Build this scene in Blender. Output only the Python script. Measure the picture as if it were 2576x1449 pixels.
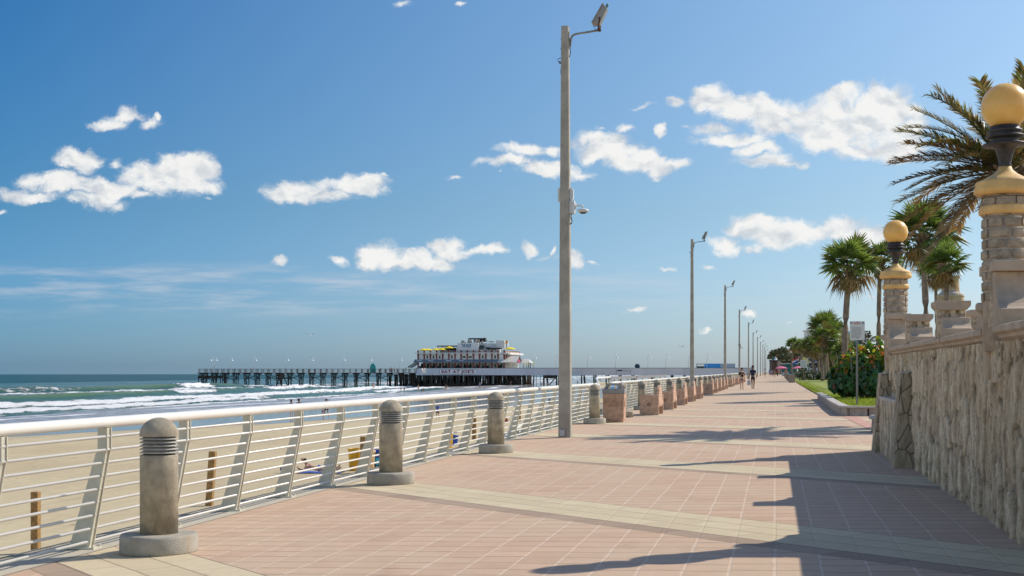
import bpy, math, random
import numpy as np
from mathutils import Vector, Matrix
S = bpy.context.scene
COL = S.collection
for _o in list(bpy.data.objects): bpy.data.objects.remove(_o)
R = math.radians
PI = math.pi
# ------------------------------------------------------------------ camera, sun, sky, exposure
FPX, HX, HY, EYE = 3300.0, 1288.0, 932.0, 1.46
YAW = math.atan(662.0 / FPX)
CA, SA = math.cos(YAW), math.sin(YAW)
cam_d = bpy.data.cameras.new('camera'); cam = bpy.data.objects.new('camera', cam_d); COL.objects.link(cam)
cam_d.sensor_width = 36.0; cam_d.lens = 36.0 * FPX / 2576.0
cam_d.shift_y = (HY - 724.5) / 2576.0
cam_d.clip_start = 0.1; cam_d.clip_end = 9000
cam.location = (0, 0, EYE); cam.rotation_euler = (R(90), 0, YAW)
S.camera = cam
SUN = Vector((3.28, 2.6, 3.59)).normalized()
sun_d = bpy.data.lights.new('sun', 'SUN'); sun = bpy.data.objects.new('sun', sun_d); COL.objects.link(sun)
sun_d.energy = 4.3; sun_d.angle = R(0.5); sun_d.color = (1.0, 0.93, 0.82)
sun.rotation_euler = SUN.to_track_quat('Z', 'Y').to_euler(); sun.location = (30, 30, 60)
S.view_settings.view_transform = 'Standard'; S.view_settings.look = 'None'
S.view_settings.exposure = 0.0; S.view_settings.gamma = 1.0; S.view_settings.use_curve_mapping = False

W = bpy.data.worlds.new('World'); S.world = W; W.use_nodes = True
class NT:
    """small helper to write node graphs"""
    def __init__(s, tree): s.t = tree; s.n = tree.nodes; s.l = tree.links
    def new(s, typ, **kw):
        nd = s.n.new(typ)
        for k, v in kw.items(): setattr(nd, k, v)
        return nd
    def link(s, a, b): s.l.new(a, b)
    def put(s, sock, val):
        if isinstance(val, bpy.types.NodeSocket): s.l.new(val, sock)
        elif val is not None: sock.default_value = val
    def math(s, op, a, b=None, c=None, clamp=False):
        nd = s.new('ShaderNodeMath', operation=op, use_clamp=clamp)
        s.put(nd.inputs[0], a)
        if b is not None: s.put(nd.inputs[1], b)
        if c is not None: s.put(nd.inputs[2], c)
        return nd.outputs[0]
    def vec(s, op, a, b=None, c=None):
        nd = s.new('ShaderNodeVectorMath', operation=op)
        s.put(nd.inputs[0], a)
        if b is not None: s.put(nd.inputs[1], b)
        if c is not None: s.put(nd.inputs[2], c)
        return nd.outputs['Value'] if op in ('LENGTH', 'DOT_PRODUCT', 'DISTANCE') else nd.outputs[0]
    def noise(s, vec, scale, detail=3.0, rough=0.55, dist=0.0, col=False):
        nd = s.new('ShaderNodeTexNoise')
        if vec is not None: s.put(nd.inputs['Vector'], vec)
        nd.inputs['Scale'].default_value = scale; nd.inputs['Detail'].default_value = detail
        nd.inputs['Roughness'].default_value = rough; nd.inputs['Distortion'].default_value = dist
        return nd.outputs['Color' if col else 'Fac']
    def ramp(s, fac, a, b, lo=0.0, hi=1.0, smooth=True):
        nd = s.new('ShaderNodeMapRange'); nd.interpolation_type = 'SMOOTHSTEP' if smooth else 'LINEAR'
        s.put(nd.inputs['Value'], fac)
        nd.inputs['From Min'].default_value = a; nd.inputs['From Max'].default_value = b
        nd.inputs['To Min'].default_value = lo; nd.inputs['To Max'].default_value = hi
        return nd.outputs['Result']
    def mix(s, fac, a, b, blend='MIX'):
        nd = s.new('ShaderNodeMix', data_type='RGBA', blend_type=blend)
        s.put(nd.inputs['Factor'], fac)
        s.put(nd.inputs[6], tuple(a) + (1,) if isinstance(a, (tuple, list)) and len(a) == 3 else a)
        s.put(nd.inputs[7], tuple(b) + (1,) if isinstance(b, (tuple, list)) and len(b) == 3 else b)
        return nd.outputs[2]
    def xyz(s, v):
        nd = s.new('ShaderNodeSeparateXYZ'); s.put(nd.inputs[0], v); return nd.outputs
    def comb(s, x, y, z):
        nd = s.new('ShaderNodeCombineXYZ'); s.put(nd.inputs[0], x); s.put(nd.inputs[1], y); s.put(nd.inputs[2], z); return nd.outputs[0]

def build_world():
    g = NT(W.node_tree); g.n.clear()
    out = g.new('ShaderNodeOutputWorld'); bg = g.new('ShaderNodeBackground')
    g.link(bg.outputs[0], out.inputs[0])
    tc = g.new('ShaderNodeTexCoord').outputs['Generated']
    d = g.vec('NORMALIZE', tc)
    x, y, z = g.xyz(d)
    zc = g.math('MAXIMUM', z, 0.004)
    sky = g.new('ShaderNodeTexSky', sky_type='NISHITA'); sky.sun_disc = False
    sky.sun_elevation = math.asin(SUN.z); sky.sun_rotation = math.atan2(SUN.x, SUN.y)
    sky.altitude = 0; sky.air_density = 1.0; sky.dust_density = 0.6; sky.ozone_density = 2.5
    g.link(g.comb(x, y, zc), sky.inputs[0])
    # clear dry autumn air: deeper blue high up and away from the sun, paler low and towards it
    sl = g.ramp(g.vec('DOT_PRODUCT', d, (0.86, 0.5, 0)), -0.1, 0.7, smooth=False)
    lo = g.mix(sl, (0.338, 0.672, 1.20), (0.832, 0.952, 1.22)); mi = g.mix(sl, (0.236, 0.585, 0.83), (1.02, 1.06, 1.02)); hi = g.mix(sl, (0.10, 0.55, 0.87), (1.37, 1.40, 1.28))
    cor = g.mix(g.ramp(z, 0.0, 0.12, smooth=False), lo, mi); cor = g.mix(g.ramp(z, 0.12, 0.30, smooth=False), cor, hi)
    col = g.vec('MULTIPLY', g.vec('MULTIPLY', sky.outputs[0], cor), (1.03, 1.045, 1.10))
    # sky out of view is brightened, most near the horizon, as added fill light
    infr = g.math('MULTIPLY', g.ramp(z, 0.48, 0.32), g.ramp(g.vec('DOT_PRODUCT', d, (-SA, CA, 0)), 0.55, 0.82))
    col = g.mix(infr, g.vec('MULTIPLY', sky.outputs[0], g.mix(g.ramp(z, 0.0, 0.6), (2.35, 2.15, 1.9), SKY_FILL)), col)
    # cloud positions are directions in the sky dome, measured about a fixed bearing
    fwd = g.math('MAXIMUM', g.vec('DOT_PRODUCT', d, (-SA, CA, 0)), 0.02)
    u = g.math('DIVIDE', g.vec('DOT_PRODUCT', d, (CA, SA, 0)), fwd)
    v = g.math('DIVIDE', z, fwd)
    front = g.ramp(g.vec('DOT_PRODUCT', d, (-SA, CA, 0)), 0.3, 0.5)
    p = g.comb(u, v, 0)
    wv = g.vec('SCALE', g.vec('SUBTRACT', g.noise(p, 26, 5, 0.6, col=True), (0.5, 0.5, 0.5)), None)
    wv.node.inputs['Scale'].default_value = 0.026
    pw = g.vec('ADD', p, wv)
    # (x, y, rx, ry) in px of a 2576 px wide view
    B = [(270,308,50,16),(320,290,50,15),(375,312,34,12),(398,300,10,16),(205,400,66,26),(215,420,30,16),(360,440,70,30),(440,440,95,48),(505,425,50,38),(510,465,50,18),(150,460,110,24),
         (260,472,90,22),(70,490,88,18),(120,470,60,14),(230,503,66,18),(350,487,36,12),(300,515,40,10),(5,527,18,6),(290,410,20,14),(520,495,14,5),
         (750,472,88,28),(720,470,50,22),(840,492,66,17),(905,465,80,26),(878,448,38,16),(965,478,25,10),(968,440,12,5),(960,640,62,36),(930,630,45,22),(1050,652,62,24),(1110,660,34,20),
         (1130,622,52,24),(1200,632,72,15),(1255,636,34,9),(851,653,26,13),(702,649,25,12),(1320,378,78,17),(1390,376,40,14),(1290,410,84,15),(1380,428,90,22),(1460,436,50,10),
         (1520,366,80,38),(1590,390,80,34),(1640,412,60,24),(1700,416,44,16),(1645,436,30,7),(1575,321,26,12),(1667,326,16,14),(1510,318,22,7),(1255,437,10,4),
         (1330,625,20,18),(1378,646,30,8),(1390,632,8,16),(1452,645,22,22),(1490,657,14,5),(1012,13,36,10),(1150,4,14,6),(1618,268,22,6),(1690,257,24,17),(1800,252,70,36),(1770,262,40,24),
         (1880,275,100,38),(1975,300,120,42),(2085,315,120,66),(2120,248,56,36),(2220,278,92,58),(2282,300,50,52),(2230,360,110,40),(2150,388,70,20),(2290,365,36,22),
         (1790,322,64,11),(1840,348,90,17),(1900,375,64,20),(1930,405,84,16),(1985,415,55,11),(1730,318,14,6),(1890,572,74,26),(1980,588,96,30),(1820,612,52,16),(1895,625,34,11),
         (2110,575,110,24),(2190,592,80,28),(1830,622,60,14),(1690,688,30,6),(1780,675,22,5),(1600,783,36,8),(1450,780,20,4),(1880,790,20,10),(1780,835,18,4),(1992,815,14,4),(2185,744,22,6),
         (1450,822,12,3),(1150,440,18,6),(1770,790,12,3)]
    acc = None
    for (bx, by, rx, ry) in B:
        c = ((bx - HX) / FPX, (HY - by) / FPX, 0.0); sc = (FPX / (rx * 1.16), FPX / (ry * 1.32), 0.0)
        m = g.vec('MULTIPLY_ADD', pw, sc, tuple(-c[i] * sc[i] for i in range(3)))
        q = g.vec('LENGTH', m)
        wi = 0.2 + 0.85 * min(1.0, ry / 30.0)
        q = g.math('MULTIPLY_ADD', q, -wi, wi)
        acc = q if acc is None else g.math('MAXIMUM', acc, q)
    body = acc
    ps = g.vec('MULTIPLY', pw, (1, 1.6, 1))
    n1 = g.noise(ps, 48, 8, 0.60)
    n4 = g.noise(ps, 190, 5, 0.65)
    dens = g.math('ADD', g.math('MINIMUM', g.math('MULTIPLY', body, 2.0), 1.0), g.math('ADD', g.math('MULTIPLY', g.math('SUBTRACT', n1, 0.5), 2.5), g.math('MULTIPLY', g.math('SUBTRACT', n4, 0.5), 0.55)))
    alpha = g.math('MULTIPLY', g.ramp(dens, -0.08, 1.0), g.ramp(body, -0.22, 0.20))
    n3 = g.noise(ps, 34, 4, 0.5); n2 = g.noise(g.vec('ADD', ps, (-0.004, -0.010, 0)), 34, 4, 0.5)
    shade = g.ramp(g.math('ADD', g.math('MULTIPLY', g.math('SUBTRACT', n3, n2), 2.2), g.math('MULTIPLY', dens, 0.25)), -0.35, 0.45)
    ccol = g.mix(shade, (0.60, 0.64, 0.69), (0.93, 0.925, 0.90))
    cgain = 1.0 / SKY_STRENGTH
    ccol = g.vec('MULTIPLY', ccol, (cgain, cgain, cgain))
    # thin streaks low over the sea
    pc = g.vec('MULTIPLY', p, (3.0, 26.0, 1))
    wn = g.noise(pc, 3.2, 6, 0.6)
    band = g.math('MULTIPLY', g.ramp(v, 0.035, 0.055), g.ramp(v, 0.086, 0.07))
    wleft = g.ramp(u, 0.28, -0.25, 0.25, 1.0)
    wisp = g.math('MULTIPLY', g.math('MULTIPLY', g.ramp(wn, 0.40, 0.72), band), g.math('MULTIPLY', wleft, 0.55))
    col = g.mix(g.math('MULTIPLY', wisp, front), col, g.vec('MULTIPLY', (0.70, 0.70, 0.74), (cgain,) * 3))
    col = g.mix(g.math('MULTIPLY', g.math('MULTIPLY', alpha, front), 0.96), col, ccol)
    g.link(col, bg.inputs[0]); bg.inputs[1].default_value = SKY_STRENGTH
SKY_STRENGTH = 0.10; SKY_FILL = (1.15, 1.25, 1.45)  # the colour is the gain of the added fill from unseen sky overhead
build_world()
W.cycles.sampling_method = 'MANUAL'; W.cycles.sample_map_resolution = 512

# ------------------------------------------------------------------ measuring helpers
def gz(x):
    """the promenade falls gently towards the sea"""
    return 0.023 * (min(max(x, -6.0), 2.3) + 5.0)
def wp(xd, yd, Z):
    xc = (xd - HX) / FPX * Z
    return Vector((xc * CA - Z * SA, xc * SA + Z * CA, EYE + (HY - yd) / FPX * Z))
def onz(xd, yd, h):
    return wp(xd, yd, (EYE - h) * FPX / (yd - HY))
def ong(xd, yd):
    h = 0.1
    for _ in range(6):
        p = onz(xd, yd, h); h = gz(p.x)
    return p
def x_on_y(xd, Y):
    t = (xd - HX) / FPX
    return Y * (t * CA - SA) / (CA + t * SA)

# ------------------------------------------------------------------ objects
def tag(o, label=None, cat=None, group=None, kind=None):
    if label: o['label'] = label
    if cat: o['category'] = cat
    if group: o['group'] = group
    if kind: o['kind'] = kind
    return o
def thing(name, label, cat, loc=(0, 0, 0), rz=0.0, group=None):
    o = bpy.data.objects.new(name, None); COL.objects.link(o)
    o.empty_display_size = 0.3; o.location = loc; o.rotation_euler = (0, 0, rz)
    return tag(o, label, cat, group)
def dup(src, loc, rz=0.0, label=None, scale=None):
    def rec(o, par):
        c = o.copy(); COL.objects.link(c)
        if par: c.parent = par
        for ch in list(o.children): rec(ch, c)
        return c
    r = rec(src, None); r.location = loc; r.rotation_euler = (0, 0, rz)
    if scale: r.scale = (scale,) * 3 if not isinstance(scale, tuple) else scale
    if label: r['label'] = label
    return r

class MB:
    def __init__(s): s.v = []; s.f = []; s.m = []; s.s = []
    def add(s, vs, fs, mi=0, sm=False):
        o = len(s.v); s.v += [tuple(v) for v in vs]
        for f in fs: s.f.append([o + i for i in f]); s.m.append(mi); s.s.append(sm)
        return s
    def box(s, x0, x1, y0, y1, z0, z1, mi=0):
        if x0 > x1: x0, x1 = x1, x0
        if y0 > y1: y0, y1 = y1, y0
        v = [(x, y, z) for z in (z0, z1) for (x, y) in ((x0, y0), (x1, y0), (x1, y1), (x0, y1))]
        return s.add(v, [(3, 2, 1, 0), (4, 5, 6, 7), (0, 1, 5, 4), (1, 2, 6, 5), (2, 3, 7, 6), (3, 0, 4, 7)], mi)
    def prism(s, poly, axis, a0, a1, mi=0, sm=False):
        """poly in the two other axes, extruded along axis from a0 to a1"""
        def mk(p, a): return {'x': (a, p[0], p[1]), 'y': (p[0], a, p[1]), 'z': (p[0], p[1], a)}[axis]
        n = len(poly); v = [mk(p, a0) for p in poly] + [mk(p, a1) for p in poly]
        f = [tuple(range(n - 1, -1, -1)), tuple(range(n, 2 * n))]
        o = len(s.v); s.add(v, f, mi, False)
        s.f += [[o + i, o + (i + 1) % n, o + n + (i + 1) % n, o + n + i] for i in range(n)]
        s.m += [mi] * n; s.s += [sm] * n
        return s
    def bar(s, p0, p1, w, h, mi=0, up=(0, 0, 1)):
        p0, p1 = Vector(p0), Vector(p1); d = (p1 - p0).normalized()
        sx = d.cross(Vector(up))
        if sx.length < 1e-4: sx = d.cross(Vector((0, 1, 0)))
        sx.normalize(); sz = sx.cross(d)
        v = [p + sx * a * w / 2 + sz * b * h / 2 for p in (p0, p1) for a, b in ((-1, -1), (1, -1), (1, 1), (-1, 1))]
        return s.add(v, [(3, 2, 1, 0), (4, 5, 6, 7), (0, 1, 5, 4), (1, 2, 6, 5), (2, 3, 7, 6), (3, 0, 4, 7)], mi)
    def tube(s, pts, r, n=8, mi=0, sm=True, caps=True):
        pts = [Vector(p) for p in pts]; k = len(pts)
        rs = r if isinstance(r, (list, tuple)) else [r] * k
        o = len(s.v); ref = Vector((0, 0, 1))
        for i, p in enumerate(pts):
            d = (pts[min(i + 1, k - 1)] - pts[max(i - 1, 0)]).normalized()
            a = d.cross(ref)
            if a.length < 0.05: a = d.cross(Vector((0, 1, 0)))
            a.normalize(); b = a.cross(d)
            for j in range(n):
                t = 2 * PI * j / n; s.v.append(tuple(p + (a * math.cos(t) + b * math.sin(t)) * rs[i]))
        for i in range(k - 1):
            for j in range(n):
                j2 = (j + 1) % n
                s.f.append([o + i * n + j, o + i * n + j2, o + (i + 1) * n + j2, o + (i + 1) * n + j]); s.m.append(mi); s.s.append(sm)
        if caps:
            s.f.append([o + j for j in range(n - 1, -1, -1)]); s.f.append([o + (k - 1) * n + j for j in range(n)])
            s.m += [mi] * 2; s.s += [False] * 2
        return s
    def lathe(s, prof, c=(0, 0, 0), n=24, mi=0, sm=True, yw=1.0):
        o = len(s.v)
        for (r, z) in prof:
            for j in range(n):
                t = 2 * PI * j / n; s.v.append((c[0] + r * math.cos(t), c[1] + r * yw * math.sin(t), c[2] + z))
        for i in range(len(prof) - 1):
            for j in range(n):
                j2 = (j + 1) % n
                s.f.append([o + i * n + j, o + i * n + j2, o + (i + 1) * n + j2, o + (i + 1) * n + j]); s.m.append(mi); s.s.append(sm)
        k = len(prof) - 1
        s.f.append([o + j for j in range(n - 1, -1, -1)]); s.f.append([o + k * n + j for j in range(n)])
        s.m += [mi] * 2; s.s += [False] * 2
        return s
    def ball(s, c, rx, ry=None, rz=None, n=14, k=8, mi=0):
        ry = ry or rx; rz = rz or rx
        pr = [(max(math.sin(PI * i / k), 0.002), -math.cos(PI * i / k)) for i in range(k + 1)]
        o = len(s.v); s.lathe(pr, (0, 0, 0), n, mi)
        for i in range(o, len(s.v)):
            a, b, d = s.v[i]; s.v[i] = (c[0] + a * rx, c[1] + b * ry, c[2] + d * rz)
        return s
    def build(s, name, mats, parent=None, world=False, bevel=None, autosm=False):
        me = bpy.data.meshes.new(name)
        vs = s.v
        if world and parent is not None:
            L = parent.location; vs = [(a - L.x, b - L.y, c - L.z) for a, b, c in vs]
        me.from_pydata(vs, [], s.f)
        mats = mats if isinstance(mats, (list, tuple)) else [mats]
        for m in mats: me.materials.append(m)
        me.polygons.foreach_set('material_index', s.m); me.polygons.foreach_set('use_smooth', s.s)
        me.update()
        return link(name, me, parent, bevel)
def link(name, me, parent=None, bevel=None):
    o = bpy.data.objects.new(name, me); COL.objects.link(o)
    if parent is not None: o.parent = parent
    if bevel:
        b = o.modifiers.new('bevel', 'BEVEL'); b.width = bevel; b.segments = 2; b.limit_method = 'ANGLE'; b.angle_limit = R(40)
    return o
def np_mesh(name, V, F, mats, attrs=None, smooth=True, matidx=None):
    me = bpy.data.meshes.new(name)
    V = np.ascontiguousarray(V, dtype=np.float32); F = np.ascontiguousarray(F, dtype=np.int32)
    k = F.shape[1]
    me.vertices.add(len(V)); me.vertices.foreach_set('co', V.ravel())
    me.loops.add(F.size); me.loops.foreach_set('vertex_index', F.ravel())
    me.polygons.add(len(F)); me.polygons.foreach_set('loop_start', np.arange(0, F.size, k, dtype=np.int32))
    try: me.polygons.foreach_set('loop_total', np.full(len(F), k, dtype=np.int32))
    except Exception: pass
    me.polygons.foreach_set('use_smooth', np.full(len(F), smooth, dtype=bool))
    for m in (mats if isinstance(mats, (list, tuple)) else [mats]): me.materials.append(m)
    if matidx is not None: me.polygons.foreach_set('material_index', np.ascontiguousarray(matidx, dtype=np.int32))
    for nm, arr in (attrs or {}).items():
        a = me.attributes.new(nm, 'FLOAT', 'POINT'); a.data.foreach_set('value', np.ascontiguousarray(arr, dtype=np.float32).ravel())
    me.update(calc_edges=True); me.validate()
    return me
def grid_faces(nu, nv):
    i = np.arange(nu - 1)[:, None] * nv + np.arange(nv - 1)[None, :]
    return np.stack([i, i + nv, i + nv + 1, i + 1], -1).reshape(-1, 4)
def hsh(i, j, k):
    v = np.sin(i * 127.1 + j * 311.7 + k * 74.7) * 43758.5453
    return v - np.floor(v)
def vnoise(x, y, k=0):
    i, j = np.floor(x), np.floor(y); a, b = x - i, y - j
    a = a * a * (3 - 2 * a); b = b * b * (3 - 2 * b)
    return (hsh(i, j, k) * (1 - a) + hsh(i + 1, j, k) * a) * (1 - b) + (hsh(i, j + 1, k) * (1 - a) + hsh(i + 1, j + 1, k) * a) * b
def fbm(x, y, k=0, o=4):
    t = 0; w = 0.5; s = 0
    for q in range(o): t = t + w * vnoise(x * 2 ** q, y * 2 ** q, k + q * 7); s += w; w *= 0.5
    return t / s
def voro(a, b, seed):
    i, j = np.floor(a), np.floor(b); F1 = np.full(a.shape, 9.0); F2 = np.full(a.shape, 9.0); ID = np.zeros(a.shape)
    for di in (-1, 0, 1):
        for dj in (-1, 0, 1):
            ci, cj = i + di, j + dj
            px = ci + 0.12 + 0.76 * hsh(ci, cj, seed); py = cj + 0.12 + 0.76 * hsh(ci, cj, seed + 5)
            d = np.sqrt((a - px) ** 2 + (b - py) ** 2); idv = hsh(ci, cj, seed + 9)
            m = d < F1
            F2 = np.where(m, F1, np.minimum(F2, d)); ID = np.where(m, idv, ID); F1 = np.where(m, d, F1)
    return F1, F2, ID

# ------------------------------------------------------------------ materials
MATS = {}
def mat(name, col, rough=0.7, var=0.12, scale=6.0, bump=0.0, bscale=60.0, metal=0.0, col2=None, dirt=None, spec=0.5, trans=0.0):
    if name in MATS: return MATS[name]
    m = bpy.data.materials.new(name); m.use_nodes = True; g = NT(m.node_tree)
    bs = g.n['Principled BSDF']; bs.inputs['Roughness'].default_value = rough; bs.inputs['Metallic'].default_value = metal
    bs.inputs['Specular IOR Level'].default_value = spec
    tc = g.new('ShaderNodeTexCoord').outputs['Object']
    c2 = col2 or tuple(max(0, c * (1 - var * 2.2)) for c in col)
    n = g.noise(tc, scale, 5, 0.62)
    c = g.mix(g.ramp(n, 0.3, 0.72), c2, tuple(min(1, x * (1 + var * 0.5)) for x in col))
    if dirt:
        dn = g.noise(g.vec('MULTIPLY', tc, (1, 1, 0.25)), dirt[1], 6, 0.7)
        c = g.mix(g.math('MULTIPLY', g.ramp(dn, 0.52, 0.72), dirt[2]), c, dirt[0])
    if bump:
        fn = g.noise(tc, bscale, 4, 0.7)
        c = g.mix(g.math('MULTIPLY', g.ramp(fn, 0.3, 0.55, 1, 0), min(0.5, var * 1.6)), c, tuple(x * 0.45 for x in col))
        bn = g.new('ShaderNodeBump'); bn.inputs['Strength'].default_value = bump; bn.inputs['Distance'].default_value = 0.02
        g.link(fn, bn.inputs['Height']); g.link(bn.outputs[0], bs.inputs['Normal'])
    g.link(c, bs.inputs['Base Color'])
    if trans:
        tr = g.new('ShaderNodeBsdfTranslucent'); mx = g.new('ShaderNodeMixShader'); mx.inputs[0].default_value = trans
        tcol = g.mix(1.0, c, (1.0, 1.0, 0.55), 'MULTIPLY'); tcol = g.vec('SCALE', tcol, None); tcol.node.inputs['Scale'].default_value = 1.6
        g.link(tcol, tr.inputs[0]); g.link(bs.outputs[0], mx.inputs[1]); g.link(tr.outputs[0], mx.inputs[2])
        g.link(mx.outputs[0], g.n['Material Output'].inputs[0])
    MATS[name] = m
    return m
def plain(name, col, rough=0.6, metal=0.0): return mat(name, col, rough, var=0.06, scale=9.0, metal=metal)
concrete = mat('weathered concrete', (0.50, 0.43, 0.31), 0.85, 0.16, 7.0, 0.55, 130.0, dirt=((0.10, 0.075, 0.055), 5.0, 0.5), spec=0.3)
concrete_base = mat('stained concrete base', (0.46, 0.42, 0.34), 0.85, 0.13, 5.0, 0.4, 110.0, dirt=((0.50, 0.27, 0.10), 4.0, 0.45), spec=0.3)
louver_m = mat('grey louvre metal', (0.42, 0.40, 0.35), 0.6, 0.15, 12.0)
pole_m = mat('pole concrete', (0.46, 0.415, 0.34), 0.85, 0.10, 3.0, 0.5, 90.0, dirt=((0.16, 0.12, 0.09), 3.0, 0.5), spec=0.3)
rail_m = mat('cream railing paint', (0.80, 0.765, 0.68), 0.32, 0.04, 3.0)
post_m = mat('post paint', (0.66, 0.62, 0.49), 0.5, 0.08, 5.0, 0.08, 150.0)
bench_m = mat('pink exposed aggregate', (0.62, 0.40, 0.275), 0.85, 0.14, 8.0, 0.6, 150.0, spec=0.3)
bench_dark = mat('recessed aggregate', (0.50, 0.30, 0.20), 0.9, 0.14, 8.0, 0.5, 150.0)
grey_lid = mat('grey bin lid', (0.30, 0.29, 0.275), 0.7, 0.1, 6.0)
coquina = mat('coquina block', (0.60, 0.47, 0.35), 0.9, 0.2, 5.0, 0.9, 90.0, dirt=((0.16, 0.12, 0.09), 5.0, 0.55), spec=0.25)
cast_m = mat('cast stone', (0.56, 0.43, 0.31), 0.85, 0.1, 4.0, 0.5, 120.0, dirt=((0.26, 0.19, 0.14), 5.0, 0.45), spec=0.25)
yellow_cap = mat('ochre painted cap', (0.82, 0.50, 0.17), 0.6, 0.1, 5.0, 0.15, 60.0, dirt=((0.45, 0.32, 0.2), 6.0, 0.4))
mortar_m = mat('lime mortar', (0.55, 0.44, 0.34), 0.9, 0.14, 9.0, 0.5, 100.0)
brick_m = mat('worn coquina brick', (0.62, 0.49, 0.35), 0.95, 0.2, 7.0, 1.0, 80.0, dirt=((0.16, 0.13, 0.10), 5.0, 0.5), spec=0.2)
iron_m = mat('dark iron', (0.045, 0.04, 0.042), 0.5, 0.25, 10.0)
def globe_mat():
    m = bpy.data.materials.new('amber globe'); m.use_nodes = True; b = m.node_tree.nodes['Principled BSDF']
    b.inputs['Base Color'].default_value = (0.80, 0.50, 0.14, 1); b.inputs['Roughness'].default_value = 0.28
    b.inputs['Subsurface Weight'].default_value = 0.85; b.inputs['Subsurface Radius'].default_value = (0.35, 0.28, 0.15)
    b.inputs['Subsurface Scale'].default_value = 0.6
    g = NT(m.node_tree); n = g.noise(g.new('ShaderNodeTexCoord').outputs['Object'], 6, 3)
    g.link(g.mix(g.ramp(n, 0.3, 0.7), (0.77, 0.47, 0.12), (0.84, 0.54, 0.17)), b.inputs['Base Color'])
    return m
globe_m = globe_mat()
wood_post = mat('pale treated timber', (0.42, 0.24, 0.08), 0.8, 0.2, 14.0, 0.3, 60.0)
pile_m = mat('dark wet timber', (0.07, 0.055, 0.042), 0.85, 0.35, 0.6, 0.4, 8.0, dirt=((0.25, 0.21, 0.14), 0.5, 0.35))
deck_m = mat('grey brown deck timber', (0.10, 0.078, 0.065), 0.85, 0.25, 0.8)
white_m = mat('white render', (0.78, 0.78, 0.78), 0.75, 0.05, 0.6)
offwhite_m = mat('cream render', (0.72, 0.69, 0.62), 0.8, 0.07, 0.6)
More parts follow.
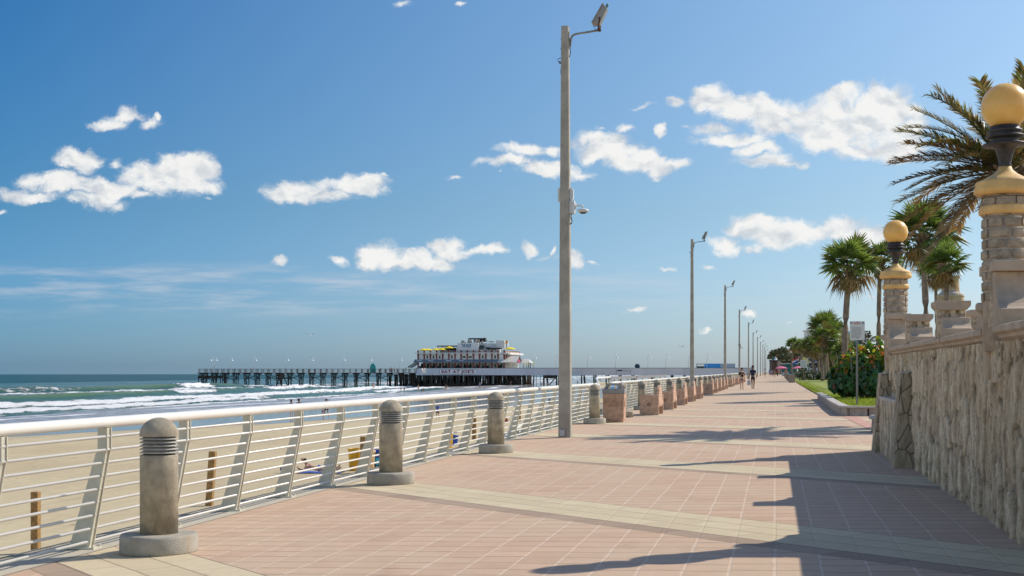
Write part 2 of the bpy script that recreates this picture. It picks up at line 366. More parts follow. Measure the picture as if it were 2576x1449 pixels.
# ------------------------------------------------------------------ setting
def struct(o, kind='structure'):
    o['kind'] = kind; return o
def paving_mat():
    m = bpy.data.materials.new('paving'); m.use_nodes = True; g = NT(m.node_tree); bs = g.n['Principled BSDF']
    P = g.new('ShaderNodeTexCoord').outputs['Object']; x, y, z = g.xyz(P)
    wob = g.math('MULTIPLY', g.math('SUBTRACT', g.noise(P, 3.0, 2), 0.5), 0.022)
    s = g.math('ADD', g.math('ADD', x, y), wob)
    q = g.math('MODULO', g.math('ADD', s, 670.0 - 10.47), 6.7)      # distance inside one repeat of the diagonal band
    cream = g.math('LESS_THAN', q, 1.36)
    brown = g.math('GREATER_THAN', q, 6.7 - 0.36)
    # pink field: columns along the walk with pale sand joints, dark transverse joints
    cw = 0.305
    xs = g.math('DIVIDE', g.math('ADD', x, wob), cw); cx = g.math('FLOOR', xs); fx = g.math('FRACT', xs)
    hc = g.math('MULTIPLY', g.math('FRACT', g.math('MULTIPLY', g.math('SINE', g.math('MULTIPLY', cx, 12.9898)), 43758.5453)), 0.22)
    ys = g.math('ADD', g.math('DIVIDE', y, 0.30), hc); cy = g.math('FLOOR', ys); fy = g.math('FRACT', ys)
    wn = g.new('ShaderNodeTexWhiteNoise', noise_dimensions='2D'); g.link(g.comb(cx, cy, 0), wn.inputs['Vector']); rnd = wn.outputs['Value']
    edge = g.math('ABSOLUTE', g.math('SUBTRACT', fx, 0.5))
    jw = g.math('MULTIPLY_ADD', g.noise(P, 6.0, 3), 0.05, -0.02)
    jlong = g.ramp(g.math('ADD', edge, jw), 0.462, 0.482)
    edy = g.math('ABSOLUTE', g.math('SUBTRACT', fy, 0.5))
    jtr = g.math('MULTIPLY', g.ramp(edy, 0.458, 0.476), g.ramp(rnd, 0.05, 0.6, 0.35, 1.0))
    big = g.noise(P, 0.7, 4, 0.6); mid = g.noise(P, 7.0, 4, 0.65); fine = g.noise(P, 120.0, 2, 0.7)
    pink = g.mix(rnd, (0.56, 0.378, 0.25), (0.66, 0.455, 0.31))
    pink = g.mix(g.ramp(big, 0.35, 0.7), pink, (0.62, 0.46, 0.31))
    pink = g.mix(g.math('MULTIPLY', jlong, 0.38), pink, (0.84, 0.70, 0.54))
    pink = g.mix(g.math('MULTIPLY', jtr, 0.85), pink, (0.26, 0.16, 0.12))
    # bands: pavers laid along the diagonal
    dd = g.math('SUBTRACT', x, y)
    rows = g.math('DIVIDE', q, 0.453); fr = g.math('FRACT', rows)
    jr = g.ramp(g.math('ABSOLUTE', g.math('SUBTRACT', fr, 0.5)), 0.465, 0.485)
    dseg = g.math('ADD', g.math('DIVIDE', dd, 0.86), g.math('MULTIPLY', g.math('FLOOR', rows), 0.5)); fd = g.math('FRACT', dseg)
    jd = g.ramp(g.math('ABSOLUTE', g.math('SUBTRACT', fd, 0.5)), 0.482, 0.494)
    wn2 = g.new('ShaderNodeTexWhiteNoise', noise_dimensions='2D'); g.link(g.comb(g.math('FLOOR', rows), g.math('FLOOR', dseg), 0), wn2.inputs['Vector'])
    cr = g.mix(wn2.outputs['Value'], (0.62, 0.51, 0.325), (0.70, 0.59, 0.385))
    cr = g.mix(g.math('MULTIPLY', jr, 0.75), cr, (0.25, 0.19, 0.13)); cr = g.mix(g.math('MULTIPLY', jd, 0.45), cr, (0.3, 0.23, 0.17))
    br = g.mix(wn2.outputs['Value'], (0.38, 0.275, 0.19), (0.45, 0.335, 0.235)); br = g.mix(g.math('MULTIPLY', jd, 0.6), br, (0.16, 0.11, 0.09))
    col = g.mix(cream, pink, cr); col = g.mix(brown, col, br)
    for e in (1.36, 6.7 - 0.36, 6.69, 0.01):
        col = g.mix(g.math('MULTIPLY', g.ramp(g.math('ABSOLUTE', g.math('SUBTRACT', q, e)), 0.016, 0.005), 0.6), col, (0.2, 0.14, 0.1))
    rim = g.math('LESS_THAN', x, -5.42)
    col = g.mix(rim, col, g.mix(mid, (0.48, 0.43, 0.33), (0.62, 0.56, 0.44)))
    col = g.mix(g.math('MULTIPLY', g.ramp(g.math('ABSOLUTE', g.math('ADD', x, 5.42)), 0.02, 0.006), 0.75), col, (0.12, 0.09, 0.07))
    col = g.mix(g.math('MULTIPLY', g.ramp(mid, 0.25, 0.75), 0.22), col, g.mix(1.0, col, (0.62, 0.58, 0.56), 'MULTIPLY'))
    col = g.mix(g.math('MULTIPLY', g.ramp(fine, 0.35, 0.65), 0.25), col, g.mix(1.0, col, (0.66, 0.62, 0.6), 'MULTIPLY'))
    st = g.noise(g.vec('MULTIPLY', P, (1, 0.6, 1)), 1.6, 6, 0.72)
    col = g.mix(g.math('MULTIPLY', g.ramp(st, 0.56, 0.72), 0.32), col, g.mix(1.0, col, (0.60, 0.54, 0.50), 'MULTIPLY'))
    g.link(col, bs.inputs['Base Color']); bs.inputs['Roughness'].default_value = 0.85; bs.inputs['Specular IOR Level'].default_value = 0.3
    hgt = g.math('ADD', g.math('MULTIPLY', fine, 0.25), g.math('MULTIPLY', g.math('MAXIMUM', jlong, jtr), -0.6))
    bn = g.new('ShaderNodeBump'); bn.inputs['Strength'].default_value = 0.5; bn.inputs['Distance'].default_value = 0.006
    g.link(hgt, bn.inputs['Height']); g.link(bn.outputs[0], bs.inputs['Normal'])
    return m
def sheet(name, xs, ys, zf, m, kind='structure'):
    X, Y = np.meshgrid(np.array(xs, float), np.array(ys, float), indexing='ij'); Z = zf(X, Y)
    V = np.stack([X, Y, Z], -1).reshape(-1, 3)
    o = link(name, np_mesh(name, V, grid_faces(len(xs), len(ys))[:, ::-1] if False else grid_faces(len(xs), len(ys)), m))
    return struct(o, kind)
gzn = lambda X: 0.023 * (np.clip(X, -6.0, 2.3) + 5.0)
pave = paving_mat()
wx = list(np.linspace(-5.78, 2.3, 9)) + [6.0]
sheet('promenade', wx, list(np.linspace(-14, 600, 60)), lambda X, Y: gzn(X), pave)
# edge beam and sea wall carrying the promenade
struct(MB().box(-6.05, -5.78, -14, 39.9, -3.2, -0.03).box(-5.97, -5.78, 44.2, 600, -3.2, -0.03).box(-6.05, -5.78, 39.9, 44.2, -3.2, -0.9).build('retaining_edge', concrete))
# land behind, out to the horizon
soil = mat('sandy soil', (0.34, 0.29, 0.2), 0.95, 0.2, 0.5, 0.3, 8.0)
sheet('ground', [-5.78, 2.0, 6, 60, 400, 3000], [-60, 0, 100, 400, 1000, 4000], lambda X, Y: X * 0 - 0.12, soil)
road_m = mat('asphalt', (0.06, 0.06, 0.062), 0.9, 0.15, 1.0, 0.3, 40.0)

def sand_mat():
    m = bpy.data.materials.new('beach sand'); m.use_nodes = True; g = NT(m.node_tree); bs = g.n['Principled BSDF']
    P = g.new('ShaderNodeTexCoord').outputs['Object']; x, y, z = g.xyz(P)
    at = g.new('ShaderNodeAttribute'); at.attribute_name = 'wet'; wet = at.outputs['Fac']
    str_ = g.noise(g.vec('MULTIPLY', P, (0.9, 0.16, 1)), 0.9, 6, 0.68)
    gr = g.noise(P, 2.2, 6, 0.7); big = g.noise(P, 0.05, 4, 0.6)
    dry = g.mix(g.ramp(gr, 0.3, 0.7), (0.50, 0.405, 0.235), (0.61, 0.505, 0.305))
    dry = g.mix(g.math('MULTIPLY', g.ramp(str_, 0.5, 0.66), 0.5), dry, (0.64, 0.54, 0.31))
    dry = g.mix(g.ramp(big, 0.35, 0.65), dry, g.mix(1.0, dry, (0.9, 0.86, 0.82), 'MULTIPLY'))
    tr = g.noise(g.vec('MULTIPLY', P, (3.5, 0.12, 1)), 0.5, 4, 0.7)
    dry = g.mix(g.math('MULTIPLY', g.ramp(tr, 0.6, 0.68), 0.35), dry, (0.32, 0.27, 0.18))
    spk = g.noise(P, 1.1, 2, 0.3); dry = g.mix(g.math('MULTIPLY', g.ramp(spk, 0.76, 0.79), 0.8), dry, (0.12, 0.09, 0.05))
    wcol = g.mix(g.ramp(str_, 0.4, 0.6), (0.20, 0.165, 0.125), (0.25, 0.21, 0.16))
    w2 = g.math('ADD', wet, g.math('MULTIPLY', g.math('SUBTRACT', g.noise(g.vec('MULTIPLY', P, (0.3, 0.05, 1)), 0.8, 5, 0.6), 0.5), 0.75))
    wf = g.ramp(w2, 0.22, 0.42)
    damp = g.ramp(w2, 0.0, 0.3, 0.0, 0.55)
    col = g.mix(damp, dry, (0.33, 0.265, 0.19)); col = g.mix(wf, col, wcol)
    # thin sheet of swash water with foam lace nearer the sea
    at2 = g.new('ShaderNodeAttribute'); at2.attribute_name = 'swash'
    lace = g.noise(g.vec('MULTIPLY', P, (0.9, 0.28, 1)), 1.1, 8, 0.72)
    fo = g.math('MULTIPLY', g.ramp(lace, 0.46, 0.60), at2.outputs['Fac'])
    col = g.mix(g.math('MULTIPLY', fo, 0.85), col, (0.62, 0.62, 0.62))
    at3 = g.new('ShaderNodeAttribute'); at3.attribute_name = 'foamline'
    lfo = g.ramp(g.math('MULTIPLY', at3.outputs['Fac'], g.math('MULTIPLY_ADD', lace, 1.6, 0.1)), 0.35, 0.7)
    col = g.mix(lfo, col, (0.78, 0.78, 0.77))
    g.link(col, bs.inputs['Base Color'])
    ro = g.math('MULTIPLY_ADD', wf, -0.80, 0.9); ro = g.math('MAXIMUM', ro, 0.07)
    ro = g.math('MAXIMUM', ro, g.math('MULTIPLY', at2.outputs['Fac'], 0.30)); ro = g.math('MAXIMUM', ro, lfo)
    g.link(ro, bs.inputs['Roughness'])
    bn = g.new('ShaderNodeBump'); bn.inputs['Distance'].default_value = 0.08
    g.link(g.math('MULTIPLY_ADD', wf, -0.33, 0.35), bn.inputs['Strength'])
    g.link(g.math('ADD', str_, g.math('MULTIPLY', g.noise(P, 6, 4), 0.5)), bn.inputs['Height']); g.link(bn.outputs[0], bs.inputs['Normal'])
    return m
BP = [(-6, -2.6), (-20, -2.7), (-45, -2.95), (-64, -3.3), (-80, -3.72), (-95, -4.12), (-125, -4.9)]
def bz(x): return float(np.interp(-x, [-p[0] for p in BP], [p[1] for p in BP]))
WETY = [(0, -75), (70, -58), (85, -51), (103, -42), (122, -37.5), (150, -32), (175, -28), (230, -27), (300, -36), (380, -62), (480, -70), (900, -72)]
def beach():
    xs = np.concatenate([np.linspace(-5.9, -60, 70), np.linspace(-60.8, -125, 90)])
    ys = [-40.0]
    while ys[-1] < 2200: ys.append(ys[-1] + max(1.6, abs(ys[-1]) * 0.012))
    ys = np.array(ys); X, Y = np.meshgrid(xs, ys, indexing='ij')
    Z = np.interp(-X, [-p[0] for p in BP], [p[1] for p in BP])
    dry = np.clip((-X - 0) * 0, 0, 1)
    xb = np.interp(Y, [p[0] for p in WETY], [p[1] for p in WETY])
    wet = 1 / (1 + np.exp(-(xb - X) / 1.6))
    Z = Z + (fbm(X * 0.25, Y * 0.08, 3) - 0.5) * 0.05 * (1 - wet) + (fbm(X * 1.1, Y * 1.1, 8) - 0.5) * 0.02 * (1 - wet)
    Z = Z + np.clip((Y - 330) / 130, 0, 1) * np.clip((-X - 60) / 30, 0, 1) * 0.6
    Z = np.where(X > -7, np.minimum(Z, -2.6), Z)
    edge = -64 - 14 * np.clip((Y - 330) / 130, 0, 1) - 5 * (fbm(Y * 0.02, Y * 0 + 3, 4) - 0.5) * 2
    swash = np.clip((edge - X) / 7, 0, 1)
    fl = np.zeros_like(X)
    for k, (off, w) in enumerate(((-1.0, 0.8), (-7, 1.2), (-13, 1.6), (-19, 2.4))):
        c = edge + off + 5 * (fbm(Y * 0.03 + k * 9, Y * 0, 30 + k) - 0.5) * 2
        fl = np.maximum(fl, np.exp(-((X - c) / w) ** 2) * np.clip(fbm(Y * 0.05 + k * 3, X * 0 + k, 12) * 2.2 - 0.35, 0, 1) * (0.6 + 0.14 * k))
    V = np.stack([X, Y, Z], -1).reshape(-1, 3)
    me = np_mesh('beach', V, grid_faces(len(xs), len(ys))[:, ::-1], sand_mat(), {'wet': wet, 'swash': swash, 'foamline': fl})
    struct(link('beach', me))
beach()
SEA = -4.1
def water_mat(foam=True):
    m = bpy.data.materials.new('sea water' if foam else 'open sea water'); m.use_nodes = True; g = NT(m.node_tree); bs = g.n['Principled BSDF']
    P = g.new('ShaderNodeTexCoord').outputs['Object']
    rp = g.noise(g.vec('MULTIPLY', P, (1.0, 0.32, 1)), 0.55, 8, 0.68)
    big = g.noise(g.vec('MULTIPLY', P, (1.0, 0.3, 1)), 0.02, 5, 0.6)
    col = g.mix(g.ramp(big, 0.35, 0.65), (0.012, 0.055, 0.055), (0.018, 0.080, 0.072))
    bs.inputs['Roughness'].default_value = 0.3; bs.inputs['IOR'].default_value = 1.33; bs.inputs['Specular IOR Level'].default_value = 0.07 if not foam else 0.16
    bn = g.new('ShaderNodeBump'); bn.inputs['Strength'].default_value = 0.9; bn.inputs['Distance'].default_value = 0.75 if not foam else 0.4
    if foam:
        a = g.new('ShaderNodeAttribute'); a.attribute_name = 'foam'; h = g.new('ShaderNodeAttribute'); h.attribute_name = 'crest'
        sh = g.new('ShaderNodeAttribute'); sh.attribute_name = 'shallow'
        col = g.mix(sh.outputs['Fac'], col, (0.05, 0.12, 0.065))
        col = g.mix(g.ramp(h.outputs['Fac'], 0.15, 0.9), col, (0.10, 0.16, 0.045))
        n1 = g.noise(g.vec('MULTIPLY', P, (1, 0.28, 1)), 0.9, 9, 0.78)
        f = g.ramp(g.math('ADD', a.outputs['Fac'], g.math('MULTIPLY', g.math('SUBTRACT', n1, 0.5), 2.2)), 0.55, 0.76)
        col = g.mix(f, col, (0.86, 0.86, 0.85))
        g.link(g.math('MULTIPLY_ADD', f, 0.7, 0.2), bs.inputs['Roughness'])
        g.link(g.math('ADD', rp, g.math('MULTIPLY', f, g.math('MULTIPLY', n1, 2.0))), bn.inputs['Height'])
    else: g.link(rp, bn.inputs['Height'])
    g.link(col, bs.inputs['Base Color']); g.link(bn.outputs[0], bs.inputs['Normal'])
    return m
def sea():
    n = 220; rr = [0.0, 150, 400, 900, 1500, 2040]
    vs = [(0, 0, SEA - 0.12)]; fs = []
    for r in rr[1:]: vs += [(r * math.cos(2 * PI * i / n), r * math.sin(2 * PI * i / n), SEA - 0.12) for i in range(n)]
    for i in range(n): fs.append((0, 1 + i, 1 + (i + 1) % n))
    for k in range(len(rr) - 2):
        a = 1 + k * n; b = a + n
        for i in range(n): j = (i + 1) % n; fs.append((a + i, b + i, b + j, a + j))
    me = bpy.data.meshes.new('sea'); me.from_pydata(vs, [], fs); me.materials.append(water_mat(False)); struct(link('sea', me))
    # surf zone with real swell, breakers and foam
    xs = np.concatenate([np.arange(-80, -215, -0.7), np.arange(-215, -330, -1.6)])
    ys = [-20.0]
    while ys[-1] < 1800: ys.append(ys[-1] + max(1.3, ys[-1] * 0.006))
    ys = np.array(ys); X, Y = np.meshgrid(xs, ys, indexing='ij')
    Z = np.zeros_like(X); foam = np.zeros_like(X); crest = np.zeros_like(X)
    def ridge(xc, wob, h, wf, wb, brk, seed, trail=6.0, fs=1.0):
        nonlocal Z, foam, crest
        c = xc + (fbm(Y * 0.006, Y * 0 + seed, seed) - 0.5) * 2 * wob + (fbm(Y * 0.05, Y * 0 + seed, seed + 3) - 0.5) * wob * 0.5
        if xc > -150: c = c - 14 * np.clip((Y - 330) / 130, 0, 1)
        d = X - c                                   # positive = towards the shore
        hh = h * (0.55 + 0.9 * fbm(Y * 0.012, Y * 0 + 5, seed + 11))
        prof = np.where(d > 0, np.exp(-(d / wf) ** 2), np.exp(-(d / wb) ** 2))
        rag = (fbm(X * 0.9, Y * 0.5, seed + 20) - 0.5)
        if callable(brk): b = brk(Y[0])[None, :]
        else: b = np.clip((fbm(Y * 0.02, Y * 0 + 2, seed + 31) - (0.5 - brk)) * 6, 0, 1)
        Z += prof * hh * (1 + rag * 0.9 * b) * (1 - 0.75 * np.clip((Y - 385) / 40, 0, 1))
        f = np.where(d > 0, np.exp(-(d / (wf * 1.5)) ** 4), np.exp(-(np.abs(d) / trail) ** 1.3)) * b
        foam = np.maximum(foam, f * fs)
        crest = np.maximum(crest, np.where(d > -wf, prof, prof * 0.4) * np.clip(hh, 0, 1.2) * (1 - b))
    def b1(y):
        pts = [(0, .75), (270, .6), (292, .7), (300, .5), (318, .1), (340, .0), (352, .15), (360, 1), (378, 1), (388, .25), (404, .3), (412, .75), (440, .9), (470, .9), (500, .6), (560, .8), (800, .9), (1800, .9)]
        return np.interp(y, [p[0] for p in pts], [p[1] for p in pts])
    def b2(y):
        pts = [(0, 0), (272, 0), (282, 0.1), (286, 1), (304, 1), (312, .1), (340, .2), (352, .95), (440, .8), (470, .3), (520, .9), (1800, .9)]
        return np.interp(y, [p[0] for p in pts], [p[1] for p in pts])
    ridge(-174, 4, 1.5, 2.6, 8, b1, 2, 3.2)
    ridge(-166, 3, 0.35, 2, 4, lambda y: y * 0 + 0.85, 8, 2.2, 0.9)
    ridge(-158, 9, 0.12, 3, 6, 0.18, 21, 5, 0.75)
    ridge(-138, 2, 0.9, 2.2, 7, b2, 6, 2.6)
    ridge(-112, 3, 0.75, 2.0, 6, lambda y: y * 0 + 1.0, 4, 2.6)
    ridge(-103, 5, 0.12, 2.0, 4, 0.16, 15, 4.0, 0.8)
    ridge(-98, 2.5, 0.42, 1.6, 4, 0.22, 9, 1.8)
    ridge(-90, 2.5, 0.2, 1.2, 3, 0.28, 12, 2.2, 0.9)
    ridge(-85, 2.0, 0.08, 1.0, 2, 0.2, 17, 1.6, 0.9)
    ridge(-235, 10, 0.7, 8, 14, lambda y: y * 0, 5)
    ridge(-205, 8, 0.45, 8, 12, lambda y: y * 0, 7)
    ridge(-290, 12, 0.6, 10, 16, lambda y: y * 0, 3)
    Z += (fbm(X * 0.22, Y * 0.10, 40) - 0.5) * 0.35 + (fbm(X * 0.05, Y * 0.03, 44) - 0.5) * 0.3
    Z += (fbm(X * 1.3, Y * 0.6, 50) - 0.5) * 0.5 * np.clip(foam, 0, 1)
    shallow = np.clip((X + 215) / 90, 0, 1) * 0.9
    Z *= np.clip((-78.0 - X) / 10, 0.15, 1) * np.clip((X + 330) / 20, 0, 1)
    Z = SEA + Z
    V = np.stack([X, Y, Z], -1).reshape(-1, 3)
    me = np_mesh('surf_water', V, grid_faces(len(xs), len(ys))[:, ::-1], water_mat(True), {'foam': foam, 'crest': crest, 'shallow': shallow})
    struct(link('surf_water', me))
sea()

# lawn beyond and the raised bed with its low block wall
grass_m = mat('sunny lawn', (0.27, 0.30, 0.03), 0.9, 0.22, 1.2, 0.5, 25.0, col2=(0.19, 0.23, 0.03), dirt=((0.36, 0.28, 0.09), 0.35, 0.6))
sheet('lawn', list(np.linspace(2.2, 60, 50)), list(np.linspace(60, 260, 80)), lambda X, Y: 0.21 + (fbm(X * 0.6, Y * 0.6, 4) - 0.5) * 0.08 + np.clip((X - 2.2) * 0.02, 0, 0.5), grass_m)
bed = [(2.12, 38.75), (2.12, 44), (2.22, 52), (2.4, 61.5), (12, 61.5), (12, 38.75)]
struct(MB().prism(bed, 'z', 0.1, 0.35).build('raised_bed_turf', grass_m))
def tufts():
    rng = np.random.default_rng(5); n = 26000
    px = rng.uniform(2.2, 9, n); py = 38.9 + rng.random(n) ** 1.3 * 22; h = rng.uniform(0.03, 0.085, n); a = rng.uniform(0, 6.28, n)
    n2 = 9000; qx = 2.22 + rng.random(n2) ** 2 * 1.2; qy = rng.uniform(62, 140, n2)
    px = np.concatenate([px, qx]); py = np.concatenate([py, qy]); h = np.concatenate([h, rng.uniform(0.03, 0.1, n2)]); a = np.concatenate([a, rng.uniform(0, 6.28, n2)])
    z0 = np.where(py < 61.5, 0.345, 0.2); w = 0.012
    V = np.stack([np.stack([px - w * np.cos(a), py - w * np.sin(a), z0], -1), np.stack([px + w * np.cos(a), py + w * np.sin(a), z0], -1),
                  np.stack([px + rng.normal(0, .02, len(px)), py + rng.normal(0, .02, len(px)), z0 + h], -1)], 1).reshape(-1, 3)
    F = np.arange(len(V)).reshape(-1, 3)
    struct(link('grass', np_mesh('grass', V, F, mat('grass blades', (0.32, 0.38, 0.04), 0.7, 0.3, 3.0, trans=0.35))), 'stuff')
tufts()
block_m = mat('block wall stone', (0.50, 0.40, 0.32), 0.85, 0.15, 6.0, 0.5, 60.0)
cap_m = mat('block wall cap', (0.55, 0.49, 0.42), 0.8, 0.1, 5.0, 0.4, 60.0)
def bed_wall():
    t = thing('planter_wall', 'low block wall with pale rounded cap edging the raised grass bed', 'planter', (2.0, 38.5, gz(2)))
    wb = MB(); cp = MB()
    path = [(2.0, 61.7), (1.98, 52), (1.93, 44), (1.95, 39.1), (2.1, 38.65), (2.6, 38.5), (3.6, 38.5), (12, 38.5)]
    rngl = random.Random(3)
    for (a, b) in zip(path[:-1], path[1:]):
        L = math.dist(a, b); n = max(1, int(L / 0.32))
        for i in range(n):
            p = [a[k] + (b[k] - a[k]) * (i + 0.03) / n for k in (0, 1)]; q = [a[k] + (b[k] - a[k]) * (i + 0.97) / n for k in (0, 1)]
            o = rngl.uniform(-0.008, 0.008)
            wb.bar((p[0], p[1], gz(2) + 0.10), (q[0], q[1], gz(2) + 0.10), 0.2 + o, 0.24)
        cp.bar((a[0], a[1], gz(2) + 0.255), (b[0], b[1], gz(2) + 0.255), 0.29, 0.065)
        cp.lathe([(0.144, -0.0325), (0.144, 0.033)], (b[0], b[1], gz(2) + 0.2552), 14)
    wb.build('wall_block_course', block_m, t, True, 0.012); cp.build('cap', cap_m, t, True, 0.02)
bed_wall()
def round_planter():
    p = ong(2197, 1087)
    t = thing('planter_wall', 'low rounded stone planter ring next to the stone buttress', 'planter', (2.62, p.y + .3, gz(2)))
    MB().lathe([(0.62, 0), (0.60, 0.25)], (0, 0, 0), 40).build('stone_ring', block_m, t, bevel=0.02)
    MB().lathe([(0.60, 0.25), (0.66, 0.27), (0.67, 0.33), (0.60, 0.355), (0.4, 0.355)], (0, 0, 0), 40).build('cap', cap_m, t)
round_planter()

# ------------------------------------------------------------------ coquina wall on the right
def rock_mat(name, c1, c2, mort, sp=0.5):
    m = bpy.data.materials.new(name); m.use_nodes = True; g = NT(m.node_tree); bs = g.n['Principled BSDF']
    P = g.new('ShaderNodeTexCoord').outputs['Object']
    a = g.new('ShaderNodeAttribute'); a.attribute_name = 'cell'; b = g.new('ShaderNodeAttribute'); b.attribute_name = 'joint'
    fine = g.noise(P, 75, 5, 0.75); mid = g.noise(g.vec('MULTIPLY', P, (1, 1, 0.35)), 11, 6, 0.7)
    col = g.mix(a.outputs['Fac'], c1, c2); col = g.mix(g.ramp(mid, 0.35, 0.7), g.mix(1.0, col, (0.66, 0.62, 0.58), 'MULTIPLY'), col)
    col = g.mix(g.math('MULTIPLY', g.ramp(g.noise(g.vec('MULTIPLY', P, (1, 1, 0.15)), 38, 5, 0.7), 0.48, 0.36), 0.4), col, g.mix(1.0, col, (0.42, 0.36, 0.30), 'MULTIPLY'))
    col = g.mix(g.math('MULTIPLY', g.ramp(fine, 0.48, 0.32), 0.6), col, g.mix(1.0, col, (0.35, 0.3, 0.27), 'MULTIPLY'))
    col = g.mix(g.math('MULTIPLY', b.outputs['Fac'], sp), col, mort)
    st = g.noise(P, 2.3, 6, 0.7); col = g.mix(g.math('MULTIPLY', g.ramp(st, 0.55, 0.75), 0.45), col, (0.15, 0.13, 0.115))
    g.link(col, bs.inputs['Base Color']); bs.inputs['Roughness'].default_value = 0.95; bs.inputs['Specular IOR Level'].default_value = 0.2
    bn = g.new('ShaderNodeBump'); bn.inputs['Strength'].default_value = 0.9; bn.inputs['Distance'].default_value = 0.016
    g.link(g.math('ADD', fine, mid), bn.inputs['Height']); g.link(bn.outputs[0], bs.inputs['Normal'])
    return m
rock_m = rock_mat('rough vertical coquina', (0.66, 0.51, 0.35), (0.93, 0.78, 0.57), (0.10, 0.08, 0.06), 0.95)
butt_m = rock_mat('flat flagstone facing', (0.50, 0.42, 0.30), (0.62, 0.53, 0.39), (0.10, 0.085, 0.075), 0.95)
def rock_patch(org, U, V, N, lu, lv, res, cu, cv, depth, seed, style='rough', taper=None):
    org, U, V, N = (np.array(k, float) for k in (org, U, V, N))
    nu, nv = max(3, int(lu / res)), max(3, int(lv / res))
    u, v = np.meshgrid(np.linspace(0, lu, nu), np.linspace(0, lv, nv), indexing='ij')
    if style == 'rough':
        wu = u + (fbm(u * 5, v * 3, seed) - 0.5) * 0.12 + (fbm(u * 16, v * 7, seed + 1) - 0.5) * 0.06; wv = v + (fbm(u * 7, v * 2.5, seed + 2) - 0.5) * 0.42
        F1, F2, ID = voro(wu / cu, wv / cv, seed); e = F2 - F1
        rg = (fbm(u * 40, v * 14, seed + 3) - 0.5)
        body = np.clip((e + rg * 0.10) / 0.16, 0, 1)
        h = body ** 0.7 * depth * (0.35 + 0.65 * ID) + (fbm(u * 9, v * 4, seed + 7) - 0.5) * depth * 0.5 + rg * depth * 0.45
        joint = 1 - np.clip((e + rg * 0.12) / 0.14, 0, 1)
    else:
        wu = u + (fbm(u * 4, v * 4, seed) - 0.5) * 0.05; wv = v + (fbm(u * 4, v * 4, seed + 2) - 0.5) * 0.05
        F1, F2, ID = voro(wu / cu, wv / cv, seed); e = F2 - F1
        h = np.clip(e / 0.09, 0, 1) * depth * (0.8 + 0.2 * ID) + (fbm(u * 30, v * 30, seed + 7) - 0.5) * depth * 0.5
        joint = 1 - np.clip((e - 0.015) / 0.05, 0, 1)
    k = np.minimum(1, np.minimum(np.minimum(u, lu - u), np.minimum(v, lv - v) + 10) / 0.02); h = h * k
    if taper is not None:                                  # taper(v) -> (u0,u1) fractions for leaning edges
        t0, t1 = taper(v / lv); u = (t0 + (t1 - t0) * (u / lu)) * lu
    Pn = org + u[..., None] * U + v[..., None] * V + h[..., None] * N
    F = grid_faces(nu, nv)
    if np.dot(np.cross(U, V), N) < 0: F = F[:, ::-1]
    return Pn.reshape(-1, 3), F, ID.ravel(), joint.ravel()
def join_patches(name, parts, m, parent):
    V = []; F = []; A = []; B = []; o = 0
    for p in parts: V.append(p[0]); F.append(p[1] + o); A.append(p[2]); B.append(p[3]); o += len(p[0])
    V = np.concatenate(V) - np.array(parent.location)
    return link(name, np_mesh(name, V, np.concatenate(F), m, {'cell': np.concatenate(A), 'joint': np.concatenate(B)}), parent)
X0, ZT = 1.86, 1.70
YT1, YT2 = 11.6, 21.8
def stone_wall():
    t = thing('stone_wall', 'tall rough coquina boundary wall with pale coping along the right side of the walk', 'wall', (X0, 14, gz(X0)))
    g0 = gz(X0) - 0.05
    A = [rock_patch((X0, 4.0, g0), (0, 1, 0), (0, 0, 1), (-1, 0, 0), 18.0, ZT - g0, 0.0135, 0.145, 0.50, 0.075, 3)]
    # end return and back faces
    A.append(rock_patch((X0, 22.0, g0), (1, 0, 0), (0, 0, 1), (0, 1, 0), 0.36, ZT - g0, 0.05, 0.12, 0.4, 0.03, 5))
    A.append(rock_patch((2.22, 4.0, g0), (0, 1, 0), (0, 0, 1), (1, 0, 0), 18.0, ZT - g0, 0.12, 0.3, 0.3, 0.03, 8))
    join_patches('rubble_face', A, rock_m, t)
    # pilaster strips under each merlon
    P = []
    for yc in (15.0, 18.4, YT1, YT2):
        P.append(rock_patch((X0 - 0.05, yc - 0.27, 1.36), (0, 1, 0), (0, 0, 1), (-1, 0, 0), 0.5, 0.345, 0.02, 0.1, 0.3, 0.03, int(yc)))
        P.append(rock_patch((X0 - 0.05, yc - 0.27, 1.36), (1, 0, 0), (0, 0, 1), (0, -1, 0), 0.08, 0.345, 0.03, 0.1, 0.3, 0.0, 4))
        P.append(rock_patch((X0 - 0.05, yc + 0.23, 1.36), (1, 0, 0), (0, 0, 1), (0, 1, 0), 0.08, 0.345, 0.03, 0.1, 0.3, 0.0, 4))
        P.append(rock_patch((X0 - 0.05, yc - 0.27, 1.36), (1, 0, 0), (0, 1, 0), (0, 0, -1), 0.08, 0.5, 0.03, 0.1, 0.3, 0.0, 4))
    join_patches('pilaster_strip', P, rock_m, t)
    # coping in separate cast lengths: cyma profile
    prof = lambda x: [(x + 0.09, ZT), (x + 0.05, ZT + 0.022), (x + 0.04, ZT + 0.045), (x, ZT + 0.065), (x, ZT + 0.115), (x + 0.02, ZT + 0.122), (2.27, ZT + 0.122), (2.27, ZT + 0.06), (2.22, ZT)]
    for (a, b, x) in ((4.0, 7.4, 1.72), (7.46, 11.15, 1.715), (11.9, 14.72, 1.735), (14.78, 18.0, 1.725), (18.12, 21.3, 1.735)):
        MB().prism(prof(x), 'y', a, b).build('coping', cast_m, t, True, 0.008)
    MB().box(1.83, 2.2, 4.0, 22.0, ZT - 0.02, ZT + 0.1).build('wall_core', mortar_m, t, True)
stone_wall()
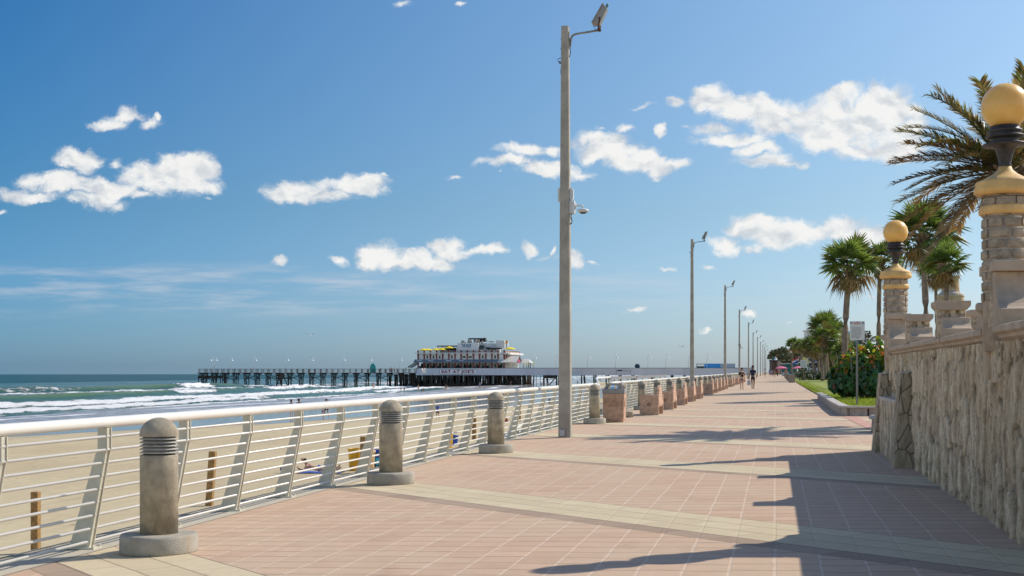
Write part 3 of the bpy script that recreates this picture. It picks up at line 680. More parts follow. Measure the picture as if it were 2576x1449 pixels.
def flare_poly(w, top, lip, nose):
    """concave bracket profile: (distance from the face, height)"""
    pts = [(0, 0), (-w, 0), (-w, nose)]
    for i in range(1, 9):
        a = i / 8 * PI / 2
        pts.append((-w + (w - 0.09) * math.sin(a) ** 1.0 * 1.0 if False else -w + (w - 0.09) * (1 - math.cos(a)) * 0 + (w - 0.09) * math.sin(a), nose + (top - lip - nose) * (1 - math.cos(a))))
    pts += [(-0.075, top - 0.0), (0, top)]
    return pts
def merlon(name, label, y):
    z0 = ZT + 0.122
    t = thing(name, label, 'merlon', (1.88, y, z0), 0, 'stone blocks along the wall top')
    A = []
    x0, x1 = -0.135, 0.135
    for (o, U, N, l) in (((x0, -0.15, 0), (1, 0, 0), (0, -1, 0), 0.27), ((x0, -0.15, 0), (0, 1, 0), (-1, 0, 0), 0.3), ((x1, -0.15, 0), (0, 1, 0), (1, 0, 0), 0.3), ((x0, 0.15, 0), (1, 0, 0), (0, 1, 0), 0.27)):
        A.append(rock_patch(o, U, (0, 0, 1), N, l, 0.30, 0.014, 0.1, 0.12, 0.02, 7))
    V = np.concatenate([a[0] for a in A]); F = []; o = 0
    for a in A: F.append(a[1] + o); o += len(a[0])
    link('rubble_block', np_mesh('rubble_block', V, np.concatenate(F), rock_m, {'cell': np.concatenate([a[2] for a in A]), 'joint': np.concatenate([a[3] for a in A])}), t)
    MB().prism([(x0 - 0.01, 0.29), (x0 - 0.02, 0.305), (x0 - 0.045, 0.33), (x0 - 0.05, 0.345), (x0 - 0.05, 0.39), (x1 + 0.05, 0.39), (x1 + 0.05, 0.345), (x1 + 0.045, 0.33), (x1 + 0.02, 0.305), (x1 + 0.01, 0.29)], 'y', -0.21, 0.21).build('cap', cast_m, t, bevel=0.006)
    for s in (1, -1):
        po = [(-0.15 + p[0], p[1]) for p in flare_poly(0.30, 0.215, 0.01, 0.085)]
        if s < 0: po = [(-a, b) for a, b in po]
        MB().prism(po, 'x', x0 + 0.02, x1 + 0.035).build('bracket', cast_m, t, bevel=0.006)
    return t
merlon('merlon', 'capped stone merlon on the wall top, nearer of two between the lamp towers', 15.0)
m2 = merlon('merlon', 'capped stone merlon on the wall top, beside the farther lamp tower', 18.4)
merlon('merlon', 'low capped stone merlon standing farther back behind the nearer wall top', 17.2).location.x = 2.55

def tower(label):
    t = thing('lamp_turret', label, 'turret', (1.89, YT1, ZT + 0.122), 0, 'round brick lamp towers on the wall')
    B = ZT + 0.122                                            # all heights below are absolute minus B
    r = 0.178; rng = random.Random(4); bk = MB(); mo = MB().lathe([(r - 0.004, -0.2), (r - 0.004, 2.93 - B)], (0, 0, 0), 28)
    z = 2.03 - B; row = 0
    while z < 2.925 - B:
        ch = 0.088 if z + 0.09 < 2.925 - B else 2.925 - B - z
        if 2.735 - B < z < 2.78 - B: pass
        a = rng.random() * 2
        end = a + 2 * PI
        while a < end - 0.12:
            w = min(rng.uniform(0.75, 1.25), end - a)
            if end - a - w < 0.35: w = end - a
            ro = r + rng.uniform(0.006, 0.017); n = 6; g = 0.045; vs = []; fs = []
            for i in range(n + 1):
                an = a + g + (w - 2 * g) * i / n; ed = 0.006 if i in (0, n) else 0
                for rr, zz in ((r - 0.01, z + 0.008), (ro - 0.006 - ed, z + 0.008), (ro - ed, z + 0.018 + rng.uniform(-.003, .003)), (ro - ed, z + ch - 0.018 + rng.uniform(-.003, .003)), (ro - 0.006 - ed, z + ch - 0.008), (r - 0.01, z + ch - 0.008)):
                    rr2 = rr + (rng.uniform(-.002, .002) if rr > r else 0)
                    vs.append((rr2 * math.cos(an), rr2 * math.sin(an), zz))
            for i in range(n):
                for k in range(5): fs.append((i * 6 + k, i * 6 + 6 + k, i * 6 + 7 + k, i * 6 + 1 + k))
            fs.append((5, 4, 3, 2, 1, 0)); fs.append(tuple(n * 6 + k for k in range(6)))
            bk.add(vs, [f[::-1] if False else f for f in fs], 0, True); a += w
        z += ch; row += 1
    sh = bk.build('brick_shaft', brick_m, t); mo.build('mortar_core', mortar_m, t)
    c = MB().lathe([(0.18, 2.76 - B), (0.205, 2.765 - B), (0.212, 2.785 - B), (0.208, 2.82 - B), (0.2, 2.835 - B), (0.18, 2.84 - B)], (0, 0, 0), 40)
    c.build('cap_ring', yellow_cap, t)
    MB().lathe([(0.185, 2.925 - B), (0.232, 2.932 - B), (0.250, 2.955 - B), (0.250, 2.985 - B), (0.235, 3.01 - B), (0.24, 3.025 - B), (0.232, 3.04 - B), (0.16, 3.07 - B), (0.10, 3.105 - B), (0.062, 3.14 - B), (0.05, 3.17 - B), (0.0, 3.17 - B)], (0, 0, 0), 44).build('cap', yellow_cap, t)
    k = MB().lathe([(0.05, 3.165 - B), (0.053, 3.18 - B), (0.046, 3.195 - B), (0.052, 3.21 - B), (0.060, 3.25 - B), (0.078, 3.31 - B), (0.10, 3.335 - B), (0.175, 3.343 - B), (0.18, 3.352 - B), (0.175, 3.360 - B), (0.11, 3.365 - B), (0.105, 3.40 - B), (0.135, 3.405 - B), (0.158, 3.42 - B),
                    (0.155, 3.428 - B), (0.12, 3.435 - B), (0.125, 3.452 - B), (0.14, 3.458 - B), (0.138, 3.475 - B), (0.118, 3.48 - B), (0.12, 3.50 - B), (0.11, 3.51 - B), (0.0, 3.51 - B)], (0, 0, 0), 36)
    k.build('lamp_collar', iron_m, t)
    MB().ball((0, 0, 3.675 - B), 0.193, n=40, k=28).build('globe', globe_m, t)
    # square rubble pedestal, small corbelled colonette, brackets
    A = []
    for (o, U, N, l) in (((-0.12, -0.2, 0), (1, 0, 0), (0, -1, 0), 0.34), ((-0.12, -0.2, 0), (0, 1, 0), (-1, 0, 0), 0.4), ((0.22, -0.2, 0), (0, 1, 0), (1, 0, 0), 0.4), ((-0.12, 0.2, 0), (1, 0, 0), (0, 1, 0), 0.34)):
        A.append(rock_patch(o, U, (0, 0, 1), N, l, 0.24, 0.02, 0.06, 0.2, 0.03, 11))
    V = np.concatenate([a[0] for a in A]); F = []; o = 0
    for a in A: F.append(a[1] + o); o += len(a[0])
    link('rubble_pedestal', np_mesh('rubble_pedestal', V, np.concatenate(F), rock_m, {'cell': np.concatenate([a[2] for a in A]), 'joint': np.concatenate([a[3] for a in A])}), t)
    MB().lathe([(0.0, 1.38 - B), (0.03, 1.39 - B), (0.05, 1.45 - B), (0.055, 1.6 - B), (0.056, 1.81 - B), (0.062, 1.818 - B), (0.072, 1.83 - B), (0.072, 1.86 - B), (0.06, 1.872 - B), (0.058, 1.885 - B), (0.066, 1.93 - B), (0.088, 1.955 - B),
                (0.108, 1.965 - B), (0.115, 1.99 - B), (0.112, 2.02 - B), (0.098, 2.035 - B), (0.0, 2.035 - B)], (-0.105, 0.13, 0), 20).build('colonette', cast_m, t)
    for s in (1, -1):
        po = [(-0.19 + p[0], p[1]) for p in flare_poly(0.46, 0.45, 0.0, 0.13)]
        if s < 0: po = [(-a, b) for a, b in po]
        br = MB().prism(po, 'x', -0.13, 0.19).build('bracket', cast_m, t, bevel=0.008)
        sl = (-0.36, -0.17) if s > 0 else (0.17, 0.36)
        MB().box(-0.155, 0.21, sl[0], sl[1], 0.45, 0.535).build('bracket_cap', cast_m, t, bevel=0.008)
    return t
t1 = tower('tall round brick lamp tower with a large amber globe, nearest at the right edge')
t2 = dup(t1, (1.89, YT2, ZT + 0.122), 0, 'smaller looking round brick lamp tower with amber globe at the far wall end')
def buttress(label, y0, y1, hz):
    t = thing('buttress', label, 'buttress', (1.72, y0, gz(1.7)), 0, 'sloping stone buttresses at the wall end')
    g0 = gz(1.7) - 0.04; h = hz - g0; w0, w1 = 0.20, 0.13     # projection from the wall at foot and head (plus depth)
    xf, xt = 1.55, 1.66
    tp = lambda v: (v * (xt - xf) / (X0 - xf), v * 0 + 1.0)
    A = [rock_patch((xf, y0, g0), (1, 0, 0), (0, 0, 1), (0, -1, 0), X0 - xf + 0.02, h, 0.011, 0.22, 0.26, 0.016, int(y0 * 3), 'flat', tp),
         rock_patch((xf, y0, g0), (0, 1, 0), ((xt - xf) / h, 0, 1), (-1, 0, 0), y1 - y0, h, 0.014, 0.24, 0.3, 0.014, int(y0 * 5), 'flat'),
         rock_patch((xf, y1, g0), (1, 0, 0), (0, 0, 1), (0, 1, 0), X0 - xf + 0.02, h, 0.03, 0.3, 0.3, 0.01, 4, 'flat', tp)]
    join_patches('flagstone_facing', A, butt_m, t)
    MB().add([(xt - 0.01, y0 - 0.012, g0 + h - 0.004), (X0 + 0.01, y0 - 0.012, g0 + h + 0.03), (X0 + 0.01, y1 + 0.01, g0 + h + 0.03), (xt - 0.01, y1 + 0.01, g0 + h - 0.004),
              (xt - 0.01, y0 - 0.012, g0 + h + 0.012), (X0 + 0.01, y0 - 0.012, g0 + h + 0.05), (X0 + 0.01, y1 + 0.01, g0 + h + 0.05), (xt - 0.01, y1 + 0.01, g0 + h + 0.012)],
             [(3, 2, 1, 0), (4, 5, 6, 7), (0, 1, 5, 4), (1, 2, 6, 5), (2, 3, 7, 6), (3, 0, 4, 7)]).build('sloped_top', cap_m, t, True)
pb = ong(2245, 1178); pa = ong(2198, 1138)
buttress('stone buttress with dark crazy joints, the nearer of the pair', pb.y, pb.y + 0.5, 1.42)
buttress('stone buttress with dark crazy joints, the farther of the pair by the small planter', pa.y, pa.y + 0.5, 1.40)
def low_block():
    t = thing('stone_block', 'low rough stone block filling the gap between the two buttresses', 'block', (1.74, pb.y + 1.5, gz(1.7)))
    g0 = gz(1.7) - 0.04; y0, y1 = pb.y + 0.5, pa.y
    join_patches('rubble_face', [rock_patch((1.66, y0, g0), (0, 1, 0), (0, 0, 1), (-1, 0, 0), y1 - y0, 0.92, 0.02, 0.12, 0.5, 0.03, 14)], rock_m, t)
    MB().box(1.63, X0, y0, y1, 1.0, 1.05).build('top', cap_m, t, True)
low_block()

a_ = ong(2119, 1047.5); b_ = ong(2186, 1081)
pk = mat('plain pink concrete', (0.60, 0.33, 0.24), 0.85, 0.08, 3.0, 0.3, 80.0)
V_ = [(a_.x, a_.y), (b_.x, b_.y), (2.2, b_.y - 1.2), (6, b_.y - 1.2), (6, 38.4), (2.0, 38.4)]
struct(MB().add([(x, y, gz(x) + 0.006) for x, y in V_], [tuple(range(6))]).build('side_path', pk))
# ------------------------------------------------------------------ railing
def post_mesh():
    mb = MB()
    # profile in x (towards the walk) / z, the post leans in and then stands upright
    poly = [(-0.20, 0.015), (-0.02, 0.015), (0.125, 0.78), (0.140, 0.83), (0.140, 1.0), (0.055, 1.0), (0.055, 0.83), (0.035, 0.78)]
    for s in (-1, 1): mb.prism(poly, 'y', s * 0.034 - 0.006, s * 0.034 + 0.006)
    inner = [(-0.19, 0.016), (-0.032, 0.016), (0.113, 0.781), (0.128, 0.831), (0.128, 0.999), (0.065, 0.999), (0.065, 0.83), (0.045, 0.782)]
    mb.prism(inner, 'y', -0.028, 0.028)
    mb.box(-0.24, 0.035, -0.07, 0.07, 0.0, 0.016)
    for px in (-0.22, 0.02):
        for py in (-0.055, 0.055): mb.lathe([(0.011, 0.016), (0.011, 0.028), (0.005, 0.035)], (px, py, 0), 8)
    return mb
POSTX = -5.52; SP = 1.5
_pm = None
def rodx(h): return POSTX + (-0.045 + (0.145 * min(h, 0.78) / 0.765)) + (0.02 if h > 0.8 else 0)
def railing(label, y0, y1, first, rods=9, join=True):
    global _pm
    t = thing('railing', label, 'railing', (POSTX, y0, gz(POSTX)), 0, 'white railings along the sea side of the walk')
    g = gz(POSTX)
    y = first
    while y <= y1 + 0.01:
        if _pm is None:
            o = post_mesh().build('post', post_m, t, bevel=0.002); _pm = o.data
        else:
            o = bpy.data.objects.new('post', _pm); COL.objects.link(o); o.parent = t
        o.location = (0, y - y0, 0); y += SP
    for k in range(rods):
        h = 0.06 + k * 0.1085; x = rodx(h)
        MB().tube([(x, y0, g + h), (x, y1, g + h)], 0.0125, 8).build('rod', rail_m, t, True)
    rx = POSTX + 0.10
    n = max(2, int((y1 - y0) / 3)); pts = [(rx, y0 + (y1 - y0) * i / n, g + 1.045) for i in range(n + 1)]
    tr = MB().tube(pts, 0.046, 20).build('top_rail', rail_m, t, True)
    yj = y0 + 2.3
    jb = MB()
    while join and yj < min(y1, 60): jb.lathe([(0.047, -0.003), (0.0475, 0), (0.047, 0.003)], (0, 0, 0), 20); break
    return t
FIRST = 9.95 - SP * 5
railing('cream tubular railing with leaning posts in the foreground, up to the beach stairs', 3.0, 40.3, FIRST + SP)
railing('cream tubular railing behind the row of stone benches, beyond the beach stairs', 43.6, 150.0, 43.7)
railing('distant stretch of cream railing running on towards the pier', 150.6, 250.0, 151.0, rods=5)
# dark sleeve on the rail
for yy in (30.1, 39.6):
    tag(MB().tube([(POSTX + 0.10, yy - 0.18, gz(POSTX) + 1.045), (POSTX + 0.10, yy + 0.18, gz(POSTX) + 1.045)], 0.0485, 20).build('rail_sleeve', mat('grey sleeve', (0.28, 0.29, 0.31), 0.45), None), 
        'grey sleeve clamped round the cream top rail left of the tall lamp pole' if yy < 35 else 'grey sleeve at the end of the cream top rail by the waste bin', 'pipe sleeve')

# ------------------------------------------------------------------ bollards
ORD = ['nearest', 'second', 'third', 'fourth', 'fifth', 'sixth', 'seventh', 'eighth', 'ninth', 'tenth', 'eleventh', 'twelfth', 'thirteenth', 'fourteenth', 'fifteenth', 'sixteenth', 'seventeenth', 'eighteenth', 'nineteenth', 'twentieth', 'twenty-first', 'twenty-second', 'twenty-third', 'twenty-fourth']
def bollard(label):
    t = thing('bollard_light', label, 'bollard', (0, 0, 0), 0, 'dome topped bollard lights beside the railing')
    MB().lathe([(0.305, 0.0), (0.308, 0.02), (0.306, 0.13), (0.296, 0.148), (0.28, 0.153), (0.0, 0.153)], (0, 0, 0), 56).build('base', concrete_base, t)
    MB().lathe([(0.150, 0.15), (0.150, 0.77), (0.146, 0.782), (0.0, 0.782)], (0, 0, 0), 44).build('shaft', concrete, t)
    MB().lathe([(0.122, 0.78), (0.122, 0.93)], (0, 0, 0), 24).build('lamp_core', mat('dark lamp core', (0.10, 0.095, 0.09), 0.5), t)
    for k in range(5):
        z = 0.796 + k * 0.0272
        MB().lathe([(0.118, z + 0.017), (0.1525, z), (0.1545, z + 0.004), (0.118, z + 0.022)], (0, 0, 0), 44).build('louvre', louver_m, t)
    pr = [(0.12, 0.93), (0.154, 0.93)] + [(0.154 * math.cos(a), 0.932 + 0.148 * math.sin(a)) for a in [i / 12 * PI / 2 for i in range(0, 12)]] + [(0.004, 1.08), (0.0, 1.08)]
    MB().lathe(pr, (0, 0, 0), 44).build('dome', concrete, t)
    return t
b0 = None; BOL = []
ys = [ong(416, 1372).y + 0.0]
base_y = 9.77; step = 6.48
kb = -1
for k in range(22):
    if k == 3: continue
    kb += 1
    y = base_y + k * step
    x = -4.85
    lab = ('dome topped concrete bollard light, nearest to the camera, rust stain on its round base' if k == 0 else
           f'dome topped concrete bollard light, {ORD[kb]} from the camera along the railing')
    if b0 is None: b0 = bollard(lab); b0.location = (x, y, gz(x))
    else: dup(b0, (x, y, gz(x)), k * 1.3, lab)

# ------------------------------------------------------------------ tall lamp poles
steel = mat('galvanised steel', (0.33, 0.31, 0.28), 0.5, 0.15, 8.0, metal=0.3)
rust = mat('rusty bracket', (0.14, 0.055, 0.03), 0.85, 0.35, 20.0, col2=(0.05, 0.02, 0.014))
housing = mat('grey lamp housing', (0.34, 0.33, 0.31), 0.55, 0.1, 4.0)
glass_m = mat('frosted lamp glass', (0.55, 0.60, 0.50), 0.25, 0.05, 3.0)
cable_m = mat('black cable', (0.03, 0.03, 0.035), 0.6)
teal_m = mat('dull green cap', (0.12, 0.28, 0.24), 0.5)
def lampost(label, near=True):
    t = thing('lamp_pole', label, 'lamp post', (0, 0, 0), 0, 'tall square concrete lamp poles along the walk')
    mb = MB(); H = 9.03; n = 8
    for i in range(n):
        a, b = i / n, (i + 1) / n; ra, rb = 0.127 - 0.052 * a, 0.127 - 0.052 * b; z0, z1 = H * a, H * b
    c = 0.015
    def ring(r, z): return [(r - c, -r, z), (r, -r + c, z), (r, r - c, z), (r - c, r, z), (-r + c, r, z), (-r, r - c, z), (-r, -r + c, z), (-r + c, -r, z)]
    vs = ring(0.127, 0) + ring(0.101, H / 2) + ring(0.075, H - 0.01) + ring(0.07, H)
    fs = [tuple(range(7, -1, -1)), tuple(range(24, 32))] + [(k * 8 + i, k * 8 + (i + 1) % 8, k * 8 + 8 + (i + 1) % 8, k * 8 + 8 + i) for k in range(3) for i in range(8)]
    mb.add(vs, fs).build('pole', pole_m, t)
    A = MB()
    A.tube([(0.10, 0, 8.60), (0.115, 0, 8.75), (0.15, 0, 8.82), (0.22, 0, 8.855), (0.45, 0, 8.88), (0.70, -0.02, 8.905)], 0.022, 10)
    A.box(0.077, 0.092, -0.05, 0.05, 8.55, 8.90)
    A.build('arm', steel, t)
    # flood light head: tapered box leaning up and outwards
    ax = Vector((0.48, 0.0, 0.877)).normalized(); sd = Vector((0, 1, 0)); nn = ax.cross(sd).normalized()
    ce = Vector((0.735, -0.02, 9.22)); hl = 0.225
    def P(a, s_, n_): return ce + ax * a + sd * s_ + nn * n_
    vs = [P(-hl, -.11, -.10), P(-hl, .11, -.10), P(-hl, .11, .045), P(-hl, -.11, .045), P(hl, -.15, -.07), P(hl, .15, -.07), P(hl, .15, .06), P(hl, -.15, .06)]
    vs = [P(-hl * .9, -.10, -.085), P(-hl * .9, .10, -.085), P(-hl, .12, .05), P(-hl, -.12, .05), P(hl * .8, -.10, -.06), P(hl * .8, .10, -.06), P(hl, .12, .05), P(hl, -.12, .05)]
    hd = MB().add(vs, [(3, 2, 1, 0), (4, 5, 6, 7), (0, 1, 5, 4), (1, 2, 6, 5), (2, 3, 7, 6), (3, 0, 4, 7)])
    h = hd.build('lamp_head', housing, t, bevel=0.008)
    rm = MB().add([P(-hl - .006, -.127, .05), P(-hl - .006, .127, .05), P(hl + .006, .127, .05), P(hl + .006, -.127, .05), P(-hl - .006, -.127, .078), P(-hl - .006, .127, .078), P(hl + .006, .127, .078), P(hl + .006, -.127, .078)],
                  [(3, 2, 1, 0), (4, 5, 6, 7), (0, 1, 5, 4), (1, 2, 6, 5), (2, 3, 7, 6), (3, 0, 4, 7)]); rm.build('rim', housing, h)
    MB().add([P(-hl * .82, -.095, .0795), P(hl * .82, -.095, .0795), P(hl * .82, .095, .0795), P(-hl * .82, .095, .0795), P(-hl * .82, -.095, .086), P(hl * .82, -.095, .086), P(hl * .82, .095, .086), P(-hl * .82, .095, .086)],
             [(3, 2, 1, 0), (4, 5, 6, 7), (0, 1, 5, 4), (1, 2, 6, 5), (2, 3, 7, 6), (3, 0, 4, 7)]).build('glass', glass_m, h)
    Bk = MB(); p0 = Vector((0.70, -0.02, 8.905))
    for s_ in (-.115, .115):
        q = P(-.06, s_, -.02); Bk.bar(q, p0 + sd * s_ * 0.75, 0.03, 0.012, up=(0, 1, 0))
    Bk.bar(p0 - sd * 0.09, p0 + sd * 0.09, 0.05, 0.02); Bk.lathe([(0.04, -0.02), (0.04, 0.05)], tuple(p0), 12)
    Bk.build('bracket', rust, t)
    MB().tube([P(hl - .02, 0, -.01), P(hl + .06, 0, -.01)], 0.028, 10).build('photocell', teal_m, t)
    cb = MB().tube([P(-hl, 0, -.06), (0.575, -0.02, 9.0), (0.62, -0.02, 8.93), (0.66, -0.02, 8.90)], 0.008, 6)
    cb.tube([(0.105, 0, 8.6), (0.11, 0, 8.45), (0.085, 0, 8.35)], 0.008, 6).tube([(-0.075, 0, 8.34), (-0.15, 0, 8.33), (-0.16, 0, 8.29), (-0.09, 0, 8.25)], 0.007, 6)
    cb.tube([(-0.075, 0, 8.26), (-0.14, 0.01, 8.25), (-0.11, 0, 8.22), (-0.08, 0, 8.23)], 0.012, 6)
    cb.tube([(-0.076, 0, 8.76), (-0.105, 0, 8.76)], 0.008, 6).tube([(-0.077, 0, 8.55), (-0.105, 0, 8.55)], 0.008, 6)
    cb.tube([(-0.078, 0, 8.20), (-0.10, 0, 8.05), (-0.085, 0, 7.95)], 0.004, 5)
    cb.build('cable', cable_m, t)
    return t
tops = [65, 601.8, 717.6, 778.4, 810.9, 835.5, 847.6, 859.6, 866.5, 872.5, 879.4]
LX = [-4.42, -4.62, -4.5, -4.5, -4.45, -4.4, -4.4, -4.4, -4.4, -4.4, -4.4]
lz = [1422, 1741, 1824, 1860, 1883, 1894.5, 1905.5, 1913, 1919, 1923.5, 1926.5]
L0 = None
for k, (ty, lx) in enumerate(zip(tops, lz)):
    Z = (9.03 + 0.01 - EYE) * FPX / (HY - ty); p = wp(lx, ty, Z)
    if k == 0: p = ong(1422, 1100)
    lab = ('tallest looking concrete lamp pole with a floodlight, nearest to the camera' if k == 0 else f'tall concrete lamp pole with floodlight, {ORD[k]} from the camera in the long row')
    loc = (p.x, p.y, 9.04 - 9.03 if k else gz(p.x))
    if L0 is None: L0 = lampost(lab); L0.location = loc; L0.scale = (1.06, 1.06, .986)
    else: dup(L0, loc, 0.0, lab, (1, 1, 1))
    print('lamp', k, [round(c, 2) for c in p])
lp = L0.location.copy()
# security camera and boxes clamped to a pole
def cctv(label, loc, sc=1.0):
    t = thing('security_camera', label, 'security camera', loc, 0, 'security cameras clamped to lamp poles')
    wm = mat('camera white', (0.68, 0.68, 0.64), 0.45, 0.06, 6.0)
    z = 0
    MB().box(0.105, 0.21, -0.09, 0.08, -0.33, -0.05).box(0.107, 0.125, -0.11, 0.1, -0.32, -0.06).build('junction_box', wm, t, bevel=0.012)
    MB().box(0.104, 0.165, -0.06, 0.06, -0.04, 0.22).box(0.165, 0.182, -0.05, 0.05, -0.01, 0.2).build('antenna_panel', wm, t, bevel=0.01)
    MB().box(-0.155, -0.105, -0.06, 0.06, -0.06, 0.23).build('rear_panel', wm, t, bevel=0.008)
    MB().tube([(0.21, 0, -0.17), (0.245, 0, -0.17)], [0.07, 0.045], 16).tube([(0.24, 0, -0.155), (0.34, 0, -0.15), (0.375, 0, -0.165), (0.385, 0, -0.22)], 0.018, 10).build('arm', wm, t)
    MB().lathe([(0.0, -0.325), (0.06, -0.32), (0.085, -0.30), (0.115, -0.295), (0.12, -0.28), (0.12, -0.25), (0.10, -0.238), (0.06, -0.23), (0.03, -0.215)], (0.39, 0, 0), 28).build('camera_dome', wm, t)
    MB().lathe([(0.0, -0.335), (0.05, -0.332), (0.078, -0.31), (0.078, -0.302)], (0.39, 0, 0), 20).build('lens_cover', cable_m, t)
    MB().tube([(0.14, -0.02, -0.33), (0.13, -0.02, -0.42), (0.155, -0.02, -0.48), (0.145, -0.02, -0.53), (0.10, -0.02, -0.56)], 0.014, 8).build('cable', mat('grey conduit', (0.13, 0.15, 0.16), 0.6), t)
    t.scale = (sc,) * 3
    return t
cc = cctv('white dome security camera and junction box halfway up the nearest lamp pole', (lp.x, lp.y, EYE + (HY - 500) / FPX * ((lp.y - 0 + 0) * CA - lp.x * SA)))
o4 = [o for o in COL.objects if o.get('category') == 'lamp post'][3]
dup(cc, (o4.location.x, o4.location.y, 4.55), 0, 'white dome security camera on the fourth lamp pole')
box = MB().box(-0.05, 0.05, -0.03, 0.03, 0.03, 0.17).build('conduit_box', mat('pale plastic', (0.55, 0.56, 0.58), 0.5), None, bevel=0.012)
box.location = (lp.x - 0.045, lp.y - 0.16, lp.z); tag(box, 'small pale conduit box at the foot of the nearest lamp pole', 'box')

# ------------------------------------------------------------------ waste bin, benches, stump
def litter_bin():
    p = ong(1543, 1062.7)
    t = thing('waste_bin', 'pink concrete waste bin with a grey open hood, beside a bollard', 'bin', (p.x, p.y, gz(p.x)), 0); t.scale = (1.05, 1, 0.93)
    x0, x1, y0, y1 = -0.29, 0.29, 0.0, 0.58
    b = MB(); b.add([(x0 + .03, y0 + .02, 0), (x1 - .03, y0 + .02, 0), (x1 - .03, y1 - .02, 0), (x0 + .03, y1 - .02, 0), (x0 + .03, y0 + .02, .06), (x1 - .03, y0 + .02, .06), (x1 - .03, y1 - .02, .06), (x0 + .03, y1 - .02, .06),
           (x0 + .02, y0, .08), (x1 - .02, y0, .08), (x1 - .02, y1, .08), (x0 + .02, y1, .08), (x0, y0, .86), (x1, y0, .86), (x1, y1, .86), (x0, y1, .86)],
           [(3, 2, 1, 0)] + [(k + i, k + (i + 1) % 4, k + 4 + (i + 1) % 4, k + 4 + i) for k in (0, 4, 8) for i in range(4)] + [(12, 13, 14, 15)])
    b.build('body', bench_m, t, bevel=0.012)
    e = MB(); zc = 0.60                                        # carved relief: sun over waves inside a recessed frame
    for (a, c, d, f) in ((-.235, .235, .70, .712), (-.235, .235, .475, .487), (-.235, -.222, .487, .70), (.222, .235, .487, .70)): e.box(a, c, -0.007, 0.002, d, f)
    for r in (0.06, 0.105, 0.15, 0.20):
        pts = [(r * 1.1 * math.cos(a), -0.004, 0.665 - r * 0.85 * math.sin(a)) for a in [PI * i / 14 for i in range(15)]]; e.tube(pts, 0.006, 6)
    e.prism([(-0.045, 0.645), (0.0, 0.615), (0.05, 0.645), (0.03, 0.675), (0.0, 0.66), (-0.03, 0.68)], 'y', -0.008, 0.002)
    e.build('carved_panel', bench_dark, t)
    e2 = MB(); e2.box(x1 - 0.004, x1 + 0.004, 0.1, 0.56, 0.48, 0.70); e2.build('side_panel', bench_dark, t)
    MB().box(x0 - .008, x1 + .008, y0 - .008, y1 + .008, .862, 1.0).build('lid_rim', grey_lid, t, bevel=0.012)
    h = MB(); a, c = 0.045, 0.095                                # hood: four raked corner legs and a flat cap
    zt = 1.17
    for (sx, sy) in ((-1, 0), (1, 0), (1, 1), (-1, 1)):
        bx = x0 + .03 if sx < 0 else x1 - .03; by = y0 + .03 if sy == 0 else y1 - .03
        tx = x0 + .08 if sx < 0 else x1 - .08; ty = y0 + .08 if sy == 0 else y1 - .08
        w = .055; dx = -w if sx > 0 else w; dy = -w if sy else w
        h.add([(bx, by, 1.0), (bx + dx, by, 1.0), (bx + dx, by + dy, 1.0), (bx, by + dy, 1.0), (tx, ty, zt - .05), (tx + dx, ty, zt - .05), (tx + dx, ty + dy, zt - .05), (tx, ty + dy, zt - .05)],
              [(3, 2, 1, 0), (4, 5, 6, 7), (0, 1, 5, 4), (1, 2, 6, 5), (2, 3, 7, 6), (3, 0, 4, 7)])
    h.box(x0 + .075, x1 - .075, y0 + .075, y1 - .075, zt - .05, zt)
    h.build('hood', grey_lid, t, bevel=0.01)
    return p
pbin = litter_bin()
st = ong(1584, 1050)
tag(MB().lathe([(0.115, 0), (0.115, 0.165), (0.105, 0.18), (0, 0.18)], (st.x, st.y, gz(st.x)), 24).build('post_stump', concrete, None), 'short round concrete stump between the waste bin and the first bench', 'stump')

def bench(label):
    t = thing('stone_bench', label, 'bench', (0, 0, 0), 0, 'pink concrete benches facing the sea')
    L, Wd, H = 1.78, 0.60, 0.72; x0, x1 = -Wd / 2, Wd / 2
    for (a, b) in ((0, 0.13), (L - 0.13, L)): MB().box(x0, x1, a, b, 0, H).build('end_panel', bench_m, t, bevel=0.015)
    ring = MB()
    for r in (0.066, 0.044): ring.lathe([(r - 0.008, 0), (r - 0.004, 0.005), (r, 0.005), (r + 0.004, 0)], (0, 0, 0), 24)
    ring.v = [(a + 0.0, -c - 0.001, b + 0.40) for a, b, c in ring.v]
    ring.prism([(-0.04, 0.37), (0.0, 0.35), (0.045, 0.39), (0.01, 0.45), (-0.01, 0.41)], 'y', -0.006, 0.0)
    ring.build('carved_emblem', bench_dark, t)
    # back with an arched crown and moulded shoulders
    m = L / 2; pr = [(0.132, 0.30), (0.132, 0.62), (0.20, 0.66), (0.21, 0.74), (0.30, 0.76), (0.31, 0.82)]
    for i in range(0, 9):
        a = PI * i / 8; pr.append((m - 0.50 * math.cos(a), 0.84 + 0.24 * math.sin(a)))
    pr += [(L - 0.31, 0.82), (L - 0.30, 0.76), (L - 0.21, 0.74), (L - 0.20, 0.66), (L - 0.132, 0.62), (L - 0.132, 0.30)]
    MB().prism(pr, 'x', x1 - 0.10, x1 - 0.015).build('backrest', bench_m, t, bevel=0.01)
    MB().box(x0 + 0.02, x1 - 0.102, 0.132, L - 0.132, 0.38, 0.46).build('seat', bench_m, t, bevel=0.01)
    MB().box(x1 - 0.085, x1 + 0.004, 0.131, L - 0.131, 0.36, 0.50).build('back_rail', bench_m, t, bevel=0.008)
    return t
B0 = None
kk = 0
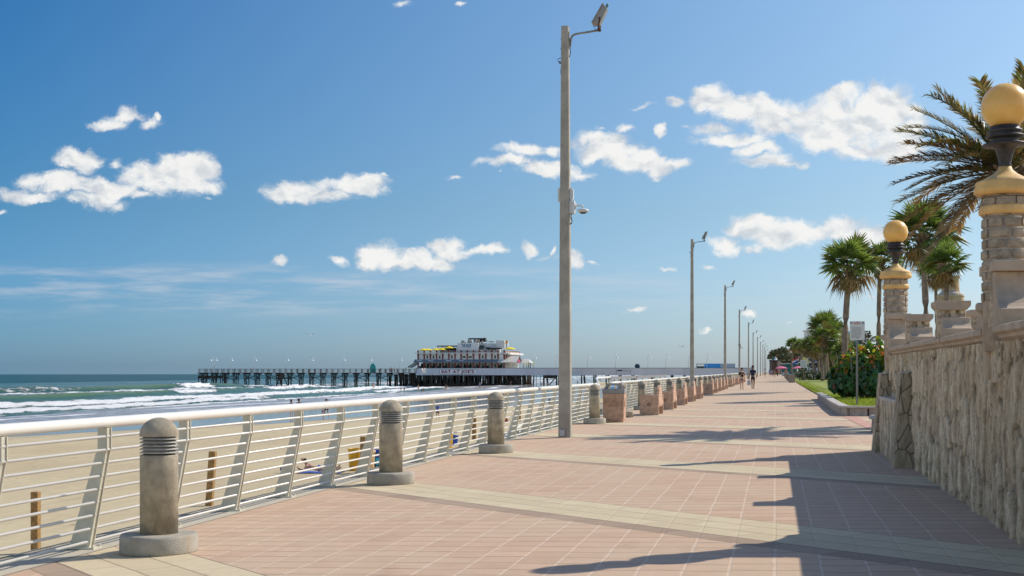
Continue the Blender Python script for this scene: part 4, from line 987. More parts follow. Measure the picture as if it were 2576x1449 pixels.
for k in [0, 1, 2, 3, 4, 6, 7, 8, 9, 10, 12, 13, 15, 16, 18, 19, 20]:
    y = 42.0 + 6.15 * k; x = -3.95
    lab = f'pink concrete bench with an arched back, {ORD[kk]} in the row from the camera'
    if B0 is None: B0 = bench(lab); B0.location = (x, y, gz(x)); B0.scale = (1.02, 1, 0.89)
    else: dup(B0, (x, y, gz(x)), 0, lab)
    kk += 1
# second bin far along
# ------------------------------------------------------------------ timber posts on the sand
for i, (px, pb_, pt, w, nm) in enumerate([(90, 1400, 1237, 0.17, 'nearest the left edge, behind the first railing bay'), (526, 1279, 1135, 0.20, 'leaning slightly, right of the nearest bollard'), (914, 1196, 1098, 0.22, 'half hidden behind a railing post before the second bollard'),
                                      (1193, 1111, 1046, 0.24, 'just left of the third bollard'), (1307, 1066, 1020, 0.22, 'behind the railing right of the third bollard')]):
    z0 = -2.76 if i < 4 else -2.9
    p = onz(px, pb_, z0); Z = (EYE - z0) * FPX / (pb_ - HY); h = (pb_ - pt) / FPX * Z
    o = MB().box(-w / 2, w / 2, -w / 2, w / 2, -0.3, h).build('timber_post', wood_post, None, bevel=0.012)
    o.location = p; o.rotation_euler = (0, 0.07 if i == 1 else 0.0, R(4))
    tag(o, 'orange brown timber post ' + nm, 'post', 'timber posts in a line on the beach')

# ------------------------------------------------------------------ people
skinA = mat('tanned skin', (0.52, 0.28, 0.18), 0.6, 0.06); skinB = mat('dark skin', (0.20, 0.095, 0.055), 0.6, 0.06); skinC = mat('fair skin', (0.62, 0.38, 0.27), 0.6, 0.06)
def cloth(n, c): return mat('cloth ' + n, c, 0.85, 0.15, 9.0)
def skin_obj(name, verts, edges, radii, m, parent, sub=1):
    me = bpy.data.meshes.new('tmp'); me.from_pydata(verts, edges, []); o = bpy.data.objects.new('tmp', me); COL.objects.link(o)
    sk = o.modifiers.new('s', 'SKIN'); sk.use_smooth_shade = True; sk.branch_smoothing = 0.6
    if sub: ss = o.modifiers.new('u', 'SUBSURF'); ss.levels = sub; ss.render_levels = sub
    lay = me.skin_vertices[0].data if len(me.skin_vertices) else None
    for i, r in enumerate(radii):
        lay[i].radius = r if isinstance(r, tuple) else (r, r); lay[i].use_root = (i == 0)
    bpy.context.view_layer.update()
    dg = bpy.context.evaluated_depsgraph_get(); ev = o.evaluated_get(dg); m2 = bpy.data.meshes.new_from_object(ev)
    bpy.data.objects.remove(o); m2.materials.clear(); m2.materials.append(m); m2.name = name
    m2.polygons.foreach_set('use_smooth', [True] * len(m2.polygons))
    return link(name, m2, parent)
def pose(kind='stand', wide=1.0):
    """joint positions for a 1.75 m figure facing -y"""
    P = dict(pel=(0, 0, .95), sp=(0, .005, 1.13), ch=(0, 0, 1.32), nb=(0, .01, 1.47), nk=(0, .0, 1.53), hd=(0, -.015, 1.62), tp=(0, -.01, 1.72),
             hL=(-.09, 0, .90), hR=(.09, 0, .90), kL=(-.10, -.01, .50), kR=(.10, -.01, .50), aL=(-.10, .02, .09), aR=(.10, .02, .09), tL=(-.115, -.13, .03), tR=(.115, -.13, .03),
             sL=(-.17, .01, 1.41), sR=(.17, .01, 1.41), eL=(-.225, .03, 1.13), eR=(.225, .03, 1.13), wL=(-.235, -.03, .88), wR=(.235, -.03, .88), pL=(-.235, -.05, .80), pR=(.235, -.05, .80))
    def s(**k): P.update(k)
    if kind == 'walk': s(kL=(-.09, -.13, .51), aL=(-.09, -.20, .10), tL=(-.10, -.35, .06), kR=(.09, .02, .49), aR=(.09, .20, .13), tR=(.10, .09, .03), eL=(-.22, .10, 1.14), wL=(-.24, .12, .90), pL=(-.24, .12, .82), eR=(.22, -.03, 1.13), wR=(.24, -.14, .91), pR=(.24, -.17, .84))
    if kind == 'phone': s(kL=(-.09, -.08, .50), aL=(-.09, -.10, .10), tL=(-.10, -.25, .04), kR=(.09, -.03, .50), aR=(.10, .12, .12), tR=(.12, 0.0, .03), eL=(-.21, .02, 1.13), wL=(-.05, -.22, 1.20), pL=(.01, -.27, 1.24), eR=(.21, .02, 1.13), wR=(.10, -.22, 1.24), pR=(.05, -.27, 1.28), hd=(0, -.04, 1.61), tp=(0, -.05, 1.71))
    if kind == 'wide': s(kL=(-.17, 0, .50), aL=(-.26, .03, .10), tL=(-.28, -.11, .03), kR=(.15, 0, .50), aR=(.24, .03, .1), tR=(.26, -.11, .03))
    if kind == 'hip': s(eL=(-.30, .05, 1.18), wL=(-.17, -.05, 1.02), pL=(-.12, -.06, .98), eR=(.30, .05, 1.18), wR=(.17, -.05, 1.02), pR=(.12, -.06, .98))
    if kind == 'sit': s(pel=(0, 0, .12), sp=(0, .02, .30), ch=(0, .0, .49), nb=(0, 0, .64), nk=(0, 0, .70), hd=(0, -.02, .79), tp=(0, -.02, .89), hL=(-.09, 0, .10), hR=(.09, 0, .10), kL=(-.13, -.42, .38), kR=(.13, -.42, .38), aL=(-.1, -.62, .08), aR=(.1, -.62, .08), tL=(-.1, -.78, .03), tR=(.1, -.78, .03),
                      sL=(-.17, .0, .58), sR=(.17, .0, .58), eL=(-.22, -.16, .38), eR=(.22, -.16, .38), wL=(-.12, -.38, .44), wR=(.12, -.38, .44), pL=(-.06, -.43, .45), pR=(.06, -.43, .45))
    if kind == 'bend': s(sp=(0, -.10, 1.10), ch=(0, -.26, 1.20), nb=(0, -.38, 1.25), nk=(0, -.43, 1.27), hd=(0, -.51, 1.29), tp=(0, -.60, 1.31), sL=(-.17, -.34, 1.22), sR=(.17, -.34, 1.22), eL=(-.2, -.38, .95), eR=(.2, -.38, .95), wL=(-.17, -.42, .72), wR=(.17, -.42, .72), pL=(-.16, -.44, .64), pR=(.16, -.44, .64))
    return P
def V3(p): return tuple(p)
def lerp(a, b, t): return tuple(a[i] + (b[i] - a[i]) * t for i in range(3))
def person(label, loc, rz, h=1.75, kind='stand', skin=None, top=None, bottom=None, hair=(0.04, 0.025, 0.02), sleeves='short', long_hair=False, hat=None, fat=1.0, hands=False, group=None, shoes=None):
    skin = skin or skinA
    t = thing('person', label, 'person', loc, rz, group); sc = h / 1.75; t.scale = (sc, sc, sc)
    P = pose(kind); f = fat
    N = ['pel', 'sp', 'ch', 'nb', 'nk', 'hd', 'tp', 'hL', 'kL', 'aL', 'tL', 'hR', 'kR', 'aR', 'tR', 'sL', 'eL', 'wL', 'pL', 'sR', 'eR', 'wR', 'pR']
    rad = dict(pel=(.145 * f, .105 * f), sp=(.125 * f, .095 * f), ch=(.15 * f, .105 * f), nb=(.075, .07), nk=(.055, .055), hd=(.082, .098), tp=(.05, .06), hL=.088 * f, hR=.088 * f, kL=.055, kR=.055, aL=.036, aR=.036, tL=(.038, .022), tR=(.038, .022),
               sL=.058, sR=.058, eL=.04, eR=.04, wL=.027, wR=.027, pL=.030, pR=.030)
    E = [('pel', 'sp'), ('sp', 'ch'), ('ch', 'nb'), ('nb', 'nk'), ('nk', 'hd'), ('hd', 'tp'), ('pel', 'hL'), ('hL', 'kL'), ('kL', 'aL'), ('aL', 'tL'), ('pel', 'hR'), ('hR', 'kR'), ('kR', 'aR'), ('aR', 'tR'), ('ch', 'sL'), ('sL', 'eL'), ('eL', 'wL'), ('wL', 'pL'), ('ch', 'sR'), ('sR', 'eR'), ('eR', 'wR'), ('wR', 'pR')]
    vs = [P[n] for n in N]; rs = [rad[n] for n in N]; es = [(N.index(a), N.index(b)) for a, b in E]
    # calf and forearm fullness
    def addv(p, r, par): vs.append(p); rs.append(r); es.append((par, len(vs) - 1)); return len(vs) - 1
    hd = Vector(P['hd']); addv(V3(hd + Vector((0, -.105, -.005))), .016, N.index('hd'))        # nose
    if hands:
        for s_, w, p in ((-1, 'wL', 'pL'), (1, 'wR', 'pR')):
            a = Vector(P[w]); b = Vector(P[p]); d = (b - a).normalized(); side = Vector((0, 1, 0)) if abs(d.y) < 0.6 else Vector((0, 0, 1))
            for q in range(4):
                o = side * (q - 1.5) * 0.019; L = (.062, .072, .068, .052)[q]; c = Vector((0, -0.006, 0)) * 1
                k = addv(V3(b + o + d * 0.022), .0095, N.index(p)); k = addv(V3(b + o + d * (0.022 + L * .55) + side * 0.0), .0085, k); addv(V3(b + o * .95 + d * (0.02 + L * .9) + Vector((-s_ * .018, 0, 0))), .007, k)
            k = addv(V3(a + d * .035 - side * .036), .011, N.index(p)); addv(V3(a + d * .075 - side * .050), .009, k)
    skin_obj('body', vs, es, rs, skin, t)
    g = 1.16
    if top:
        tm = top
        if sleeves == 'bikini':
            skin_obj('top', [P['ch'], lerp(P['ch'], P['nb'], .35), lerp(P['ch'], P['sp'], .25)], [(0, 1), (0, 2)], [(.158, .118), (.12, .09), (.15, .11)], tm, t)
        else:
            bot = lerp(P['pel'], P['sp'], .1)
            v = [P['ch'], P['sp'], bot, lerp(P['ch'], P['nb'], .8)]; e = [(0, 1), (1, 2), (0, 3)]; r = [(.15 * f * g, .105 * f * g), (.13 * f * g, .1 * f * g), (.152 * f * g, .115 * f * g), (.085, .08)]
            if sleeves != 'none':
                fr = {'short': .62, 'long': 1.0}[sleeves]
                for s_ in 'LR':
                    i = len(v); v += [P['s' + s_], lerp(P['s' + s_], P['e' + s_], fr)]; e += [(0, i), (i, i + 1)]; r += [.068, .055]
                    if sleeves == 'long': v.append(lerp(P['e' + s_], P['w' + s_], .3)); e.append((i + 1, i + 2)); r.append(.045)
            skin_obj('shirt', v, e, r, tm, t)
    if bottom:
        kd, bm = bottom; v = [lerp(P['pel'], P['sp'], .12), P['pel']]; e = [(0, 1)]; r = [(.142 * f * 1.06, .108 * f * 1.06), (.15 * f * g, .118 * f * g)]
        if kd == 'skirt' or kd == 'dress':
            v.append((P['pel'][0], P['pel'][1], .62)); e.append((1, 2)); r.append((.19, .16))
        else:
            fr = {'brief': .12, 'shorts': .55, 'long': .98}[kd]
            for s_ in 'LR':
                i = len(v); v.append(P['h' + s_]); e.append((1, i)); r.append(.1 * f)
                if kd == 'long': v += [P['k' + s_], lerp(P['k' + s_], P['a' + s_], .85)]; e += [(i, i + 1), (i + 1, i + 2)]; r += [.072, .06]
                else: v.append(lerp(P['h' + s_], P['k' + s_], fr)); e.append((i, i + 1)); r.append(.088 if kd != 'brief' else .094)
        skin_obj({'skirt': 'skirt', 'dress': 'dress', 'brief': 'swim_briefs', 'shorts': 'shorts', 'long': 'trousers'}[kd], v, e, r, bm, t)
    hm = mat('hair %.2f %.2f' % hair[:2], hair, 0.7, 0.2, 20.0)
    up = (Vector(P['tp']) - Vector(P['nk'])).normalized(); fw = Vector((0, -1, 0)); c = hd + up * .045 - fw * 0.022
    v = [V3(c), V3(c - up * .06 - fw * .045), V3(c + up * .045)]; e = [(0, 1), (0, 2)]; r = [(.094, .1), (.07, .05), (.06, .065)]
    if long_hair: v += [V3(c - up * .2 - fw * .075), V3(c - up * .32 - fw * .08)]; e += [(1, 3), (3, 4)]; r += [(.065, .03), (.04, .02)]
    skin_obj('hair', v, e, r, hm, t)
    if hat:
        q = hd + up * .085
        MB().lathe([(.165, -.005), (.17, .0), (.10, .012), (.095, .05), (.07, .075), (0, .08)], tuple(q), 20).build('hat', hat, t)
    if shoes:
        for s_ in 'LR': skin_obj('shoe', [P['a' + s_], lerp(P['a' + s_], P['t' + s_], .5), P['t' + s_]], [(0, 1), (1, 2)], [.042, (.05, .036), (.046, .03)], shoes, t)
    return t
def facing(dx, dy):                                              # rz so that the figure (facing -y) looks along (dx, dy)
    return math.atan2(dx, -dy)
black = cloth('black', (0.012, 0.012, 0.016)); navy = cloth('navy', (0.012, 0.02, 0.055)); tan = cloth('rose tan', (0.42, 0.26, 0.20)); blue = cloth('blue', (0.05, 0.16, 0.5))
teal = cloth('teal print', (0.05, 0.22, 0.33)); white = cloth('white', (0.75, 0.75, 0.74)); pink = cloth('pink', (0.75, 0.08, 0.32)); red = cloth('red', (0.45, 0.03, 0.03)); orange = cloth('orange', (0.7, 0.28, 0.08))
purple = cloth('purple', (0.12, 0.05, 0.18)); royal = cloth('royal blue', (0.03, 0.08, 0.55)); grey = cloth('grey', (0.2, 0.2, 0.22)); olive = cloth('olive', (0.18, 0.13, 0.06)); khaki = cloth('khaki', (0.35, 0.27, 0.18)); lblue = cloth('light blue', (0.25, 0.35, 0.6))
def on_walk(xd, yd): p = ong(xd, yd); return (p.x, p.y, gz(p.x))
p = on_walk(1866, 980); Zw = p[1] * CA - p[0] * SA
person('woman in black top and rose shorts walking towards the camera, looking at her phone', p, R(6), 54.5 * Zw / FPX, 'phone', skinC, black, ('shorts', tan), (0.09, 0.035, 0.02), 'long', hands=True, shoes=black)
ph = MB().box(-0.02, 0.05, -0.31, -0.30, 1.17, 1.30).build('phone', cloth('phone', (0.02, 0.02, 0.02)), None); ph.location = p; ph.scale = (54.5 * Zw / FPX / 1.75,) * 3; ph.rotation_euler = (0, 0, R(6)); tag(ph, 'dark phone held by the walking woman in black', 'phone')
p = on_walk(1894, 979.4); Zw = p[1] * CA - p[0] * SA; hm_ = 59.5 * Zw / FPX
person('tall man in dark blue shirt and shorts walking towards the camera carrying a bag', p, R(10), hm_, 'walk', skinB, navy, ('shorts', navy), (0.03, 0.02, 0.02), 'short', fat=1.12, hands=True, shoes=cloth('brown shoe', (0.06, 0.03, 0.02)))
bg = MB().add([(-.13, -.05, .22), (.13, -.05, .22), (.13, .05, .22), (-.13, .05, .22), (-.11, -.03, .58), (.11, -.03, .58), (.11, .03, .58), (-.11, .03, .58)], [(3, 2, 1, 0), (4, 5, 6, 7), (0, 1, 5, 4), (1, 2, 6, 5), (2, 3, 7, 6), (3, 0, 4, 7)])
bg.tube([(-.06, 0, .58), (-.03, 0, .70), (.03, 0, .70), (.06, 0, .58)], .006, 6)
bo = bg.build('shopping_bag', cloth('pale plastic bag', (0.55, 0.55, 0.62)), None, bevel=0.02); bo.location = (p[0] - 0.29, p[1] + 0.0, p[2] + 0.09); tag(bo, 'pale shopping bag hanging from the hand of the man in dark blue', 'bag')
# people far along the walk
FW = [(1925, 950, 22, 'walk', skinC, white, ('shorts', khaki), 'in white top and tan shorts beside the last lamp poles', False, 0), (1936, 947.5, 19, 'walk', skinC, blue, ('skirt', blue), 'in a blue dress in the small far group', True, 1), (1942, 947.5, 18, 'stand', skinA, lblue, ('shorts', blue), 'in light blue, short, in the far group', False, 0),
      (1949, 950.5, 21, 'walk', skinA, olive, ('shorts', khaki), 'in olive top striding towards the camera, far group', False, 0), (1956, 948, 19, 'walk', skinB, red, ('long', black), 'in dark red, rightmost of the far group', False, 1), (1977, 950, 23, 'stand', skinA, orange, ('long', black), 'in orange top standing behind a stroller', False, 0),
      (1881, 952, 16, 'sit', skinC, white, ('shorts', red), 'sitting on a far bench behind the walking man', False, 0), (2022, 945, 15, 'stand', skinA, black, ('long', black), 'in black beside the right pink parasol', False, 0), (2001, 945.5, 14, 'sit', skinA, grey, ('long', grey), 'sitting under the pink parasols', False, 0)]
for (x, y, h, k, sk, tp, bt, ds, lh, bk_) in FW:
    p = on_walk(x, y) if y > 946 else wp(x, y, 300); p = (p[0], p[1], gz(p[0])); Zw = p[1] * CA - p[0] * SA
    hh = h * Zw / FPX if k != 'sit' else 1.7
    person('distant person ' + ds, p, R(180) * bk_ + R(8), min(1.85, max(1.2, hh)), k, sk, tp, bt, (0.06, 0.03, 0.02), 'short', lh, group='strollers far along the walk')
# stroller
def stroller():
    p = on_walk(1988, 950); t = thing('baby_stroller', 'dark baby stroller with a white seat, pushed by the person in orange', 'stroller', p, R(60))
    MB().prism([(-.35, .35), (.25, .30), (.3, .75), (.05, 1.0), (-.25, .95), (-.05, .6)], 'x', -.25, .25).build('seat_hood', black, t, bevel=0.04)
    MB().box(-.22, .22, -.45, -.1, .38, .46).build('seat', white, t, bevel=0.02)
    f = MB()
    for s in (-.26, .26): f.tube([(s, -.5, .15), (s, .1, .6), (s, .5, 1.05)], .02, 8).tube([(s, .45, .15), (s, -.1, .6)], .02, 8)
    f.tube([(-.26, .5, 1.05), (.26, .5, 1.05)], .02, 8); f.build('frame', steel, t)
    for s in (-.28, .28):
        for yy in (-.5, .45): MB().tube([(s - .02, yy, .15), (s + .02, yy, .15)], .15, 18).build('wheel', black, t)
stroller()
# beach people: (x, foot y, px height, ...)
def on_beach(xd, yd):
    z = -3.0
    for _ in range(12): q = onz(xd, yd, z); z = 0.5 * z + 0.5 * bz(min(q.x, -6))
    return q
BPPL = [(733, 1051.5, 46, 'stand', skinC, teal, ('dress', teal), (0.09, 0.035, 0.02), 'woman in teal patterned dress on the wet sand, left of a pair', 'short', 1, PI),
        (752, 1053, 50, 'walk', skinA, black, ('shorts', black), (0.02, 0.02, 0.02), 'man in black shirt on the wet sand beside the woman in teal', 'short', 0, PI),
        (821, 1051.5, 48, 'wide', skinA, black, ('shorts', black), (0.02, 0.02, 0.02), 'person in black with legs apart behind the cream top rail', 'short', 0, 0.3),
        (812.5, 1051.5, 24, 'walk', skinC, purple, ('brief', pink), (0.06, 0.03, 0.02), 'small child in purple and pink beside the person in black', 'short', 0, 1.2),
        (1101, 1057, 44, 'walk', skinC, blue, ('shorts', navy), (0.04, 0.02, 0.02), 'man in bright blue shirt and dark shorts walking on the dry sand', 'short', 0, PI),
        (937, 984, 17, 'stand', skinA, None, ('brief', black), (0.03, 0.02, 0.02), 'bather entering the foam, left of a pair', 'short', 0, PI), (940.5, 984.5, 17, 'stand', skinC, None, ('brief', red), (0.03, 0.02, 0.02), 'pale bather standing close beside another in the foam', 'short', 0, PI),
        (1008.5, 985.5, 11, 'stand', skinA, black, ('shorts', black), (0.03, 0.02, 0.02), 'small child in black at the water edge', 'short', 0, 0.5), (1017, 987.5, 16, 'stand', skinA, black, ('shorts', grey), (0.03, 0.02, 0.02), 'thin person in black at the water edge right of a child', 'short', 0, PI),
        (1052, 986, 19, 'hip', skinC, None, ('shorts', black), (0.05, 0.02, 0.02), 'bare chested man with hands on hips at the water edge', 'short', 0, PI), (1061, 984.5, 7, 'sit', skinA, black, ('shorts', black), (0.03, 0.02, 0.02), 'child in black crouching in the shallows, left one', 'none', 0, 1.0),
        (1065, 984, 8, 'sit', skinA, black, ('shorts', black), (0.03, 0.02, 0.02), 'child in black crouching in the shallows, right one', 'none', 0, -1.0), (1122, 986, 20, 'walk', skinC, black, ('brief', black), (0.03, 0.02, 0.02), 'person in black one piece walking on wet sand left of the lamp pole', 'none', 0, PI),
        (1207, 979.5, 17, 'walk', skinA, lblue, ('shorts', navy), (0.7, 0.7, 0.7), 'person in pale blue top and white cap below the restaurant', 'long', 0, 0.0), (1256, 969, 10, 'stand', skinC, red, ('brief', red), (0.04, 0.02, 0.02), 'person in red beside the pier piles, left of two', 'none', 0, 0),
        (1260.5, 968.5, 10, 'stand', skinC, None, ('brief', white), (0.04, 0.02, 0.02), 'pale person beside the pier piles, right of two', 'none', 0, 0), (1277, 972, 13, 'stand', skinA, black, ('shorts', grey), (0.04, 0.02, 0.02), 'person in black in front of the pier piles near one in pink', 'short', 0, 0),
        (1284.5, 972, 14, 'bend', skinC, pink, ('brief', pink), (0.04, 0.02, 0.02), 'person in hot pink bending over in front of the pier piles', 'short', 0, 1.3),
        (1362.5, 974, 12, 'walk', skinA, grey, ('shorts', black), (0.04, 0.02, 0.02), 'dark figure on wet sand under the pier, left of three', 'short', 0, 0), (1369, 973, 12, 'stand', skinA, navy, ('shorts', navy), (0.04, 0.02, 0.02), 'dark blue figure on wet sand under the pier, middle of three', 'short', 0, 0), (1376, 972.5, 12, 'walk', skinC, None, ('brief', red), (0.04, 0.02, 0.02), 'bare figure on wet sand under the pier, right of three', 'short', 0, 0),
        (1338, 978, 14, 'stand', skinA, grey, ('shorts', khaki), (0.04, 0.02, 0.02), 'figure in grey standing by a braced pier pile', 'short', 0, 0),
        (1382.5, 1024, 24, 'walk', skinC, navy, ('shorts', navy), (0.04, 0.02, 0.02), 'person in navy walking behind the top rail left of the lamp pole', 'short', 0, PI), (1391.5, 1023, 24, 'walk', skinB, black, ('shorts', purple), (0.04, 0.02, 0.02), 'person in black walking close to the lamp pole on the beach', 'short', 0, PI),
        (1453, 969.5, 12, 'stand', skinA, navy, ('shorts', navy), (0.03, 0.02, 0.02), 'lone dark figure right of the lamp pole on the far sand', 'short', 0, 0), (1498, 965, 11, 'stand', skinA, navy, ('shorts', blue), (0.03, 0.02, 0.02), 'first of a row of far bathers on the sand beyond the pier', 'short', 0, 0),
        (1503, 965, 8, 'stand', skinA, grey, ('shorts', navy), (0.03, 0.02, 0.02), 'short child among the far bathers beyond the pier', 'short', 0, 0), (1510, 965, 12, 'walk', skinA, navy, ('shorts', navy), (0.03, 0.02, 0.02), 'dark blue bather beyond the pier, walking', 'short', 0, 1),
        (1538, 966, 13, 'walk', skinA, black, ('shorts', black), (0.03, 0.02, 0.02), 'dark figure beyond the pier just left of a slim pole', 'short', 0, 1), (1545.5, 969, 15, 'stand', skinA, black, ('shorts', black), (0.03, 0.02, 0.02), 'taller black clad figure beyond the pier near the waste bin', 'short', 0, 0),
        (1560, 963, 9, 'stand', skinA, black, ('shorts', navy), (0.03, 0.02, 0.02), 'small dark figure at the far waterline', 'short', 0, 0), (1590, 964, 12, 'walk', skinA, black, ('shorts', black), (0.03, 0.02, 0.02), 'dark running figure above the waste bin', 'short', 0, 1), (1602, 963, 12, 'stand', skinC, None, ('brief', khaki), (0.03, 0.02, 0.02), 'pale figure standing in the far shallows', 'short', 0, 0)]
for i, (x, y, h, k, sk, tp, bt, hr, ds, sl, lh, rz) in enumerate(BPPL):
    q = on_beach(x, y); Zw = q.y * CA - q.x * SA; hh = h * Zw / FPX
    if k == 'sit': hh = min(1.7, hh / 0.52)
    zz = max(bz(q.x), SEA - 0.05) + (0.45 if q.y > 420 else 0.0)
    person(ds, (q.x, q.y, zz), rz, max(1.0, min(1.95, hh)) if 'child' not in ds else max(0.9, min(1.4, hh)), k, sk, tp, bt, hr, sl if tp else 'short', bool(lh), group='people on the beach')
# sunbather, towel, things
def sunbather():
    q = onz(795, 1186, -2.62); Z = q.y * CA - q.x * SA
    zb_ = bz(q.x) + .03; t = thing('person', 'woman in a blue bikini lying on her front on a towel, propped on her elbows', 'person', (q.x, q.y, zb_ + .02), R(10)); s = 107 * Z / FPX / 1.72; t.scale = (s,) * 3
    # lying along +x, head at -x
    J = dict(pel=(0.10, 0, .13), sp=(-.10, 0, .14), ch=(-.30, 0, .24), nb=(-.42, 0, .36), nk=(-.46, 0, .42), hd=(-.52, -.02, .50), tp=(-.53, -.02, .59), hL=(.15, -.09, .12), kL=(.55, -.11, .08), aL=(.94, -.12, .12), tL=(1.05, -.12, .22), hR=(.15, .09, .12), kR=(.55, .10, .08), aR=(.92, .06, .20), tR=(.98, .04, .32),
             sL=(-.36, -.17, .27), eL=(-.44, -.24, .05), wL=(-.66, -.16, .10), pL=(-.72, -.10, .16), sR=(-.36, .17, .27), eR=(-.44, .24, .05), wR=(-.66, .14, .10), pR=(-.72, .06, .16))
    N = list(J); rad = dict(pel=(.10, .135), sp=(.08, .11), ch=(.09, .13), nb=.06, nk=.05, hd=(.08, .09), tp=.055, hL=.085, hR=.085, kL=.05, kR=.05, aL=.034, aR=.034, tL=.028, tR=.028, sL=.05, sR=.05, eL=.036, eR=.036, wL=.025, wR=.025, pL=.03, pR=.03)
    E = [('pel', 'sp'), ('sp', 'ch'), ('ch', 'nb'), ('nb', 'nk'), ('nk', 'hd'), ('hd', 'tp'), ('pel', 'hL'), ('hL', 'kL'), ('kL', 'aL'), ('aL', 'tL'), ('pel', 'hR'), ('hR', 'kR'), ('kR', 'aR'), ('aR', 'tR'), ('ch', 'sL'), ('sL', 'eL'), ('eL', 'wL'), ('wL', 'pL'), ('ch', 'sR'), ('sR', 'eR'), ('eR', 'wR'), ('wR', 'pR')]
    vs = [J[n] for n in N]; es = [(N.index(a), N.index(b)) for a, b in E]; rs = [rad[n] for n in N]
    vs.append((-.625, -.04, .49)); rs.append(.015); es.append((N.index('hd'), len(vs) - 1))
    for w, p_ in (('wL', 'pL'), ('wR', 'pR')):
        b = Vector(J[p_]); d = (b - Vector(J[w])).normalized()
        for k in range(4):
            vs.append(V3(b + d * .03 + Vector((0, (k - 1.5) * .019, 0)))); rs.append(.009); es.append((N.index(p_), len(vs) - 1)); vs.append(V3(b + d * .085 + Vector((0, (k - 1.5) * .019, .01 * k)))); rs.append(.0075); es.append((len(vs) - 2, len(vs) - 1))
        vs.append(V3(b + Vector((0, .045, 0.01)))); rs.append(.009); es.append((N.index(p_), len(vs) - 1))
    skin_obj('body', vs, es, rs, skinA, t)
    skin_obj('bikini_bottom', [(.04, 0, .145), (.13, 0, .155), (.20, 0, .13)], [(0, 1), (1, 2)], [(.095, .142), (.108, .155), (.09, .14)], royal, t)
    skin_obj('bikini_top', [(-.27, 0, .235), (-.32, 0, .26)], [(0, 1)], [(.095, .138), (.098, .135)], royal, t)
    skin_obj('hair', [(-.49, 0, .55), (-.45, 0, .48), (-.40, 0, .36), (-.37, -.05, .27)], [(0, 1), (1, 2), (2, 3)], [(.085, .095), (.07, .085), (.05, .075), (.03, .05)], mat('brown hair', (0.10, 0.045, 0.02), 0.6), t)
    tw = MB(); n = 12
    vs = [(-0.95 + 2.0 * i / n, -.38 if j == 0 else .38, .02 + .012 * math.sin(i * 1.7 + j)) for i in range(n + 1) for j in (0, 1)]; vs += [(a, b, c - .02) for a, b, c in vs]; m_ = 2 * (n + 1)
    fs = [(2 * i, 2 * i + 2, 2 * i + 3, 2 * i + 1) for i in range(n)] + [(m_ + 2 * i, m_ + 2 * i + 1, m_ + 2 * i + 3, m_ + 2 * i + 2) for i in range(n)] + [(2 * i, m_ + 2 * i, m_ + 2 * i + 2, 2 * i + 2) for i in range(n)] + [(2 * i + 1, 2 * i + 3, m_ + 2 * i + 3, m_ + 2 * i + 1) for i in range(n)]
    o = tw.add(vs, fs).build('towel', cloth('towel', (0.10, 0.2, 0.65)), None); o.location = (q.x, q.y, zb_); o.rotation_euler = (0, 0, R(10)); o.scale = (s,) * 3; tag(o, 'blue beach towel under the sunbathing woman', 'towel')
    b = MB().ball((0, 0, .12), .26, .16, .13, 14, 8).tube([(-.12, 0, .2), (0, 0, .36), (.12, 0, .2)], .02, 6).build('beach_bag', cloth('striped bag', (0.05, 0.1, 0.35)), None); b.location = (q.x - 1.25 * s, q.y - .1, zb_); tag(b, 'dark blue beach bag at the head of the towel', 'bag')
    b = MB().ball((0, 0, .1), .3, .12, .12, 14, 8).build('red_bundle', red, None); b.location = (q.x + .25, q.y + .55, zb_); tag(b, 'red bundle lying behind the sunbather', 'bundle')
    sd = onz(850, 1186, -2.62)
    for dd in (0, .16):
        o = MB().prism([(-.05, -.13), (.04, -.13), (.05, .02), (.045, .13), (-.045, .14), (-.055, 0)], 'z', 0, .03).build('sandal', black, None, bevel=.01); o.location = (sd.x + dd, sd.y - .2 + dd, zb_ + .01); o.rotation_euler = (0, 0, 1.2 + dd); tag(o, 'dark sandal lying on the sand by her feet, %s of two' % ('left' if dd == 0 else 'right'), 'sandal')
sunbather()
# person seated with back to camera behind third bollard
q = onz(1270, 1070, -2.9); person('person in red top and blue shorts sitting on the sand behind the third bollard', (q.x, q.y, -2.95), PI, 1.75, 'sit', skinB, red, ('shorts', blue), (0.03, 0.02, 0.02), 'none')
# ------------------------------------------------------------------ lettering helper
def text_obj(name, body, size, m, parent, loc, rot=(R(90), 0, 0), extrude=0.01, xs=1.0, bold=0.0, align='CENTER'):
    cu = bpy.data.curves.new('txt', 'FONT'); cu.body = body; cu.size = size; cu.extrude = extrude; cu.offset = bold; cu.align_x = align; cu.space_character = 1.12 if body.isupper() and len(body) > 8 else 1.0; cu.align_y = 'CENTER'
    o = bpy.data.objects.new('txt', cu); COL.objects.link(o); bpy.context.view_layer.update()
    me = bpy.data.meshes.new_from_object(o.evaluated_get(bpy.context.evaluated_depsgraph_get())); bpy.data.objects.remove(o)
    me.materials.clear(); me.materials.append(m); me.name = name
    r = link(name, me, parent); r.location = loc; r.rotation_euler = rot; r.scale = (xs, 1, 1)
    return r
